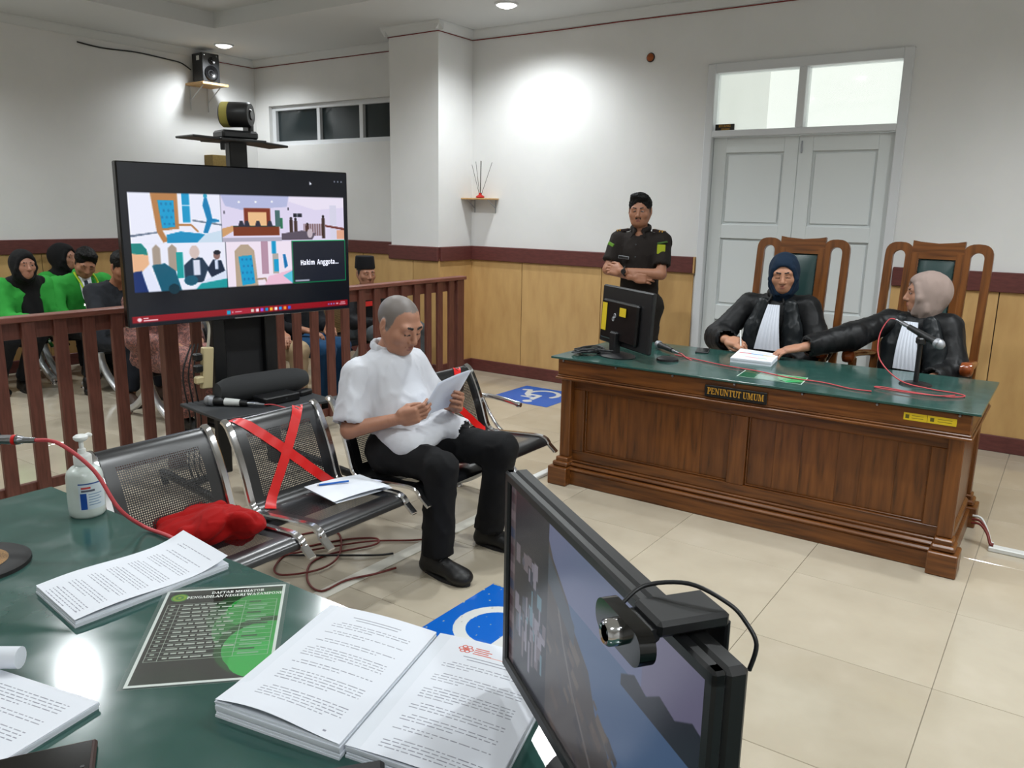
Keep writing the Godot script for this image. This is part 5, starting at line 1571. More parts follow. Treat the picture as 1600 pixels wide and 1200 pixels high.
	part(cl, "arm", boxm(Vector3(0.004, 0.022, 0), Vector3(0.10, 0.014, 0.028), 0.005, Basis(Vector3.BACK, 0.10)), M.black)

func page_turned(im: Image) -> Image:
	im.rotate_90(CLOCKWISE)
	return im

func clear_film() -> StandardMaterial3D:
	var m := mat(Color(0.95, 0.97, 0.96, 0.05), 0.06, 0.0, 0.5)
	m.transparency = BaseMaterial3D.TRANSPARENCY_ALPHA
	return m

func list_picture() -> Image:
	var W := 420
	var H := 630
	var im := picture(W, H, Color(0.85, 0.88, 0.86))
	im.fill_rect(Rect2i(10, 12, W - 20, H - 24), Color(0.075, 0.085, 0.075))
	img_poly(im, [Vector2(10, 560), Vector2(160, 540), Vector2(260, 618), Vector2(10, 618)], Color(0.07, 0.12, 0.085))
	# overlapping green discs, one darker than the next
	var g := [Color(0.06, 0.24, 0.10), Color(0.10, 0.42, 0.16), Color(0.13, 0.55, 0.21), Color(0.08, 0.30, 0.12), Color(0.14, 0.60, 0.24), Color(0.17, 0.66, 0.28)]
	var d := [[360, 220, 190, 200], [375, 300, 175, 205], [380, 190, 150, 140], [390, 430, 165, 190], [395, 440, 145, 165], [400, 520, 120, 110]]
	for i in 6:
		img_disc(im, Vector2(d[i][0], d[i][1]), d[i][2], d[i][3], g[i])
	im.fill_rect(Rect2i(W - 10, 0, 10, H), Color(0.85, 0.88, 0.86)); im.fill_rect(Rect2i(0, H - 12, W, 12), Color(0.85, 0.88, 0.86))
	# emblem
	img_disc(im, Vector2(52, 62), 30, 30, Color(0.20, 0.50, 0.16)); img_disc(im, Vector2(52, 62), 24, 24, Color(0.50, 0.62, 0.14)); img_disc(im, Vector2(52, 62), 15, 15, Color(0.20, 0.48, 0.16)); img_disc(im, Vector2(52, 62), 6, 6, Color(0.60, 0.65, 0.2))
	var ln := Color(0.62, 0.68, 0.63)
	for k in 15:
		im.fill_rect(Rect2i(22, 112 + k * 27, 376, 2), ln)
	for x in [22, 62, 288, 396]:
		im.fill_rect(Rect2i(x, 112, 2, 380), ln)
	var r := RandomNumberGenerator.new()
	r.seed = 5
	for k in 14:
		im.fill_rect(Rect2i(34, 121 + k * 27, 14, 8), ln)
		var x := 76
		while x < 200 + r.randi_range(0, 60):
			var w := r.randi_range(14, 36)
			im.fill_rect(Rect2i(x, 120 + k * 27, w, 9), Color(0.66, 0.70, 0.66))
			x += w + 6
		im.fill_rect(Rect2i(302, 120 + k * 27, r.randi_range(40, 84), 9), Color(0.50, 0.66, 0.54) if k % 3 else Color(0.20, 0.28, 0.22))
	return im

func desktop_picture() -> Image:
	var W := 720
	var H := 410
	var im := picture(W, H, Color(0.36, 0.42, 0.56))
	# wallpaper: pale sky, sea, rocky headland, distant wooded ridge
	im.fill_rect(Rect2i(0, 0, W, 120), Color(0.50, 0.53, 0.68))
	im.fill_rect(Rect2i(560, 0, 160, 150), Color(0.52, 0.50, 0.62))
	im.fill_rect(Rect2i(0, 120, W, 290), Color(0.36, 0.46, 0.62))
	img_poly(im, [Vector2(500, 132), Vector2(540, 110), Vector2(575, 122), Vector2(610, 98), Vector2(650, 108), Vector2(690, 84), Vector2(720, 92), Vector2(720, 150), Vector2(500, 150)], Color(0.21, 0.22, 0.27))
	var rock := [Color(0.36, 0.33, 0.33), Color(0.42, 0.37, 0.35), Color(0.30, 0.28, 0.30), Color(0.47, 0.42, 0.39), Color(0.33, 0.32, 0.34)]
	img_poly(im, [Vector2(200, 30), Vector2(230, 70), Vector2(300, 120), Vector2(330, 160), Vector2(390, 200), Vector2(420, 260), Vector2(470, 300), Vector2(500, 360), Vector2(560, 410), Vector2(200, 410)], rock[0])
	var r := RandomNumberGenerator.new()
	r.seed = 9
	for k in 70:
		var x := r.randf_range(200, 480)
		var y := r.randf_range(60 + (x - 200) * 0.75, 405)
		var w := r.randf_range(8, 40)
		img_poly(im, [Vector2(x, y), Vector2(x + w, y + w * 0.6), Vector2(x + w * 0.8, y + w * 1.1), Vector2(x - w * 0.2, y + w * 0.5)], rock[k % 5])
	img_line(im, [Vector2(250, 130), Vector2(285, 210), Vector2(330, 280), Vector2(420, 380)], 7.0, Color(0.50, 0.48, 0.48))
	img_poly(im, [Vector2(200, 60), Vector2(330, 150), Vector2(330, 190), Vector2(200, 120)], Color(0.34, 0.37, 0.42))
	# dark meeting window over the wallpaper
	im.fill_rect(Rect2i(30, 0, 178, 410), Color(0.19, 0.195, 0.235))
	im.fill_rect(Rect2i(0, 0, 30, 410), Color(0.42, 0.37, 0.39))
	for k in 10:
		im.fill_rect(Rect2i(2, 20 + k * 39, 26, 22), [Color(0.35, 0.28, 0.30), Color(0.52, 0.46, 0.48), Color(0.30, 0.32, 0.40)][k % 3])
	var tc := [Color(0.58, 0.56, 0.62), Color(0.42, 0.58, 0.64), Color(0.50, 0.46, 0.50), Color(0.36, 0.38, 0.45), Color(0.62, 0.60, 0.66), Color(0.25, 0.28, 0.36)]
	for k in 46:
		var x := r.randi_range(34, 190)
		var y := r.randi_range(118, 300)
		im.fill_rect(Rect2i(x, y, mini(r.randi_range(6, 26), 204 - x), r.randi_range(8, 46)), tc[k % 6])
	for k in 6:
		im.fill_rect(Rect2i(60 + k * 18, 250 + (k * 37) % 60, 10, 70), tc[(k * 2) % 6])
	soften(im, 1)
	return im

# ---------------------------------------------------------------- things on the floor and bench
func wheelchair_picture(worn: bool) -> Image:
	var W := 400
	var bl := Color(0.03, 0.37, 0.74)
	var im := picture(W, W, bl)
	var wh := Color(0.82, 0.83, 0.82)
	# wheel
	var pts := []
	for k in 23:
		var a := deg_to_rad(-62.0 + k * 12.2)
		pts.append(Vector2(185 + cos(a) * 92, 255 + sin(a) * 92))
	img_line(im, pts, 30.0, wh)
	# figure
	img_disc(im, Vector2(170, 62), 28, 28, wh)
	img_line(im, [Vector2(172, 104), Vector2(182, 212), Vector2(272, 212), Vector2(312, 312), Vector2(346, 300)], 30.0, wh)
	img_line(im, [Vector2(176, 150), Vector2(262, 150)], 24.0, wh)
	if worn:
		var r := RandomNumberGenerator.new()
		r.seed = 77
		for k in 60:
			var x := r.randf_range(0, W)
			var y := r.randf_range(0, W)
			img_disc(im, Vector2(x, y), r.randf_range(1, 4), r.randf_range(1, 3), Color(0.66, 0.66, 0.60))
		for k in 40:
			var e := r.randf_range(0, W)
			img_disc(im, Vector2(e, 1), r.randf_range(3, 9), r.randf_range(2, 6), Color(0.62, 0.60, 0.53))
			img_disc(im, Vector2(1, e), r.randf_range(2, 7), r.randf_range(2, 8), Color(0.62, 0.60, 0.53))
	return im

func build_floor_things():
	tag(part(self, "floor_sticker", face(Vector3(1.50, 0.0012, 0.91), Vector3(-0.60, 0, 0), Vector3(0, 0, -0.60)), print_mat(wheelchair_picture(false), 0.3)), "blue floor sticker with a white wheelchair symbol beside the desk's end", "sticker")
	tag(part(self, "floor_sticker", face(Vector3(3.72, 0.0012, 3.77), Vector3(0, 0, 0.66), Vector3(-0.67, 0, 0)), print_mat(wheelchair_picture(true), 0.3)), "worn blue floor sticker with a white wheelchair symbol near the witness's feet", "sticker")
	# flat cable cover tape along the bench and white trunking by the desk
	var tape := mat(Color(0.80, 0.79, 0.74), 0.3)
	tag(part(self, "cable_cover", bx2m(Vector3(2.498, 0.0, 2.62), Vector3(2.572, 0.004, 4.9), 0.0015), tape), "flat pale cable cover strip on the floor under the bench's edge", "cable cover")
	tag(part(self, "cable_trunking", bx2m(Vector3(2.40, 0.0, 1.2), Vector3(2.445, 0.022, 2.56), 0.004), M.white_plastic), "white cable trunking running along the desk's end near the bench", "cable trunking")
	tag(part(self, "cable_trunking", bx2m(Vector3(4.78, 0.0, 1.985), Vector3(7.1, 0.024, 2.035), 0.004), M.white_plastic), "white cable trunking on the floor leading away from the desk's far end", "cable trunking")
	for i in 3:
		tag(part(self, "desk_cable", tubem(curve([Vector3(4.69, 0.13 - 0.014 * i, 1.925 + 0.016 * i), Vector3(4.73, 0.125 - 0.010 * i, 1.93 + 0.018 * i), Vector3(4.765, 0.07, 1.945 + 0.018 * i), Vector3(4.785, 0.034, 1.985 + 0.016 * i), Vector3(4.80, 0.031, 1.99 + 0.016 * i)], 5), 0.006, 6), [M.white_plastic, M.rust_cable, M.rust_cable][i]), ["white", "thin upper rust-red", "thin lower rust-red"][i] + " lead curling out of the desk's side to the trunking", "cable")
	# red lead looping on the floor under the bench
	tag(part(self, "floor_cable", tubem(curve([Vector3(2.62, 0.012, 3.93), Vector3(2.585, 0.01, 4.03), Vector3(2.53, 0.01, 4.15), Vector3(2.52, 0.008, 4.28), Vector3(2.40, 0.006, 4.25), Vector3(2.27, 0.006, 4.12), Vector3(2.27, 0.006, 3.98), Vector3(2.36, 0.01, 3.80), Vector3(2.30, 0.008, 3.74), Vector3(2.18, 0.006, 3.86), Vector3(2.10, 0.006, 4.08), Vector3(2.17, 0.006, 4.24), Vector3(2.27, 0.010, 4.28), Vector3(2.36, 0.012, 4.14), Vector3(2.31, 0.012, 3.98), Vector3(2.10, 0.008, 3.80), Vector3(1.98, 0.006, 3.92), Vector3(1.97, 0.006, 4.18), Vector3(2.04, 0.006, 4.26), Vector3(2.16, 0.014, 4.06), Vector3(2.30, 0.010, 3.80), Vector3(2.45, 0.008, 3.66), Vector3(2.52, 0.012, 3.60)], 6), 0.0048, 6), M.rust_cable), "rust-red cable looping on the floor below the bench", "cable")
	tag(part(self, "floor_cable", tubem(curve([Vector3(1.95, 0.02, 4.30), Vector3(2.06, 0.008, 4.17), Vector3(2.20, 0.012, 4.08), Vector3(2.34, 0.014, 3.98), Vector3(2.46, 0.012, 3.88), Vector3(2.50, 0.010, 3.82)], 6), 0.005, 6), M.black), "short black cable crossing the rust-red loops on the floor", "cable")
	# papers on the second seat with a blue pen
	var o := Vector3(2.375, 0.424, 4.235)
	var pp := thing("loose_paper", "white paper sheets lying on the taped bench seat under a blue pen", "paper", Vector3(2.50, 0.40, 4.13))
	part(pp, "sheet", face(Vector3(-0.125, 0.016, 0.10), Vector3(0.06, 0.0, -0.27), Vector3(0.215, 0, 0.03), 10, 8, func(a, b): return Vector3(0, 0.010 * sin(a * 2.4) + 0.010 * (1.0 - b) * (1.0 - a), 0)), M.paper)
	part(pp, "under_sheet", face(Vector3(-0.12, 0.010, 0.09), Vector3(0.05, 0.0, -0.28), Vector3(0.22, 0, 0.035), 6, 4), M.paper_edge)
	var pen := thing("ballpoint_pen", "blue ballpoint pen on the paper on the bench", "pen", Vector3(2.47, 0.428, 4.13))
	part(pen, "barrel", tubem([Vector3(-0.05, 0.004, 0.055), Vector3(0.025, 0.010, -0.045)], 0.0045, 8), M.blue)
	part(pen, "tip", tubem([Vector3(-0.05, 0.004, 0.055), Vector3(-0.056, 0.0035, 0.063)], [0.004, 0.0012], 8), M.steel)

# ---------------------------------------------------------------- soft bodies: distance fields meshed as surface nets
var BV := PackedVector3Array()
var BI := PackedInt32Array()
var BC := PackedColorArray()

func cap(a: Vector3, b: Vector3, ra: float, rb: float, k := 0.02, c := 0, o := {}) -> Dictionary:
	return {"t": 0, "a": a, "b": b, "ra": ra, "rb": rb, "k": k, "c": c, "o": o}

func ell(p: Vector3, r: Vector3, B := Basis.IDENTITY, k := 0.02, c := 0, o := {}) -> Dictionary:
	return {"t": 1, "a": p, "r": r, "B": B, "k": k, "c": c, "o": o}

func sub(d: Dictionary) -> Dictionary:
	d["o"] = d["o"].duplicate()
	d["o"]["sub"] = true
	return d

func clear_blob():
	BV = PackedVector3Array()
	BI = PackedInt32Array()
	BC = PackedColorArray()

# adds the union of the shapes to the mesh under way; pal = colours by index
func blob(prims: Array, cell: float, pal: Array, wr := 0.0, wf := 9.0, ws := Vector3.ONE, seed_ := 1):
	var lo := Vector3(INF, INF, INF)
	var hi := -lo
	var boxes := []
	for p in prims:
		var a: Vector3 = p["a"]
		var l: Vector3
		var h: Vector3
		if p["t"] == 0:
			var b: Vector3 = p["b"]
			var rr := Vector3.ONE * maxf(p["ra"], p["rb"])
			l = Vector3(minf(a.x, b.x), minf(a.y, b.y), minf(a.z, b.z)) - rr
			h = Vector3(maxf(a.x, b.x), maxf(a.y, b.y), maxf(a.z, b.z)) + rr
		else:
			var B: Basis = p["B"]
			var r: Vector3 = p["r"]
			var e := (B.x * r.x).abs() + (B.y * r.y).abs() + (B.z * r.z).abs()
			l = a - e
			h = a + e
		var m := Vector3.ONE * (float(p["k"]) + 2.6 * cell)
		boxes.append([l - m, h + m])
		if not p["o"].has("sub"):
			lo = Vector3(minf(lo.x, l.x), minf(lo.y, l.y), minf(lo.z, l.z))
			hi = Vector3(maxf(hi.x, h.x), maxf(hi.y, h.y), maxf(hi.z, h.z))
	lo -= Vector3.ONE * cell * 3.0
	hi += Vector3.ONE * cell * 3.0
	var nx := int(ceil((hi.x - lo.x) / cell)) + 1
	var ny := int(ceil((hi.y - lo.y) / cell)) + 1
	var nz := int(ceil((hi.z - lo.z) / cell)) + 1
	var n := nx * ny * nz
	var D := PackedFloat32Array()
	D.resize(n)
	D.fill(1.0)
	var ID := PackedByteArray()
	ID.resize(n)
	var sxy := nx * ny
	for pi in prims.size():
		var p: Dictionary = prims[pi]
		var o: Dictionary = p["o"]
		var bl: Vector3 = boxes[pi][0]
		var bh: Vector3 = boxes[pi][1]
		var i0 := maxi(0, int((bl.x - lo.x) / cell))
		var j0 := maxi(0, int((bl.y - lo.y) / cell))
		var k0 := maxi(0, int((bl.z - lo.z) / cell))
		var i1 := mini(nx - 1, int((bh.x - lo.x) / cell) + 1)
		var j1 := mini(ny - 1, int((bh.y - lo.y) / cell) + 1)
		var k1 := mini(nz - 1, int((bh.z - lo.z) / cell) + 1)
		var kk := maxf(p["k"], 1e-5)
		var col: int = p["c"]
		var is_sub: bool = o.has("sub")
		var cuts: Array = o.get("cut", [])
		var ncut := cuts.size()
		var a: Vector3 = p["a"]
		var capsule: bool = p["t"] == 0
		var ba := Vector3.ZERO
		var bb := 1.0
		var ra := 0.0
		var dr := 0.0
		var fa: bool = o.has("fa")
		var fb: bool = o.has("fb")
		var sn: Vector3 = o.get("sn", Vector3.ZERO)
		var sf: float = float(o.get("sf", 1.0)) - 1.0
		var has_s := sf != 0.0
		var blen := 1.0
		var I := Basis.IDENTITY
		var I2 := Basis.IDENTITY
		if capsule:
			ba = p["b"] - a
			bb = maxf(ba.length_squared(), 1e-9)
			blen = sqrt(bb)
			ra = p["ra"]
			dr = p["rb"] - ra
		else:
			var Bt: Basis = p["B"].transposed()
			var r: Vector3 = p["r"]
			I = Basis.from_scale(Vector3(1.0 / r.x, 1.0 / r.y, 1.0 / r.z)) * Bt
			I2 = Basis.from_scale(Vector3(1.0 / (r.x * r.x), 1.0 / (r.y * r.y), 1.0 / (r.z * r.z))) * Bt
		for z in range(k0, k1 + 1):
			for y in range(j0, j1 + 1):
				var at := z * sxy + y * nx + i0
				var q := Vector3(lo.x + i0 * cell, lo.y + y * cell, lo.z + z * cell) - a
				for x in range(i0, i1 + 1):
					var d: float
					if capsule:
						var h := q.dot(ba) / bb
						var hc := clampf(h, 0.0, 1.0)
						var w := q - ba * hc
						if has_s:
							w += sn * (w.dot(sn) * sf)
						d = w.length() - (ra + dr * hc)
						if fa and h < 0.0:
							d = maxf(d, -h * blen)
						if fb and h > 1.0:
							d = maxf(d, (h - 1.0) * blen)
					else:
						var k_0 := (I * q).length()
						var k_1 := (I2 * q).length()
						d = k_0 * (k_0 - 1.0) / maxf(k_1, 1e-6)
					if ncut > 0:
						for ct in cuts:
							d = maxf(d, (q + a - ct[1]).dot(ct[0]))
					var e := D[at]
					if is_sub:
						d = -d
						var hh := maxf(kk - absf(d - e), 0.0) / kk
						D[at] = maxf(d, e) + hh * hh * kk * 0.25
						if d > e - kk * 0.3 and col > 0:
							ID[at] = col
					else:
						if d < e:
							ID[at] = col
						var hh := maxf(kk - absf(d - e), 0.0) / kk
						D[at] = minf(d, e) - hh * hh * kk * 0.25
					at += 1
					q.x += cell
	# surface nets
	var lin := []
	for c in pal:
		lin.append((c as Color).srgb_to_linear())
	var V := PackedInt32Array()
	V.resize(n)
	V.fill(-1)
	var base := BV.size()
	var noise := FastNoiseLite.new()
	noise.seed = seed_
	noise.frequency = wf
	noise.fractal_octaves = 2
	var lim := cell * 2.2
	var off := [0, 1, nx, nx + 1, sxy, sxy + 1, sxy + nx, sxy + nx + 1]
	for z in nz - 1:
		for y in ny - 1:
			var at := z * sxy + y * nx - 1
			for x in nx - 1:
				at += 1
				var d0 := D[at]
				if d0 > lim or d0 < -lim:
					continue
				var d1 := D[at + 1]
				var d2 := D[at + nx]
				var d3 := D[at + nx + 1]
				var d4 := D[at + sxy]
				var d5 := D[at + sxy + 1]
				var d6 := D[at + sxy + nx]
				var d7 := D[at + sxy + nx + 1]
				var s := int(d0 < 0) + int(d1 < 0) + int(d2 < 0) + int(d3 < 0) + int(d4 < 0) + int(d5 < 0) + int(d6 < 0) + int(d7 < 0)
				if s == 0 or s == 8:
					continue
				var acc := Vector3.ZERO
				var m := 0
				if (d0 < 0) != (d1 < 0): acc += Vector3(d0 / (d0 - d1), 0, 0); m += 1
				if (d2 < 0) != (d3 < 0): acc += Vector3(d2 / (d2 - d3), 1, 0); m += 1
				if (d4 < 0) != (d5 < 0): acc += Vector3(d4 / (d4 - d5), 0, 1); m += 1
				if (d6 < 0) != (d7 < 0): acc += Vector3(d6 / (d6 - d7), 1, 1); m += 1
				if (d0 < 0) != (d2 < 0): acc += Vector3(0, d0 / (d0 - d2), 0); m += 1
				if (d1 < 0) != (d3 < 0): acc += Vector3(1, d1 / (d1 - d3), 0); m += 1
				if (d4 < 0) != (d6 < 0): acc += Vector3(0, d4 / (d4 - d6), 1); m += 1
				if (d5 < 0) != (d7 < 0): acc += Vector3(1, d5 / (d5 - d7), 1); m += 1
				if (d0 < 0) != (d4 < 0): acc += Vector3(0, 0, d0 / (d0 - d4)); m += 1
				if (d1 < 0) != (d5 < 0): acc += Vector3(1, 0, d1 / (d1 - d5)); m += 1
				if (d2 < 0) != (d6 < 0): acc += Vector3(0, 1, d2 / (d2 - d6)); m += 1
				if (d3 < 0) != (d7 < 0): acc += Vector3(1, 1, d3 / (d3 - d7)); m += 1
				var P := lo + (Vector3(x, y, z) + acc / m) * cell
				if wr > 0.0:
					var g := Vector3(d1 + d3 + d5 + d7 - d0 - d2 - d4 - d6, d2 + d3 + d6 + d7 - d0 - d1 - d4 - d5, d4 + d5 + d6 + d7 - d0 - d1 - d2 - d3).normalized()
					var w := noise.get_noise_3dv(P * ws)
					P += g * (wr * (pow(1.0 - minf(absf(w) * 2.2, 1.0), 2.0) - 0.3))
				V[at] = BV.size()
				BV.append(P)
				var best := at
				var bd := d0
				for q in [at + 1, at + nx, at + sxy, at + nx + 1, at + sxy + 1, at + sxy + nx, at + sxy + nx + 1]:
					if D[q] < bd:
						bd = D[q]
						best = q
				BC.append(lin[ID[best]])
	for z in range(1, nz - 1):
		for y in range(1, ny - 1):
			var at := z * sxy + y * nx
			for x in range(1, nx - 1):
				at += 1
				var v := V[at]
				if v < 0:
					continue
				var i0 := D[at] < 0
				if i0 != (D[at + 1] < 0):
					_q(V[at - nx - sxy], V[at - sxy], v, V[at - nx], i0)
				if i0 != (D[at + nx] < 0):
					_q(V[at - 1 - sxy], V[at - 1], v, V[at - sxy], i0)
				if i0 != (D[at + sxy] < 0):
					_q(V[at - 1 - nx], V[at - nx], v, V[at - 1], i0)

func _q(a: int, b: int, c: int, d: int, flip: bool):
	if a < 0 or b < 0 or c < 0 or d < 0:
		return
	if flip:
		BI.append_array(PackedInt32Array([a, c, b, a, d, c]))
	else:
		BI.append_array(PackedInt32Array([a, b, c, a, c, d]))

func commit_blob(origin: Vector3) -> ArrayMesh:
	var V := PackedVector3Array()
	V.resize(BV.size())
	for i in BV.size():
		V[i] = BV[i] - origin
	var arr := []
	arr.resize(Mesh.ARRAY_MAX)
	arr[Mesh.ARRAY_VERTEX] = V
	arr[Mesh.ARRAY_COLOR] = BC
	arr[Mesh.ARRAY_INDEX] = BI
	var st := SurfaceTool.new()
	st.create_from_arrays(arr)
	st.generate_normals()
	var m := st.commit()
	clear_blob()
	return m

func blob_part(parent: Node3D, called: String, prims: Array, cell: float, m: Material, wr := 0.0, wf := 9.0, ws := Vector3.ONE, label := "", seed_ := 1) -> MeshInstance3D:
	clear_blob()
	blob(prims, cell, [Color.WHITE], wr, wf, ws, seed_)
	return part(parent, called, commit_blob(parent.position), m, label)

# ---------------------------------------------------------------- people
func skin_mat() -> StandardMaterial3D:
	var m := mat(Color.WHITE, 0.52)
	m.vertex_color_use_as_albedo = true
	return m

func cloth(col: Color, rough := 0.85, sheen := 0.15) -> StandardMaterial3D:
	var m := mat(col, rough, 0.0, 0.35)
	if sheen > 0.0:
		m.rim_enabled = true
		m.rim = sheen
		m.rim_tint = 0.6
	return m

# local head axes: x to the person's own left, y up, z out of the face; c = middle of the head
func head_shape(c: Vector3, f: Vector3, up: Vector3, s := 1.0, o := {}) -> Array:
	var z := f.normalized()
	var x := up.cross(z).normalized()
	var y := z.cross(x).normalized()
	var B := Basis(x, y, z)
	var T := Transform3D(B, c)
	var L := func(v: Vector3) -> Vector3: return T * (v * s)
	var R := func(v: Vector3) -> Vector3: return v * s
	var wide: float = o.get("wide", 1.0)
	var P := []
	P.append(ell(L.call(Vector3(0, 0.030, -0.014)), R.call(Vector3(0.076, 0.086, 0.096)), B, 0.02))
	P.append(ell(L.call(Vector3(0, -0.028, 0.022)), R.call(Vector3(0.066 * wide, 0.082, 0.072)), B, 0.03))
	P.append(ell(L.call(Vector3(0, -0.082, 0.046)), R.call(Vector3(0.042 * wide, 0.032, 0.042)), B, 0.03))
	for e in [-1.0, 1.0]:
		P.append(ell(L.call(Vector3(e * 0.044, -0.022, 0.058)), R.call(Vector3(0.024, 0.024, 0.022)), B, 0.022))
		P.append(cap(L.call(Vector3(e * 0.060 * wide, -0.030, 0.0)), L.call(Vector3(e * 0.042 * wide, -0.082, 0.035)), 0.022 * s, 0.018 * s, 0.022))
	P.append(cap(L.call(Vector3(-0.040, 0.024, 0.074)), L.call(Vector3(0.040, 0.024, 0.074)), 0.014 * s, 0.014 * s, 0.02))
	for e in [-1.0, 1.0]:
		P.append(sub(ell(L.call(Vector3(e * 0.032, 0.006, 0.100)), R.call(Vector3(0.020, 0.012, 0.016)), B, 0.010)))
		P.append(ell(L.call(Vector3(e * 0.031, 0.005, 0.0785)), R.call(Vector3(0.0145, 0.0105, 0.0105)), B, 0.004, 0))
		if o.get("eyes", "open") == "open":
			P.append(ell(L.call(Vector3(e * 0.031, 0.0025, 0.0850)), R.call(Vector3(0.0110, 0.0036, 0.0052)), B, 0.001, 3))
			P.append(ell(L.call(Vector3(e * 0.031 + 0.002 * o.get("look", 0.0), 0.0025, 0.0860)), R.call(Vector3(0.0052, 0.0042, 0.0055)), B, 0.001, 4))
			P.append(cap(L.call(Vector3(e * 0.019, 0.0062, 0.0895)), L.call(Vector3(e * 0.043, 0.0062, 0.0840)), 0.0030 * s, 0.0026 * s, 0.001, 2))
		else:
			P.append(cap(L.call(Vector3(e * 0.018, -0.0015, 0.0880)), L.call(Vector3(e * 0.043, -0.001, 0.0835)), 0.0030 * s, 0.0028 * s, 0.001, 2))
		P.append(cap(L.call(Vector3(e * 0.015, 0.0265, 0.0900)), L.call(Vector3(e * 0.036, 0.031, 0.0855)), 0.0046 * s, 0.0044 * s, 0.002, 2))
		P.append(cap(L.call(Vector3(e * 0.036, 0.031, 0.0855)), L.call(Vector3(e * 0.052, 0.0265, 0.0745)), 0.0044 * s, 0.0028 * s, 0.002, 2))
	P.append(cap(L.call(Vector3(0, 0.012, 0.088)), L.call(Vector3(0, -0.024, 0.106)), 0.0085 * s, 0.0125 * s, 0.012))
	P.append(ell(L.call(Vector3(0, -0.030, 0.103)), R.call(Vector3(0.0125, 0.010, 0.0135)), B, 0.008))
	for e in [-1.0, 1.0]:
		P.append(ell(L.call(Vector3(e * 0.0135, -0.033, 0.094)), R.call(Vector3(0.0085, 0.0075, 0.010)), B, 0.006))
		P.append(ell(L.call(Vector3(e * 0.0075, -0.0405, 0.099)), R.call(Vector3(0.0036, 0.0022, 0.0045)), B, 0.001, 2))
	P.append(ell(L.call(Vector3(0, -0.058, 0.076)), R.call(Vector3(0.026, 0.020, 0.018)), B, 0.012))
	P.append(cap(L.call(Vector3(-0.021, -0.0565, 0.0865)), L.call(Vector3(0.021, -0.0565, 0.0865)), 0.0046 * s, 0.0046 * s, 0.004, 1))
	P.append(ell(L.call(Vector3(0, -0.0555, 0.0915)), R.call(Vector3(0.013, 0.0055, 0.0065)), B, 0.004, 1))
	P.append(ell(L.call(Vector3(0, -0.0660, 0.0895)), R.call(Vector3(0.017, 0.0062, 0.0075)), B, 0.003, 1))
	if o.has("moustache"):
		P.append(cap(L.call(Vector3(-0.018, -0.0485, 0.0905)), L.call(Vector3(0.018, -0.0485, 0.0905)), 0.0048 * s, 0.0048 * s, 0.002, 2))
	if not o.has("no_ears"):
		for e in [-1.0, 1.0]:
			P.append(ell(L.call(Vector3(e * 0.079, 0.000, -0.014)), R.call(Vector3(0.0095, 0.029, 0.018)), B.rotated(y, e * 0.35), 0.008))
			P.append(sub(ell(L.call(Vector3(e * 0.090, 0.004, -0.008)), R.call(Vector3(0.006, 0.016, 0.009)), B, 0.005)))
			P.append(ell(L.call(Vector3(e * 0.076, -0.026, -0.006)), R.call(Vector3(0.006, 0.009, 0.007)), B, 0.006))
	return P

# colours the hairy part of a head: hairline, sideburns, nape
func colour_scalp(from: int, c: Vector3, f: Vector3, up: Vector3, s: float, hair: Color, yf: float, recede: float):
	var z := f.normalized()
	var x := up.cross(z).normalized()
	var y := z.cross(x).normalized()
	var hl := hair.srgb_to_linear()
	var n := FastNoiseLite.new()
	n.frequency = 90.0
	n.fractal_octaves = 2
	var zs := [-0.2, -0.045, -0.028, -0.008, 0.004, 0.016, 0.030, 0.052, 0.075, 0.2]
	var ys := [-0.062, -0.055, -0.01, 0.012, -0.022, -0.020, 0.030, yf - 0.022 + recede, yf, yf]
	for i in range(from, BV.size()):
		var d := (BV[i] - c) / s
		var p := Vector3(d.dot(x), d.dot(y), d.dot(z))
		if absf(p.x) > 0.0795 and p.y < 0.036 and p.z > -0.045 and p.z < 0.014:
			continue
		var b := 0.0
		for k in 9:
			if p.z <= zs[k + 1]:
				b = lerpf(ys[k], ys[k + 1], (p.z - zs[k]) / (zs[k + 1] - zs[k]))
				break
		if recede > 0.0 and p.z > 0.03:
			b += recede * smoothstep(0.015, 0.05, absf(p.x))
		var w := n.get_noise_3dv(BV[i])
		var t := smoothstep(-0.007, 0.007, p.y - b + w * 0.010)
		BC[i] = BC[i].lerp(hl, t * 0.94)

# fuller hair on top of a coloured scalp
func top_hair_shape(c: Vector3, f: Vector3, up: Vector3, s := 1.0, quiff := 1.0) -> Array:
	var z := f.normalized()
	var x := up.cross(z).normalized()
	var y := z.cross(x).normalized()
	var B := Basis(x, y, z)
	var T := Transform3D(B, c)
	var P := []
	P.append(ell(T * (Vector3(0, 0.046, -0.016) * s), Vector3(0.0835, 0.085, 0.103) * s, B, 0.02))
	P.append(ell(T * (Vector3(-0.012, 0.108, 0.030) * s), Vector3(0.056, 0.026 * quiff, 0.055) * s, B.rotated(x, -0.15), 0.03))
	P.append(ell(T * (Vector3(0.030, 0.100, 0.046) * s), Vector3(0.040, 0.024 * quiff, 0.036) * s, B.rotated(x, -0.1), 0.02))
	P.append(sub(ell(T * (Vector3(0.004, 0.018, 0.110) * s), Vector3(0.066, 0.064, 0.060) * s, B, 0.010)))
	return P

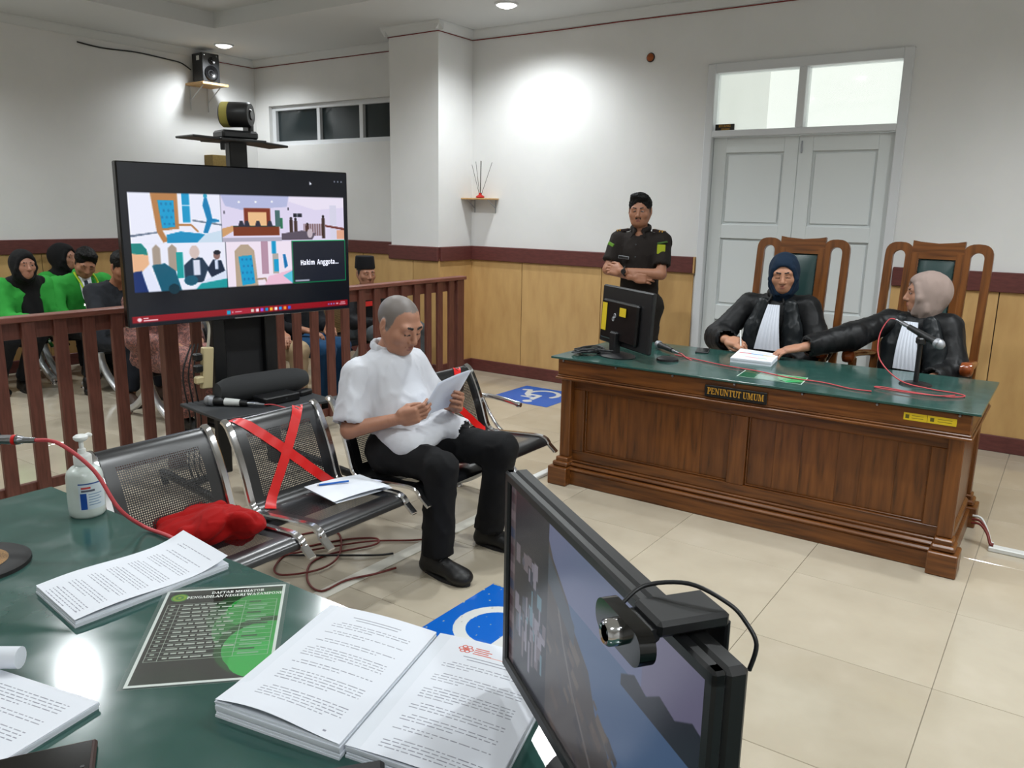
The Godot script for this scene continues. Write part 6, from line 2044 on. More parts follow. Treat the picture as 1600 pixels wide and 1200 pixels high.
# hand: w = wrist, d = towards the knuckles, nrm = out of the back of the hand, side = +1 when the thumb lies along d x nrm
func hand_shape(w: Vector3, d: Vector3, nrm: Vector3, side: float, curl := 0.5, s := 1.0, thumb_in := 0.5) -> Array:
	var z := d.normalized()
	var y := (nrm - z * nrm.dot(z)).normalized()
	var x := y.cross(z).normalized() * side   # towards the thumb
	var P := []
	var palm := w + z * 0.05 * s
	var Bp := Basis(x, y, z)
	if Bp.determinant() < 0:
		Bp = Basis(-x, y, z)
	P.append(cap(w - z * 0.03 * s, w + z * 0.01 * s, 0.026 * s, 0.024 * s, 0.02))
	P.append(ell(palm, Vector3(0.042, 0.017, 0.050) * s, Bp, 0.02))
	P.append(cap(w + z * 0.03 * s - x * 0.026 * s, w + z * 0.085 * s - x * 0.028 * s, 0.014 * s, 0.012 * s, 0.012))
	P.append(cap(w + z * 0.03 * s + x * 0.022 * s, w + z * 0.088 * s + x * 0.024 * s, 0.016 * s, 0.012 * s, 0.012))
	var xs := [0.029, 0.010, -0.010, -0.029]
	var ls := [0.042, 0.047, 0.043, 0.034]
	for i in 4:
		var p: Vector3 = w + z * (0.086 + (0.006 if i in [1, 2] else 0.0)) * s + x * float(xs[i]) * s
		var a := curl * (0.55 + 0.12 * i)
		var l: float = ls[i] * s
		var r := (0.0092 if i < 3 else 0.008) * s
		var dir := z.rotated(x * side, a) if side > 0 else z.rotated(-x * side, a)
		# bend towards the palm side (against nrm)
		dir = (z * cos(a) - y * sin(a)).normalized()
		var spread: Vector3 = x * float(xs[i]) * 1.4
		dir = (dir + spread).normalized()
		var q := p + dir * l
		P.append(cap(p - z * 0.02 * s, q, r * 1.06, r, 0.006))
		a += curl * 0.9
		dir = (z * cos(a) - y * sin(a) + spread * 0.5).normalized()
		var q2 := q + dir * l * 0.62
		P.append(cap(q, q2, r, r * 0.92, 0.003))
		a += curl * 0.6
		dir = (z * cos(a) - y * sin(a) + spread * 0.4).normalized()
		P.append(cap(q2, q2 + dir * l * 0.48, r * 0.92, r * 0.78, 0.003))
	var t0 := w + z * 0.022 * s + x * 0.024 * s - y * 0.004 * s
	var t1 := t0 + (z * 0.75 + x * (0.75 - 0.5 * thumb_in) - y * 0.55 * thumb_in).normalized() * 0.042 * s
	var t2 := t1 + (z * 0.95 + x * (0.25 - 0.5 * thumb_in) - y * 0.45 * thumb_in).normalized() * 0.032 * s
	var t3 := t2 + (z * 1.0 - x * 0.25 * thumb_in - y * 0.25 * thumb_in).normalized() * 0.024 * s
	P.append(cap(t0, t1, 0.0155 * s, 0.0120 * s, 0.014))
	P.append(cap(t1, t2, 0.0115 * s, 0.0102 * s, 0.004))
	P.append(cap(t2, t3, 0.0102 * s, 0.0085 * s, 0.003))
	return P

# short hair: a shell over the skull, open over the face
func hair_shape(c: Vector3, f: Vector3, up: Vector3, s := 1.0, thick := 0.010, front := 0.055, side_y := -0.01) -> Array:
	var z := f.normalized()
	var x := up.cross(z).normalized()
	var y := z.cross(x).normalized()
	var B := Basis(x, y, z)
	var T := Transform3D(B, c)
	var cut_face := [(z * 0.9 - y * 0.55).normalized(), T * (Vector3(0, front, 0.062) * s)]
	var cut_low := [(-y * 0.93 + z * 0.37).normalized(), T * (Vector3(0, side_y, -0.010) * s)]
	var cut_nape := [-y, T * (Vector3(0, -0.055, -0.05) * s)]
	var t := Vector3(1, 1, 1) * thick
	return [ell(T * (Vector3(0, 0.032, -0.015) * s), Vector3(0.076, 0.086, 0.096) * s + t, B, 0.01, 0, {"cut": [cut_face, cut_low, cut_nape]}),
		ell(T * (Vector3(0, -0.005, -0.05) * s), Vector3(0.068, 0.07, 0.058) * s + t, B, 0.02, 0, {"cut": [[(z * 1.0).normalized(), T * (Vector3(0, 0, -0.028) * s)], cut_nape]})]

# headscarf: shell round head and neck with an opening for the face, and a drape over the shoulders
func scarf_shape(c: Vector3, f: Vector3, up: Vector3, neck: Vector3, sl: Vector3, sr: Vector3, s := 1.0, drape := 0.16, body_f := Vector3.ZERO) -> Array:
	var z := f.normalized()
	var x := up.cross(z).normalized()
	var y := z.cross(x).normalized()
	var B := Basis(x, y, z)
	var T := Transform3D(B, c)
	var bf := body_f if body_f != Vector3.ZERO else Vector3(f.x, 0, f.z).normalized()
	var P := []
	P.append(ell(T * (Vector3(0, 0.030, -0.020) * s), Vector3(0.092, 0.101, 0.112) * s, B, 0.03))
	P.append(ell(T * (Vector3(0, -0.040, -0.012) * s), Vector3(0.088, 0.105, 0.095) * s, B, 0.04))
	P.append(cap(T * (Vector3(0, -0.09, 0.0) * s), neck, 0.068 * s, 0.072 * s, 0.04))
	if drape > 0.0:
		P.append(cap(neck + Vector3.DOWN * 0.02, neck + Vector3.DOWN * drape + bf * 0.075, 0.10, 0.085, 0.05, 0, {"sn": bf, "sf": 1.2}))
		for q in [sl, sr]:
			P.append(cap(neck + Vector3.DOWN * 0.02, neck.lerp(q, 0.62) + Vector3.UP * 0.01, 0.085, 0.06, 0.04))
	P.append(ell(T * (Vector3(0, 0.0, -0.085) * s), Vector3(0.070, 0.075, 0.055) * s, B, 0.04))
	# rolled folds: round the face, under the chin and across the neck
	for e in [-1.0, 1.0]:
		P.append(cap(T * (Vector3(e * 0.058, 0.055, 0.064) * s), T * (Vector3(e * 0.074, -0.02, 0.052) * s), 0.011 * s, 0.012 * s, 0.022))
		P.append(cap(T * (Vector3(e * 0.074, -0.02, 0.052) * s), T * (Vector3(e * 0.038, -0.108, 0.066) * s), 0.012 * s, 0.014 * s, 0.022))
	for k in 3:
		var q := 0.016 * k
		P.append(cap(T * (Vector3(-0.080, -0.045 - q, 0.02) * s), T * (Vector3(0.01, -0.112 - q, 0.056 - q * 0.5) * s), 0.011 * s, 0.014 * s, 0.012))
		P.append(cap(T * (Vector3(0.01, -0.112 - q, 0.056 - q * 0.5) * s), T * (Vector3(0.080, -0.062 - q, 0.01) * s), 0.014 * s, 0.011 * s, 0.012))
	P.append(ell(T * (Vector3(0, 0.084, 0.045) * s), Vector3(0.055, 0.026, 0.040) * s, B.rotated(x, 0.5), 0.02))
	P.append(sub(ell(T * (Vector3(0, -0.018, 0.108) * s), Vector3(0.070, 0.092, 0.080) * s, B, 0.008)))
	return P

func shoe_shape(heel: Vector3, toe: Vector3, h := 0.07) -> Array:
	var d := (toe - heel).normalized()
	var P := []
	var up := Vector3.UP
	P.append(cap(heel + d * 0.035 + up * 0.040, heel + d * 0.05 + up * (h + 0.02), 0.038, 0.042, 0.03))
	P.append(cap(heel + d * 0.04 + up * 0.034, toe - d * 0.05 + up * 0.034, 0.036, 0.042, 0.03, 0, {"sn": up, "sf": 1.25}))
	P.append(cap(heel + d * 0.06 + up * 0.075, toe - d * 0.09 + up * 0.045, 0.036, 0.034, 0.03))
	P.append(ell(toe - d * 0.05 + up * 0.030, Vector3(0.050, 0.028, 0.052), frame(d), 0.03))
	for p in P:
		p["o"]["cut"] = [[Vector3.DOWN, Vector3(0, 0.012, 0)]]
	return P

func add_shoe(root: Node3D, heel: Vector3, toe: Vector3, m: Material, cell := 0.008):
	var sh := blob_part(root, "shoe", shoe_shape(heel, toe), cell, m)
	var d := toe - heel
	var L := d.length()
	var poly := PackedVector2Array()
	for k in 24:
		var a := TAU * k / 24
		var w := 0.045 + 0.008 * sin(a)
		poly.append(Vector2(cos(a) * w * (0.9 if sin(a) < 0 else 1.0), sin(a) * L * 0.5))
	var B := frame(Vector3.UP, d.normalized())
	part(sh, "sole", extrudem(poly, 0.014, Transform3D(B, (heel + toe) / 2 + Vector3.UP * 0.0075 - root.position), true), M.black_matte)

# Full figure. J holds joints in world space. Returns the root.
func figure(label: String, J: Dictionary, o: Dictionary) -> Node3D:
	var base: Vector3 = J.base
	var root := thing("person", label, "person", base)
	var q: float = o.get("cell", 0.013)
	var bf: Vector3 = J.f            # body facing, horizontal
	var sk := skin_mat()
	var skin: Color = o.skin
	var pal := [skin, o.get("lip", skin.darkened(0.18).lerp(Color(0.6, 0.25, 0.22), 0.35)), o.get("brow", Color(0.05, 0.035, 0.03)), Color(0.62, 0.58, 0.55), Color(0.05, 0.03, 0.025)]
	var sn := {"sn": bf, "sf": o.get("flat", 1.32)}
	var mid_hip: Vector3 = (J.hl + J.hr) / 2
	var nb: Vector3 = J.nb           # neck base
	var chest: Vector3 = nb + (mid_hip - nb) * 0.30
	var fat: float = o.get("fat", 1.0)
	# --- the body itself, under the clothes
	clear_blob()
	var P := []
	P.append(cap(mid_hip, chest, 0.115 * fat, 0.125 * fat, 0.03, 0, sn))
	P.append(cap(J.sl, J.sr, 0.045, 0.045, 0.05))
	P.append(cap(chest, nb, 0.10, 0.045, 0.05, 0, sn))
	P.append(cap(nb + Vector3.DOWN * 0.03, J.hc + (nb - J.hc) * 0.35, 0.052, 0.050, 0.03))
	for e in ["l", "r"]:
		P.append(cap(J["s" + e], J["e" + e], 0.040, 0.036, 0.03))
		P.append(cap(J["e" + e], J["w" + e], 0.040, 0.027, 0.02))
		if not o.has("no_legs"):
			P.append(cap(J["h" + e], J["k" + e], 0.070, 0.050, 0.04))
			P.append(cap(J["k" + e], J["a" + e], 0.048, 0.034, 0.03))
	blob(P, maxf(q, 0.012), pal)
	var from := BV.size()
	blob(head_shape(J.hc, J.hf, J.hu, o.get("hs", 1.0), o.get("face", {})), o.get("hcell", 0.0042), pal)
	if o.has("scalp"):
		colour_scalp(from, J.hc, J.hf, J.hu, o.get("hs", 1.0), o.scalp, o.get("hairline", 0.078), o.get("recede", 0.0))
	for e in ["l", "r"]:
		if J.has("hand_" + e):
			var h: Array = J["hand_" + e]   # [dir, back normal, side, curl, thumb]
			blob(hand_shape(J["w" + e], h[0], h[1], h[2], h[3], o.get("hand", 1.0), h[4]), o.get("hdcell", 0.0042), pal)
	part(root, "body", commit_blob(base), sk)
	# --- upper garment
	var tr: float = o.get("loose", 0.014)
	P = []
	var hem: Vector3 = J.get("hem", mid_hip + Vector3.DOWN * 0.04)
	P.append(cap(hem, chest, 0.150 * fat + tr, 0.142 * fat + tr, 0.04, 0, {"sn": bf, "sf": o.get("flat", 1.32)} if o.has("round_hem") else {"sn": bf, "sf": o.get("flat", 1.32), "fa": 1}))
	if o.has("belly"):
		P.append(ell(mid_hip.lerp(chest, 0.42) + bf * 0.045, Vector3(0.135, 0.15, 0.115) * float(o.belly), frame(bf), 0.06))
	P.append(cap(J.sl.lerp(J.sr, 0.06), J.sr.lerp(J.sl, 0.06), 0.058 + tr * 0.4, 0.058 + tr * 0.4, 0.07))
	P.append(cap(chest, nb + Vector3.DOWN * 0.035, 0.115 + tr, 0.062, 0.06, 0, sn))
	var sl: float = o.get("sleeve", 1.0)   # 0..1 upper arm, 1..2 forearm
	for e in ["l", "r"]:
		var S0: Vector3 = J["s" + e]
		var E0: Vector3 = J["e" + e]
		var W0: Vector3 = J["w" + e]
		var k := maxf(1.0, o.get("sleeve_w", 1.0))
		if sl <= 1.0:
			P.append(cap(S0, S0.lerp(E0, sl), 0.058 + tr * 0.5, (0.056 + tr * 0.6) * k, 0.045, 0, {"fb": 1}))
		else:
			P.append(cap(S0, E0, 0.058 + tr * 0.5, (0.050 + tr * 0.6) * k, 0.045))
			P.append(cap(E0, E0.lerp(W0, sl - 1.0), (0.050 + tr * 0.6) * k, (0.038 + tr * 0.6) * k, 0.035, 0, {"fb": 1}))
	# open neck
	P.append(sub(cap(nb + Vector3.DOWN * 0.04 + bf * 0.01, nb + Vector3.UP * 0.12, 0.052, 0.062, 0.012)))
	if o.has("skirt"):
		for e in ["l", "r"]:
			P.append(cap(J["h" + e], J["k" + e], 0.115, 0.095, 0.08))
			P.append(cap(J["k" + e], J["a" + e] + Vector3.UP * 0.03, 0.10, 0.11, 0.08, 0, {"fb": 1}))
	blob_part(root, o.get("top_name", "shirt"), P, q, o.top, o.get("fold", 0.007), o.get("fold_f", 7.0), o.get("fold_s", Vector3(1, 0.8, 1)), o.get("top_label", ""), o.get("seed", 3))
	# --- collar
	if o.has("collar"):
		P = []
		var up: Vector3 = (J.hc - nb).normalized()
		var side := Vector3.UP.cross(bf).normalized()
		var ring := []
		for k in 12:
			var a := PI * (0.16 + 1.68 * k / 11.0)
			ring.append(nb + Vector3.UP * (0.018 + 0.018 * cos(a) * -1.0) + bf * (cos(a) * 0.058 + 0.008) + side * sin(a) * 0.066)
		for k in 11:
			P.append(cap(ring[k], ring[k + 1], 0.0135, 0.0135, 0.012))
			P.append(cap(ring[k] + Vector3.UP * 0.016, ring[k + 1] + Vector3.UP * 0.016, 0.008, 0.008, 0.012))
		for e in [0, 11]:
			P.append(cap(ring[e], ring[e] + bf * 0.035 + Vector3.DOWN * 0.045 + side * (0.020 if e == 0 else -0.020), 0.013, 0.005, 0.01))
		blob_part(root, "collar", P, 0.006, o.collar)
	# --- trousers
	if o.has("bottom"):
		P = []
		P.append(cap(J.hl, J.hr, 0.105 * fat, 0.105 * fat, 0.04))
		P.append(cap(mid_hip, mid_hip + Vector3.UP * 0.08, 0.13 * fat, 0.125 * fat, 0.04, 0, {"sn": bf, "sf": 1.3, "fb": 1}))
		for e in ["l", "r"]:
			P.append(cap(J["h" + e], J["k" + e], 0.096 * fat, 0.074, 0.05))
			P.append(cap(J["k" + e], J["a" + e].lerp(J["k" + e], o.get("cuff", 0.06)), 0.072, o.get("cuff_r", 0.062), 0.03, 0, {"fb": 1}))
		blob_part(root, "trousers", P, q, o.bottom, o.get("tfold", 0.006), 6.0, Vector3.ONE, "", 9)
	if o.has("shoe") and J.has("tl"):
		for e in ["l", "r"]:
			add_shoe(root, J["he" + e], J["t" + e], o.shoe, 0.007 if q < 0.015 else 0.011)
	# --- hair or scarf
	if o.has("hair"):
		blob_part(root, "hair", hair_shape(J.hc, J.hf, J.hu, o.get("hs", 1.0), o.get("hair_t", 0.010), o.get("hair_f", 0.055), o.get("hair_s", -0.01)), maxf(o.get("hcell", 0.005), 0.005), o.hair, o.get("hair_n", 0.005), 40.0)
	if o.has("top_hair"):
		blob_part(root, "hair", top_hair_shape(J.hc, J.hf, J.hu, o.get("hs", 1.0), o.get("quiff", 1.0)), maxf(o.get("hcell", 0.004), 0.004), o.top_hair, 0.006, 34.0, Vector3(1, 1, 1), "", 4)
	if o.has("scarf"):
		blob_part(root, "headscarf", scarf_shape(J.hc, J.hf, J.hu, nb, J.sl, J.sr, o.get("hs", 1.0), o.get("drape", 0.16), bf), o.get("scell", 0.0058), o.scarf, 0.002, 11.0, Vector3(1.0, 0.45, 1.0), "", 5)
	return root

func seated(base_x: float, z: float, hip_y := 0.50, lean := 0.0, f := Vector3.RIGHT, w := 0.37, up := 0.45) -> Dictionary:
	# generic seated person at (base_x, z) facing f
	var l := Vector3.UP.cross(f).normalized()
	var H := Vector3(base_x, hip_y, z)
	var nb := H + Vector3.UP * up * cos(lean) + f * (up * sin(lean))
	var J := {"base": Vector3(base_x, 0, z), "f": f, "nb": nb, "hl": H + l * 0.085, "hr": H - l * 0.085, "sl": nb + l * w / 2 + Vector3.DOWN * 0.045, "sr": nb - l * w / 2 + Vector3.DOWN * 0.045}
	J["hc"] = nb + Vector3.UP * 0.155 + f * 0.025
	J["hf"] = f
	J["hu"] = Vector3.UP
	J["kl"] = H + f * 0.43 + l * 0.10 + Vector3.UP * 0.0
	J["kr"] = H + f * 0.43 - l * 0.10 + Vector3.UP * 0.0
	J["al"] = Vector3(J.kl.x, 0.085, J.kl.z) + f * 0.02
	J["ar"] = Vector3(J.kr.x, 0.085, J.kr.z) + f * 0.02
	for e in ["l", "r"]:
		var a: Vector3 = J["a" + e]
		J["he" + e] = Vector3(a.x, 0, a.z) - f * 0.06
		J["t" + e] = Vector3(a.x, 0, a.z) + f * 0.20
	J["el"] = J.sl + Vector3.DOWN * 0.27 + f * 0.06 + l * 0.04
	J["er"] = J.sr + Vector3.DOWN * 0.27 + f * 0.06 - l * 0.04
	J["wl"] = J.el + f * 0.22 + Vector3.UP * 0.0 - l * 0.10
	J["wr"] = J.er + f * 0.22 + Vector3.UP * 0.0 + l * 0.10
	J["hand_l"] = [f * 0.9 - l * 0.5 + Vector3.DOWN * 0.2, Vector3.UP, -1.0, 0.5, 0.5]
	J["hand_r"] = [f * 0.9 + l * 0.5 + Vector3.DOWN * 0.2, Vector3.UP, 1.0, 0.5, 0.5]
	return J

func build_people():
	witness()
	prosecutor_navy()
	prosecutor_beige()
	officer()
	audience()

func witness():
	var V := func(x, y, z): return Vector3(x, y, z)
	var J := {"base": V.call(2.45, 0, 3.69), "f": Vector3(1, 0, -0.06).normalized()}
	J.hl = V.call(2.455, 0.50, 3.60); J.hr = V.call(2.455, 0.50, 3.78)
	J.nb = V.call(2.345, 0.935, 3.69)
	J.sl = V.call(2.365, 0.855, 3.51); J.sr = V.call(2.325, 0.850, 3.862)
	J.hc = V.call(2.425, 1.070, 3.68); J.hf = Vector3(0.90, -0.36, 0.06); J.hu = Vector3(0.36, 0.92, 0.0)
	J.el = V.call(2.47, 0.625, 3.44); J.er = V.call(2.365, 0.615, 3.95)
	J.wl = V.call(2.625, 0.690, 3.53); J.wr = V.call(2.570, 0.680, 3.855)
	J.kl = V.call(2.885, 0.520, 3.50); J.kr = V.call(2.800, 0.490, 3.83)
	J.al = V.call(2.790, 0.085, 3.455); J.ar = V.call(2.785, 0.085, 3.84)
	J.hel = V.call(2.715, 0, 3.465); J.tl = V.call(2.965, 0, 3.43)
	J.her = V.call(2.705, 0, 3.845); J.tr = V.call(2.985, 0, 3.862)
	J.hand_l = [Vector3(0.75, 0.30, 0.35), Vector3(0.35, -0.35, -0.9), -1.0, 0.75, 0.9]
	J.hand_r = [Vector3(0.80, 0.25, -0.45), Vector3(0.35, -0.3, 0.9), 1.0, 0.75, 0.9]
	J.hem = V.call(2.475, 0.52, 3.69)
	var white := cloth(Color(0.78, 0.79, 0.815), 0.8, 0.1)
	white.backlight_enabled = true
	white.backlight = Color(0.10, 0.10, 0.10)
	var p := figure("seated person in a white short-sleeved shirt and black trousers reading a paper", J, {"cell": 0.0115, "skin": Color(0.66, 0.48, 0.385), "top": white, "top_name": "shirt", "sleeve": 0.88, "sleeve_w": 1.18, "loose": 0.016, "fat": 1.06, "round_hem": 1, "belly": 1.05, "collar": white, "bottom": cloth(Color(0.055, 0.058, 0.068), 0.8), "cuff": 0.02, "cuff_r": 0.073, "shoe": mat(Color(0.014, 0.014, 0.016), 0.5), "fold": 0.006, "fold_f": 9.0, "fold_s": Vector3(1, 0.4, 1), "scalp": Color(0.40, 0.385, 0.375), "hairline": 0.088, "recede": 0.018, "hs": 1.12, "hand": 1.02, "hcell": 0.0036, "hdcell": 0.0036, "face": {"eyes": "down", "wide": 1.05}, "brow": Color(0.07, 0.06, 0.055), "lip": Color(0.52, 0.32, 0.27)})
	# placket line and pocket with a small emblem
	var org: Vector3 = p.position
	# tails of the shirt over the lap
	blob_part(p, "shirt_tail", [cap(V.call(2.50, 0.59, 3.77), V.call(2.60, 0.555, 3.80), 0.108, 0.092, 0.05, 0, {"sn": Vector3.UP, "sf": 1.25}), cap(V.call(2.50, 0.61, 3.69), V.call(2.57, 0.57, 3.69), 0.095, 0.085, 0.05, 0, {"sn": Vector3.UP, "sf": 1.2}), cap(V.call(2.50, 0.62, 3.60), V.call(2.70, 0.575, 3.545), 0.095, 0.075, 0.05, 0, {"sn": Vector3.UP, "sf": 1.25, "fb": 1})], 0.009, white, 0.003, 9.0)
	part(p, "placket", tubem(curve([V.call(2.418, 0.905, 3.69) - org, V.call(2.468, 0.850, 3.69) - org, V.call(2.505, 0.790, 3.69) - org, V.call(2.548, 0.72, 3.69) - org, V.call(2.580, 0.65, 3.69) - org, V.call(2.588, 0.58, 3.69) - org], 5), 0.007, 8), white)
	part(p, "pocket_emblem", boxm(V.call(2.487, 0.800, 3.60) - org, Vector3(0.006, 0.012, 0.006), 0.002), M.black)
	# laces
	for t in [J.tl, J.tr]:
		var s := S()
		for k in 4:
			var c: Vector3 = t + Vector3(-0.105 - 0.022 * k, 0.066 + 0.011 * k, 0)
			tube(s, [c + Vector3(0, -0.004, -0.022) - org, c + Vector3(0.004, 0.008, 0) - org, c + Vector3(0, -0.004, 0.022) - org], 0.003, 5)
		part(p, "laces", done(s), M.black)
	# the paper he reads
	var pg := thing("held_paper", "sheets of paper held up by the person in the white shirt", "paper", V.call(2.68, 0.66, 3.65))
	var o: Vector3 = V.call(2.622, 0.672, 3.770) - pg.position
	var u := Vector3(0.0, 0.012, -0.235)
	var v := Vector3(0.120, 0.180, 0.0)
	for k in 2:
		part(pg, "sheet", face(o + Vector3(-0.0035, 0.002, 0) * k, u, v, 10, 8, func(a, b): return Vector3(-0.012 * sin(a * 2.6), 0.010 * b * a, 0.006 * k)), M.paper_thin)

func robe_things(p: Node3D, top: Vector3, bottom: Vector3, w0: float, w1: float, n: Vector3, body: Array):
	# pleated white bands on the chest
	var o := p.position
	var side := Vector3.UP.cross(n).normalized()
	var st := S()
	st.set_smooth_group(1)
	var N := 18
	var R := 10
	for j in R:
		for i in N:
			var Q := []
			for c in [[0, 0], [1, 0], [1, 1], [0, 1]]:
				var a := float(i + c[0]) / N
				var b := float(j + c[1]) / R
				var w := lerpf(w0, w1, b)
				Q.append(top.lerp(bottom, b) + side * ((a - 0.5) * w) + n * (0.004 * sin(a * 40.0) + 0.018 * sin(PI * b)) - o)
			quad(st, Q[0], Q[1], Q[2], Q[3], n)
	part(p, "white_bands", done(st), cloth(Color(0.84, 0.86, 0.90), 0.8, 0.0))
	# satin facings beside the bands
	var satin := cloth(Color(0.10, 0.115, 0.125), 0.34, 0.3)
	for e in [-1.0, 1.0]:
		var a: Vector3 = top + side * (e * 0.085) - n * 0.064
		var b: Vector3 = top.lerp(bottom, 0.55) + side * (e * 0.120) - n * 0.062
		var c: Vector3 = bottom + side * (e * 0.130) - n * 0.062
		blob_part(p, "satin_facing", [cap(a, b, 0.044, 0.060, 0.03, 0, {"sn": n, "sf": 1.6}), cap(b, c, 0.060, 0.062, 0.03, 0, {"sn": n, "sf": 1.6})], 0.008, satin, 0.004, 12.0, Vector3(1, 0.5, 1))

func prosecutor_navy():
	var V := func(x, y, z): return Vector3(x, y, z)
	var f := Vector3(0.02, 0, 1).normalized()
	var J := {"base": V.call(3.42, 0, 1.15), "f": f}
	J.hl = V.call(3.51, 0.54, 1.15); J.hr = V.call(3.33, 0.54, 1.15)
	J.nb = V.call(3.425, 1.092, 1.215)
	J.sl = V.call(3.605, 1.030, 1.20); J.sr = V.call(3.220, 1.020, 1.20)
	J.hc = V.call(3.450, 1.233, 1.265); J.hf = Vector3(0.22, -0.20, 0.95); J.hu = Vector3(0, 1, 0.22)
	J.el = V.call(3.70, 0.79, 1.27); J.er = V.call(3.085, 0.805, 1.34)
	J.wl = V.call(3.58, 0.69, 1.44); J.wr = V.call(3.225, 0.825, 1.56)
	J.kl = V.call(3.53, 0.50, 1.52); J.kr = V.call(3.31, 0.50, 1.52)
	J.al = V.call(3.53, 0.09, 1.50); J.ar = V.call(3.31, 0.09, 1.50)
	J.hand_r = [Vector3(0.85, 0.0, 0.5), Vector3(-0.25, 0.85, 0.45), -1.0, 0.75, 0.8]
	J.hand_l = [Vector3(-0.9, -0.2, 0.2), Vector3(0.1, 1.0, 0.1), 1.0, 0.45, 0.4]
	var robe := cloth(Color(0.06, 0.064, 0.072), 0.5, 0.2)
	var p := figure("seated person in a black robe and navy headscarf holding a white pen", J, {"cell": 0.0115, "skin": Color(0.71, 0.51, 0.40), "top": robe, "top_name": "robe", "sleeve": 1.86, "sleeve_w": 1.35, "loose": 0.022, "fat": 1.02, "fold": 0.0045, "fold_f": 10.0, "fold_s": Vector3(1, 0.35, 1), "skirt": 1, "scarf": cloth(Color(0.07, 0.145, 0.225), 0.8), "drape": 0.0, "collar": robe, "face": {"no_ears": 1, "eyes": "down", "wide": 1.07}, "hcell": 0.0038, "hs": 1.0, "lip": Color(0.60, 0.32, 0.29)})
	robe_things(p, V.call(3.430, 1.045, 1.350), V.call(3.425, 0.765, 1.405), 0.075, 0.165, Vector3(0, 0.1, 1).normalized(), [])
	var pen := thing("ballpoint_pen", "white pen held by the person in the navy headscarf", "pen", V.call(3.325, 0.835, 1.60))
	part(pen, "barrel", tubem([Vector3(0.012, -0.035, 0.03), Vector3(-0.02, 0.06, -0.03)], 0.0045, 8), M.white_plastic)

func prosecutor_beige():
	var V := func(x, y, z): return Vector3(x, y, z)
	var f := Vector3(-0.35, 0, 0.94).normalized()
	var J := {"base": V.call(4.25, 0, 1.15), "f": f}
	J.hl = V.call(4.34, 0.53, 1.16); J.hr = V.call(4.16, 0.53, 1.12)
	J.nb = V.call(4.265, 1.030, 1.205)
	J.sl = V.call(4.405, 0.985, 1.235); J.sr = V.call(4.075, 0.985, 1.215)
	J.hc = V.call(4.255, 1.165, 1.225); J.hf = Vector3(-0.93, -0.05, 0.38); J.hu = Vector3(-0.04, 1, 0)
	J.el = V.call(4.465, 0.735, 1.33); J.er = V.call(3.92, 0.905, 1.42)
	J.wl = V.call(4.36, 0.72, 1.50); J.wr = V.call(3.700, 0.842, 1.645)
	J.kl = V.call(4.35, 0.50, 1.52); J.kr = V.call(4.13, 0.50, 1.52)
	J.al = V.call(4.35, 0.09, 1.50); J.ar = V.call(4.13, 0.09, 1.50)
	J.hand_r = [Vector3(-0.85, -0.18, 0.42), Vector3(0.0, 1.0, 0.15), -1.0, 0.42, 0.3]
	J.hand_l = [Vector3(-0.6, 0.0, 0.6), Vector3(0.1, 1, 0), 1.0, 0.5, 0.5]
	var robe := cloth(Color(0.057, 0.06, 0.068), 0.45, 0.25)
	var p := figure("seated person in a black robe and beige headscarf reaching across the desk", J, {"cell": 0.0115, "skin": Color(0.70, 0.51, 0.41), "top": robe, "top_name": "robe", "sleeve": 1.90, "sleeve_w": 1.25, "loose": 0.022, "fold": 0.0045, "fold_f": 10.0, "fold_s": Vector3(1, 0.35, 1), "skirt": 1, "scarf": cloth(Color(0.60, 0.53, 0.50), 0.85, 0.25), "drape": 0.0, "collar": robe, "face": {"no_ears": 1, "wide": 1.05}, "hcell": 0.0038, "hs": 1.0, "lip": Color(0.60, 0.32, 0.29), "seed": 8})
	robe_things(p, V.call(4.215, 1.010, 1.345), V.call(4.225, 0.74, 1.405), 0.085, 0.15, Vector3(-0.25, 0.1, 0.97).normalized(), [])

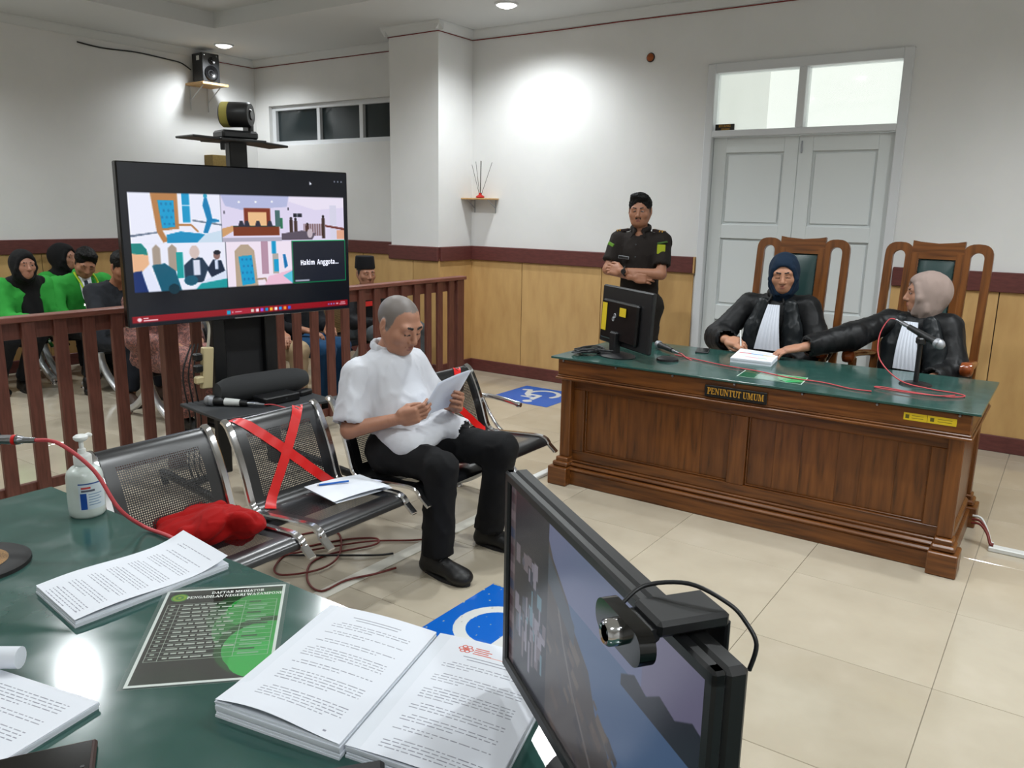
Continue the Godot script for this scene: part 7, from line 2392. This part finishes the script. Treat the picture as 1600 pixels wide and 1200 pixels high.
func officer():
	var V := func(x, y, z): return Vector3(x, y, z)
	var f := Vector3(0.22, 0, 0.975).normalized()
	var J := {"base": V.call(2.235, 0, 0.80), "f": f}
	J.hl = V.call(2.325, 0.90, 0.79); J.hr = V.call(2.150, 0.90, 0.80)
	J.nb = V.call(2.225, 1.455, 0.80)
	J.sl = V.call(2.405, 1.385, 0.785); J.sr = V.call(2.045, 1.385, 0.815)
	J.hc = V.call(2.225, 1.602, 0.830); J.hf = Vector3(0.30, -0.08, 0.95); J.hu = Vector3(0.0, 1, 0.08)
	J.el = V.call(2.445, 1.150, 0.885); J.er = V.call(2.020, 1.165, 0.915)
	J.wl = V.call(2.185, 1.165, 1.005); J.wr = V.call(2.27, 1.125, 0.985)
	J.kl = V.call(2.325, 0.49, 0.81); J.kr = V.call(2.15, 0.49, 0.82)
	J.al = V.call(2.335, 0.09, 0.79); J.ar = V.call(2.14, 0.09, 0.80)
	J.hel = V.call(2.335, 0, 0.74); J.tl = V.call(2.37, 0, 1.00); J.her = V.call(2.14, 0, 0.75); J.tr = V.call(2.16, 0, 1.01)
	J.hand_l = [Vector3(-0.95, 0.12, -0.05), Vector3(-0.1, 0.35, 0.93), -1.0, 0.55, 0.3]
	J.hand_r = [Vector3(0.9, -0.05, -0.30), Vector3(0.1, 0.2, 0.95), 1.0, 0.6, 0.4]
	J.hem = V.call(2.235, 0.93, 0.80)
	var uni := cloth(Color(0.135, 0.115, 0.105), 0.85, 0.1)
	var p := figure("standing person in a dark brown uniform with folded arms", J, {"cell": 0.0115, "skin": Color(0.62, 0.43, 0.33), "top": uni, "top_name": "uniform_shirt", "sleeve": 0.74, "sleeve_w": 1.1, "loose": 0.006, "fat": 0.94, "flat": 1.3, "collar": uni, "bottom": cloth(Color(0.13, 0.115, 0.10), 0.85), "shoe": mat(Color(0.012, 0.012, 0.012), 0.25), "scalp": Color(0.035, 0.03, 0.03), "hairline": 0.08, "top_hair": cloth(Color(0.012, 0.011, 0.011), 0.55, 0.0), "hs": 1.0, "hcell": 0.0038, "face": {"moustache": 1}, "lip": Color(0.50, 0.30, 0.26), "fold": 0.004})
	var o: Vector3 = p.position
	for e in ["l", "r"]:
		var s: Vector3 = J["s" + e]
		var n: Vector3 = J.nb
		var a := s.lerp(n, -0.04) + Vector3.UP * 0.066
		var b := s.lerp(n, 0.46) + Vector3.UP * 0.046
		var d := (b - a).normalized()
		var B := Basis(d, Vector3.UP, d.cross(Vector3.UP)).orthonormalized()
		var ep := part(p, "epaulette", boxm((a + b) / 2 - o, Vector3(a.distance_to(b), 0.022, 0.058), 0.003, B), mat(Color(0.11, 0.03, 0.025), 0.7), "dark red shoulder board with gold bars")
		for k in 2:
			part(ep, "gold_bar", boxm(a.lerp(b, 0.12 + 0.22 * k) + Vector3.UP * 0.0055 - o, Vector3(0.010, 0.014, 0.0585), 0.001, B), M.gold)
		part(ep, "button", lathem([Vector2(0, 0.004), Vector2(0.004, 0.003), Vector2(0.005, 0)], Transform3D(Basis.IDENTITY, a.lerp(b, 0.88) + Vector3.UP * 0.010 - o), 10), M.gold)
	# sleeve patches
	part(p, "sleeve_patch", boxm(V.call(2.430, 1.330, 0.872) - o, Vector3(0.060, 0.068, 0.020), 0.003, frame(Vector3(0.45, 0.05, 0.9))), mat(Color(0.62, 0.66, 0.08), 0.7), "yellow-green shield patch")
	part(p, "sleeve_patch", boxm(V.call(2.432, 1.378, 0.860) - o, Vector3(0.075, 0.014, 0.016), 0.002, frame(Vector3(0.45, 0.2, 0.9)) * Basis(Vector3.BACK, 0.2)), mat(Color(0.20, 0.34, 0.08), 0.7), "green arched patch")
	part(p, "sleeve_patch", boxm(V.call(2.028, 1.352, 0.892) - o, Vector3(0.062, 0.026, 0.016), 0.003, frame(Vector3(-0.25, 0.2, 0.95)) * Basis(Vector3.BACK, -0.35)), mat(Color(0.34, 0.52, 0.10), 0.7), "green arched patch")
	part(p, "name_tag", boxm(V.call(2.160, 1.262, 0.936) - o, Vector3(0.085, 0.022, 0.004), 0.001, frame(Vector3(0.05, 0.05, 1)) * Basis(Vector3.BACK, -0.08)), mat(Color(0.55, 0.56, 0.58), 0.4), "silver-edged dark name tag")
	part(p, "name_field", boxm(V.call(2.160, 1.262, 0.9385) - o, Vector3(0.077, 0.015, 0.003), 0.0, frame(Vector3(0.05, 0.05, 1)) * Basis(Vector3.BACK, -0.08)), mat(Color(0.12, 0.12, 0.12), 0.4))
	for k in 4:
		part(p, "button", lathem([Vector2(0, 0.003), Vector2(0.006, 0.002), Vector2(0.006, -0.004)], Transform3D(Basis(Vector3.RIGHT, PI / 2), V.call(2.255, 1.36 - k * 0.09, 0.937) - o), 8), M.dark_grey)
	var wt := thing("wristwatch", "dark round wristwatch on the officer's wrist", "watch", V.call(2.213, 1.165, 1.003))
	wt.set_meta("label", "dark round wristwatch worn by the standing person in uniform")
	part(wt, "dial", lathem([Vector2(0, 0.010), Vector2(0.017, 0.010), Vector2(0.020, 0.004), Vector2(0.020, 0.0), Vector2(0, 0)], Transform3D(Basis(Vector3.RIGHT, PI / 2), Vector3(0, 0.0, 0.030)), 20), M.black)
	var ring := []
	for k in 16:
		ring.append(Vector3(0, cos(TAU * k / 16) * 0.034, sin(TAU * k / 16) * 0.034 - 0.002))
	part(wt, "strap", tubem(ring, 0.006, 8, true), M.black)

func audience():
	var V := func(x, y, z): return Vector3(x, y, z)
	var F := Vector3.RIGHT
	var low := {"cell": 0.019, "hcell": 0.0065, "hdcell": 0.007, "scell": 0.010}
	var green := cloth(Color(0.19, 0.59, 0.23), 0.8, 0.1)
	var dark := cloth(Color(0.09, 0.095, 0.11), 0.85)
	var black_shoe := mat(Color(0.02, 0.02, 0.022), 0.5)
	var hair := cloth(Color(0.012, 0.010, 0.010), 0.6, 0.0)
	var g := "people in the audience"
	# green jacket, black headscarf, in the wall row
	var J := seated(-2.42, 3.13, 0.49, 0.10)
	J.hc = V.call(-2.25, 1.075, 3.175); J.nb = V.call(-2.34, 0.925, 3.13); J.hf = Vector3(0.99, -0.05, 0.02)
	J.kl = V.call(-2.10, 0.49, 3.20); J.kr = V.call(-2.12, 0.49, 3.40); J.al = V.call(-2.34, 0.09, 3.24); J.ar = V.call(-2.36, 0.09, 3.44)
	for e in ["l", "r"]:
		J["he" + e] = Vector3(J["a" + e].x - 0.06, 0, J["a" + e].z); J["t" + e] = Vector3(J["a" + e].x + 0.18, 0, J["a" + e].z)
	J.er = J.sr + Vector3(0.12, -0.26, 0.02); J.wr = J.er + Vector3(0.22, 0.02, -0.08)
	J.el = J.sl + Vector3(0.12, -0.26, 0.0); J.wl = J.el + Vector3(0.20, 0.02, 0.06)
	var o := low.duplicate()
	o.merge({"skin": Color(0.67, 0.48, 0.39), "top": green, "top_name": "jacket", "sleeve": 1.9, "loose": 0.016, "bottom": dark, "shoe": black_shoe, "scarf": cloth(Color(0.06, 0.06, 0.065), 0.85), "drape": 0.30, "face": {"no_ears": 1}})
	var p := figure("seated person in a green jacket and long black headscarf behind the fence", J, o)
	p.set_meta("group", g)
	# second black headscarf, by the wall
	J = seated(-2.95, 2.50, 0.48, 0.02)
	J.hc = V.call(-2.90, 1.085, 2.52); J.hf = Vector3(0.85, -0.05, -0.5)
	o = low.duplicate()
	o.merge({"skin": Color(0.67, 0.48, 0.39), "top": green, "top_name": "jacket", "sleeve": 1.9, "bottom": dark, "shoe": black_shoe, "scarf": cloth(Color(0.06, 0.06, 0.065), 0.85), "drape": 0.22, "face": {"no_ears": 1}, "hs": 1.02})
	p = figure("seated person in a black headscarf by the wall behind the green-jacketed man", J, o)
	p.set_meta("label", "seated person in a black headscarf half hidden behind the one with the yellow lanyard")
	p.set_meta("group", g)
	# green jacket with lanyard, looking down
	J = seated(-2.47, 2.66, 0.49, 0.18)
	J.nb = V.call(-2.33, 0.955, 2.66); J.sl = V.call(-2.36, 0.895, 2.44); J.sr = V.call(-2.36, 0.885, 2.88)
	J.hc = V.call(-2.17, 1.075, 2.70); J.hf = Vector3(0.80, -0.52, 0.25); J.hu = Vector3(0.5, 0.85, 0)
	J.el = V.call(-2.24, 0.64, 2.42); J.er = V.call(-2.24, 0.63, 2.93); J.wl = V.call(-2.00, 0.60, 2.55); J.wr = V.call(-2.00, 0.60, 2.82)
	J.kr = V.call(-1.96, 0.50, 2.82); J.kl = V.call(-1.96, 0.50, 2.55); J.ar = V.call(-1.93, 0.09, 2.86); J.al = V.call(-1.98, 0.09, 2.52)
	J.her = V.call(-2.0, 0, 2.86); J.tr = V.call(-1.73, 0, 2.98); J.hel = V.call(-2.02, 0, 2.5); J.tl = V.call(-1.76, 0, 2.58)
	o = low.duplicate()
	o.merge({"skin": Color(0.62, 0.44, 0.34), "top": green, "top_name": "jacket", "sleeve": 1.9, "loose": 0.02, "fat": 1.05, "bottom": dark, "shoe": black_shoe, "scalp": Color(0.035, 0.03, 0.03), "top_hair": hair, "hs": 1.05, "face": {"eyes": "down"}, "collar": green})
	p = figure("seated person in a green jacket with a yellow lanyard looking down", J, o)
	p.set_meta("group", g)
	blob_part(p, "white_shirt", [cap(V.call(-2.245, 0.94, 2.68), V.call(-2.165, 0.78, 2.70), 0.05, 0.045, 0.02)], 0.010, M.paper)
	part(p, "necktie", tubem(curve([V.call(-2.19, 0.915, 2.70) - p.position, V.call(-2.145, 0.84, 2.71) - p.position, V.call(-2.115, 0.73, 2.71) - p.position], 4), [0.016, 0.016, 0.018, 0.02, 0.022, 0.024, 0.024, 0.022, 0.018], 8), cloth(Color(0.16, 0.19, 0.24)))
	for e in [-1.0, 1.0]:
		part(p, "lanyard", tubem(curve([V.call(-2.31, 0.985, 2.66 + e * 0.075) - p.position, V.call(-2.19, 0.90, 2.67 + e * 0.075) - p.position, V.call(-2.13, 0.79, 2.69 + e * 0.04) - p.position, V.call(-2.095, 0.70, 2.71) - p.position], 4), 0.010, 6), mat(Color(0.62, 0.72, 0.06), 0.7))
	# dark T-shirt in the middle row, partly hidden by the television
	J = seated(-1.68, 2.80, 0.49, 0.22)
	J.nb = V.call(-1.56, 0.945, 2.78); J.sr = V.call(-1.60, 0.88, 2.97); J.sl = V.call(-1.55, 0.88, 2.60)
	J.hc = V.call(-1.43, 1.085, 2.79); J.hf = Vector3(0.85, -0.45, 0.0); J.hu = Vector3(0.4, 0.9, 0)
	J.er = V.call(-1.45, 0.655, 3.00); J.wr = V.call(-1.17, 0.585, 2.92); J.el = V.call(-1.42, 0.65, 2.55); J.wl = V.call(-1.17, 0.58, 2.70)
	J.kr = V.call(-1.18, 0.49, 2.92); J.kl = V.call(-1.2, 0.49, 2.68); J.ar = V.call(-1.20, 0.09, 2.93); J.al = V.call(-1.2, 0.09, 2.66)
	J.her = V.call(-1.27, 0, 2.93); J.tr = V.call(-1.0, 0, 2.99); J.hel = V.call(-1.27, 0, 2.66); J.tl = V.call(-1.02, 0, 2.68)
	o = low.duplicate()
	o.merge({"skin": Color(0.60, 0.41, 0.31), "top": cloth(Color(0.15, 0.16, 0.18)), "sleeve": 0.75, "bottom": cloth(Color(0.12, 0.135, 0.165)), "shoe": mat(Color(0.22, 0.14, 0.09), 0.6), "scalp": Color(0.04, 0.035, 0.035), "top_hair": hair, "quiff": 0.6, "face": {"eyes": "down"}})
	p = figure("seated person in a dark grey T-shirt beside the television's edge", J, o)
	p.set_meta("group", g)
	# row beside the fence: pink patterned dress
	J = seated(-0.62, 3.02, 0.49, 0.05)
	o = low.duplicate()
	var pink := tri_mat(noise_tex(0.02, [0.0, 0.46, 0.5, 0.62, 0.66, 1.0], [Color(0.30, 0.20, 0.19), Color(0.36, 0.25, 0.24), Color(0.60, 0.38, 0.33), Color(0.66, 0.43, 0.38), Color(0.42, 0.32, 0.31), Color(0.30, 0.25, 0.26)], 91, 3), Vector3(3, 3, 3), 0.8, true)
	o.merge({"skin": Color(0.64, 0.46, 0.36), "top": pink, "top_name": "dress", "sleeve": 1.9, "loose": 0.03, "skirt": 1, "scarf": cloth(Color(0.40, 0.27, 0.25)), "drape": 0.2, "face": {"no_ears": 1}, "shoe": black_shoe})
	p = figure("seated person in a pink and brown patterned dress behind the fence", J, o)
	p.set_meta("group", g)
	# cream trousers
	J = seated(-0.28, 2.52, 0.50, 0.10)
	J.kl = V.call(0.20, 0.52, 2.38); J.kr = V.call(0.22, 0.52, 2.68)
	J.al = V.call(0.20, 0.09, 2.40); J.ar = V.call(0.24, 0.09, 2.66)
	for e in ["l", "r"]:
		J["he" + e] = Vector3(J["a" + e].x - 0.06, 0, J["a" + e].z); J["t" + e] = Vector3(J["a" + e].x + 0.20, 0, J["a" + e].z)
	o = low.duplicate()
	o.merge({"skin": Color(0.63, 0.44, 0.34), "top": cloth(Color(0.30, 0.19, 0.17)), "sleeve": 1.5, "bottom": cloth(Color(0.66, 0.58, 0.46)), "shoe": mat(Color(0.12, 0.09, 0.07), 0.6), "scalp": Color(0.04, 0.035, 0.035), "hairline": 0.07})
	p = figure("seated person in cream trousers with clasped hands behind the fence", J, o)
	p.set_meta("group", g)
	# blue jeans
	J = seated(-0.30, 2.02, 0.50, 0.05)
	J.kl = V.call(0.20, 0.50, 1.95); J.kr = V.call(0.26, 0.50, 2.16); J.al = V.call(0.12, 0.09, 1.94); J.ar = V.call(0.16, 0.09, 2.16)
	for e in ["l", "r"]:
		J["he" + e] = Vector3(J["a" + e].x - 0.06, 0, J["a" + e].z); J["t" + e] = Vector3(J["a" + e].x + 0.20, 0, J["a" + e].z)
	o = low.duplicate()
	o.merge({"skin": Color(0.63, 0.44, 0.34), "top": dark, "sleeve": 1.9, "bottom": cloth(Color(0.11, 0.25, 0.38)), "shoe": black_shoe, "scalp": Color(0.04, 0.035, 0.035), "hairline": 0.07})
	p = figure("seated person in blue jeans and a black top behind the fence", J, o)
	p.set_meta("group", g)
	# black cap, black jacket with a red and white badge, grey trousers
	J = seated(-0.50, 1.02, 0.47, 0.08)
	J.nb = V.call(-0.42, 0.865, 1.06); J.sl = V.call(-0.43, 0.81, 0.88); J.sr = V.call(-0.43, 0.81, 1.25)
	J.hc = V.call(-0.36, 1.005, 1.10); J.hf = Vector3(0.93, -0.1, 0.35)
	J.kl = V.call(0.06, 0.50, 0.86); J.kr = V.call(-0.02, 0.50, 1.18); J.al = V.call(0.10, 0.09, 0.84); J.ar = V.call(0.02, 0.09, 1.2)
	J.el = V.call(-0.36, 0.57, 0.84); J.er = V.call(-0.36, 0.57, 1.28); J.wl = V.call(-0.17, 0.58, 0.95); J.wr = V.call(-0.17, 0.58, 1.14)
	for e in ["l", "r"]:
		J["he" + e] = Vector3(J["a" + e].x - 0.06, 0, J["a" + e].z); J["t" + e] = Vector3(J["a" + e].x + 0.20, 0, J["a" + e].z)
	o = low.duplicate()
	o.merge({"skin": Color(0.60, 0.42, 0.33), "top": cloth(Color(0.08, 0.08, 0.09), 0.6), "top_name": "jacket", "sleeve": 1.85, "bottom": cloth(Color(0.33, 0.35, 0.36)), "shoe": black_shoe, "scalp": Color(0.04, 0.035, 0.035), "hairline": 0.07})
	p = figure("seated person in a black cap, black jacket and grey trousers behind the fence", J, o)
	p.set_meta("group", g)
	var B := frame(Vector3(0.93, 0, 0.35))
	part(p, "cap", lathem([Vector2(0.092, 0.0), Vector2(0.094, 0.01), Vector2(0.086, 0.105), Vector2(0.080, 0.112), Vector2(0, 0.108)], Transform3D(B * Basis.from_scale(Vector3(0.94, 1, 1.15)), J.hc + Vector3(-0.01, 0.045, 0) - p.position), 28), cloth(Color(0.06, 0.06, 0.075), 0.8))
	part(p, "badge", boxm(V.call(-0.295, 0.735, 1.14) - p.position, Vector3(0.014, 0.045, 0.10), 0.002, Basis(Vector3.BACK, 0.2)), mat(Color(0.70, 0.08, 0.06), 0.6), "red chest badge")
	part(p, "badge", boxm(V.call(-0.300, 0.735, 1.225) - p.position, Vector3(0.014, 0.05, 0.05), 0.002, Basis(Vector3.BACK, 0.2)), M.white_plastic, "white chest badge")
	# red cloth on the first bench seat
	var rc := thing("red_cloth", "crumpled red cloth bundle on the bench seat beside the judges' desk", "cloth", V.call(2.47, 0.39, 4.76))
	var prims := []
	var r := RandomNumberGenerator.new()
	r.seed = 12
	for k in 9:
		var a := V.call(2.36 + r.randf() * 0.20, 0.43 + r.randf() * 0.045, 4.66 + r.randf() * 0.20)
		prims.append(ell(a, Vector3(0.075 + r.randf() * 0.03, 0.038, 0.06 + r.randf() * 0.03), Basis(Vector3(r.randf() - 0.5, 1, r.randf() - 0.5).normalized(), r.randf() * 3.0), 0.012))
	for k in 4:
		prims.append(cap(V.call(2.33 + 0.05 * k, 0.445, 4.86), V.call(2.40 + 0.06 * k, 0.47, 4.66), 0.030, 0.026, 0.008))
	blob_part(rc, "folds", prims, 0.007, cloth(Color(0.60, 0.03, 0.03), 0.9, 0.3), 0.004, 14.0, Vector3(1, 1, 0.4))
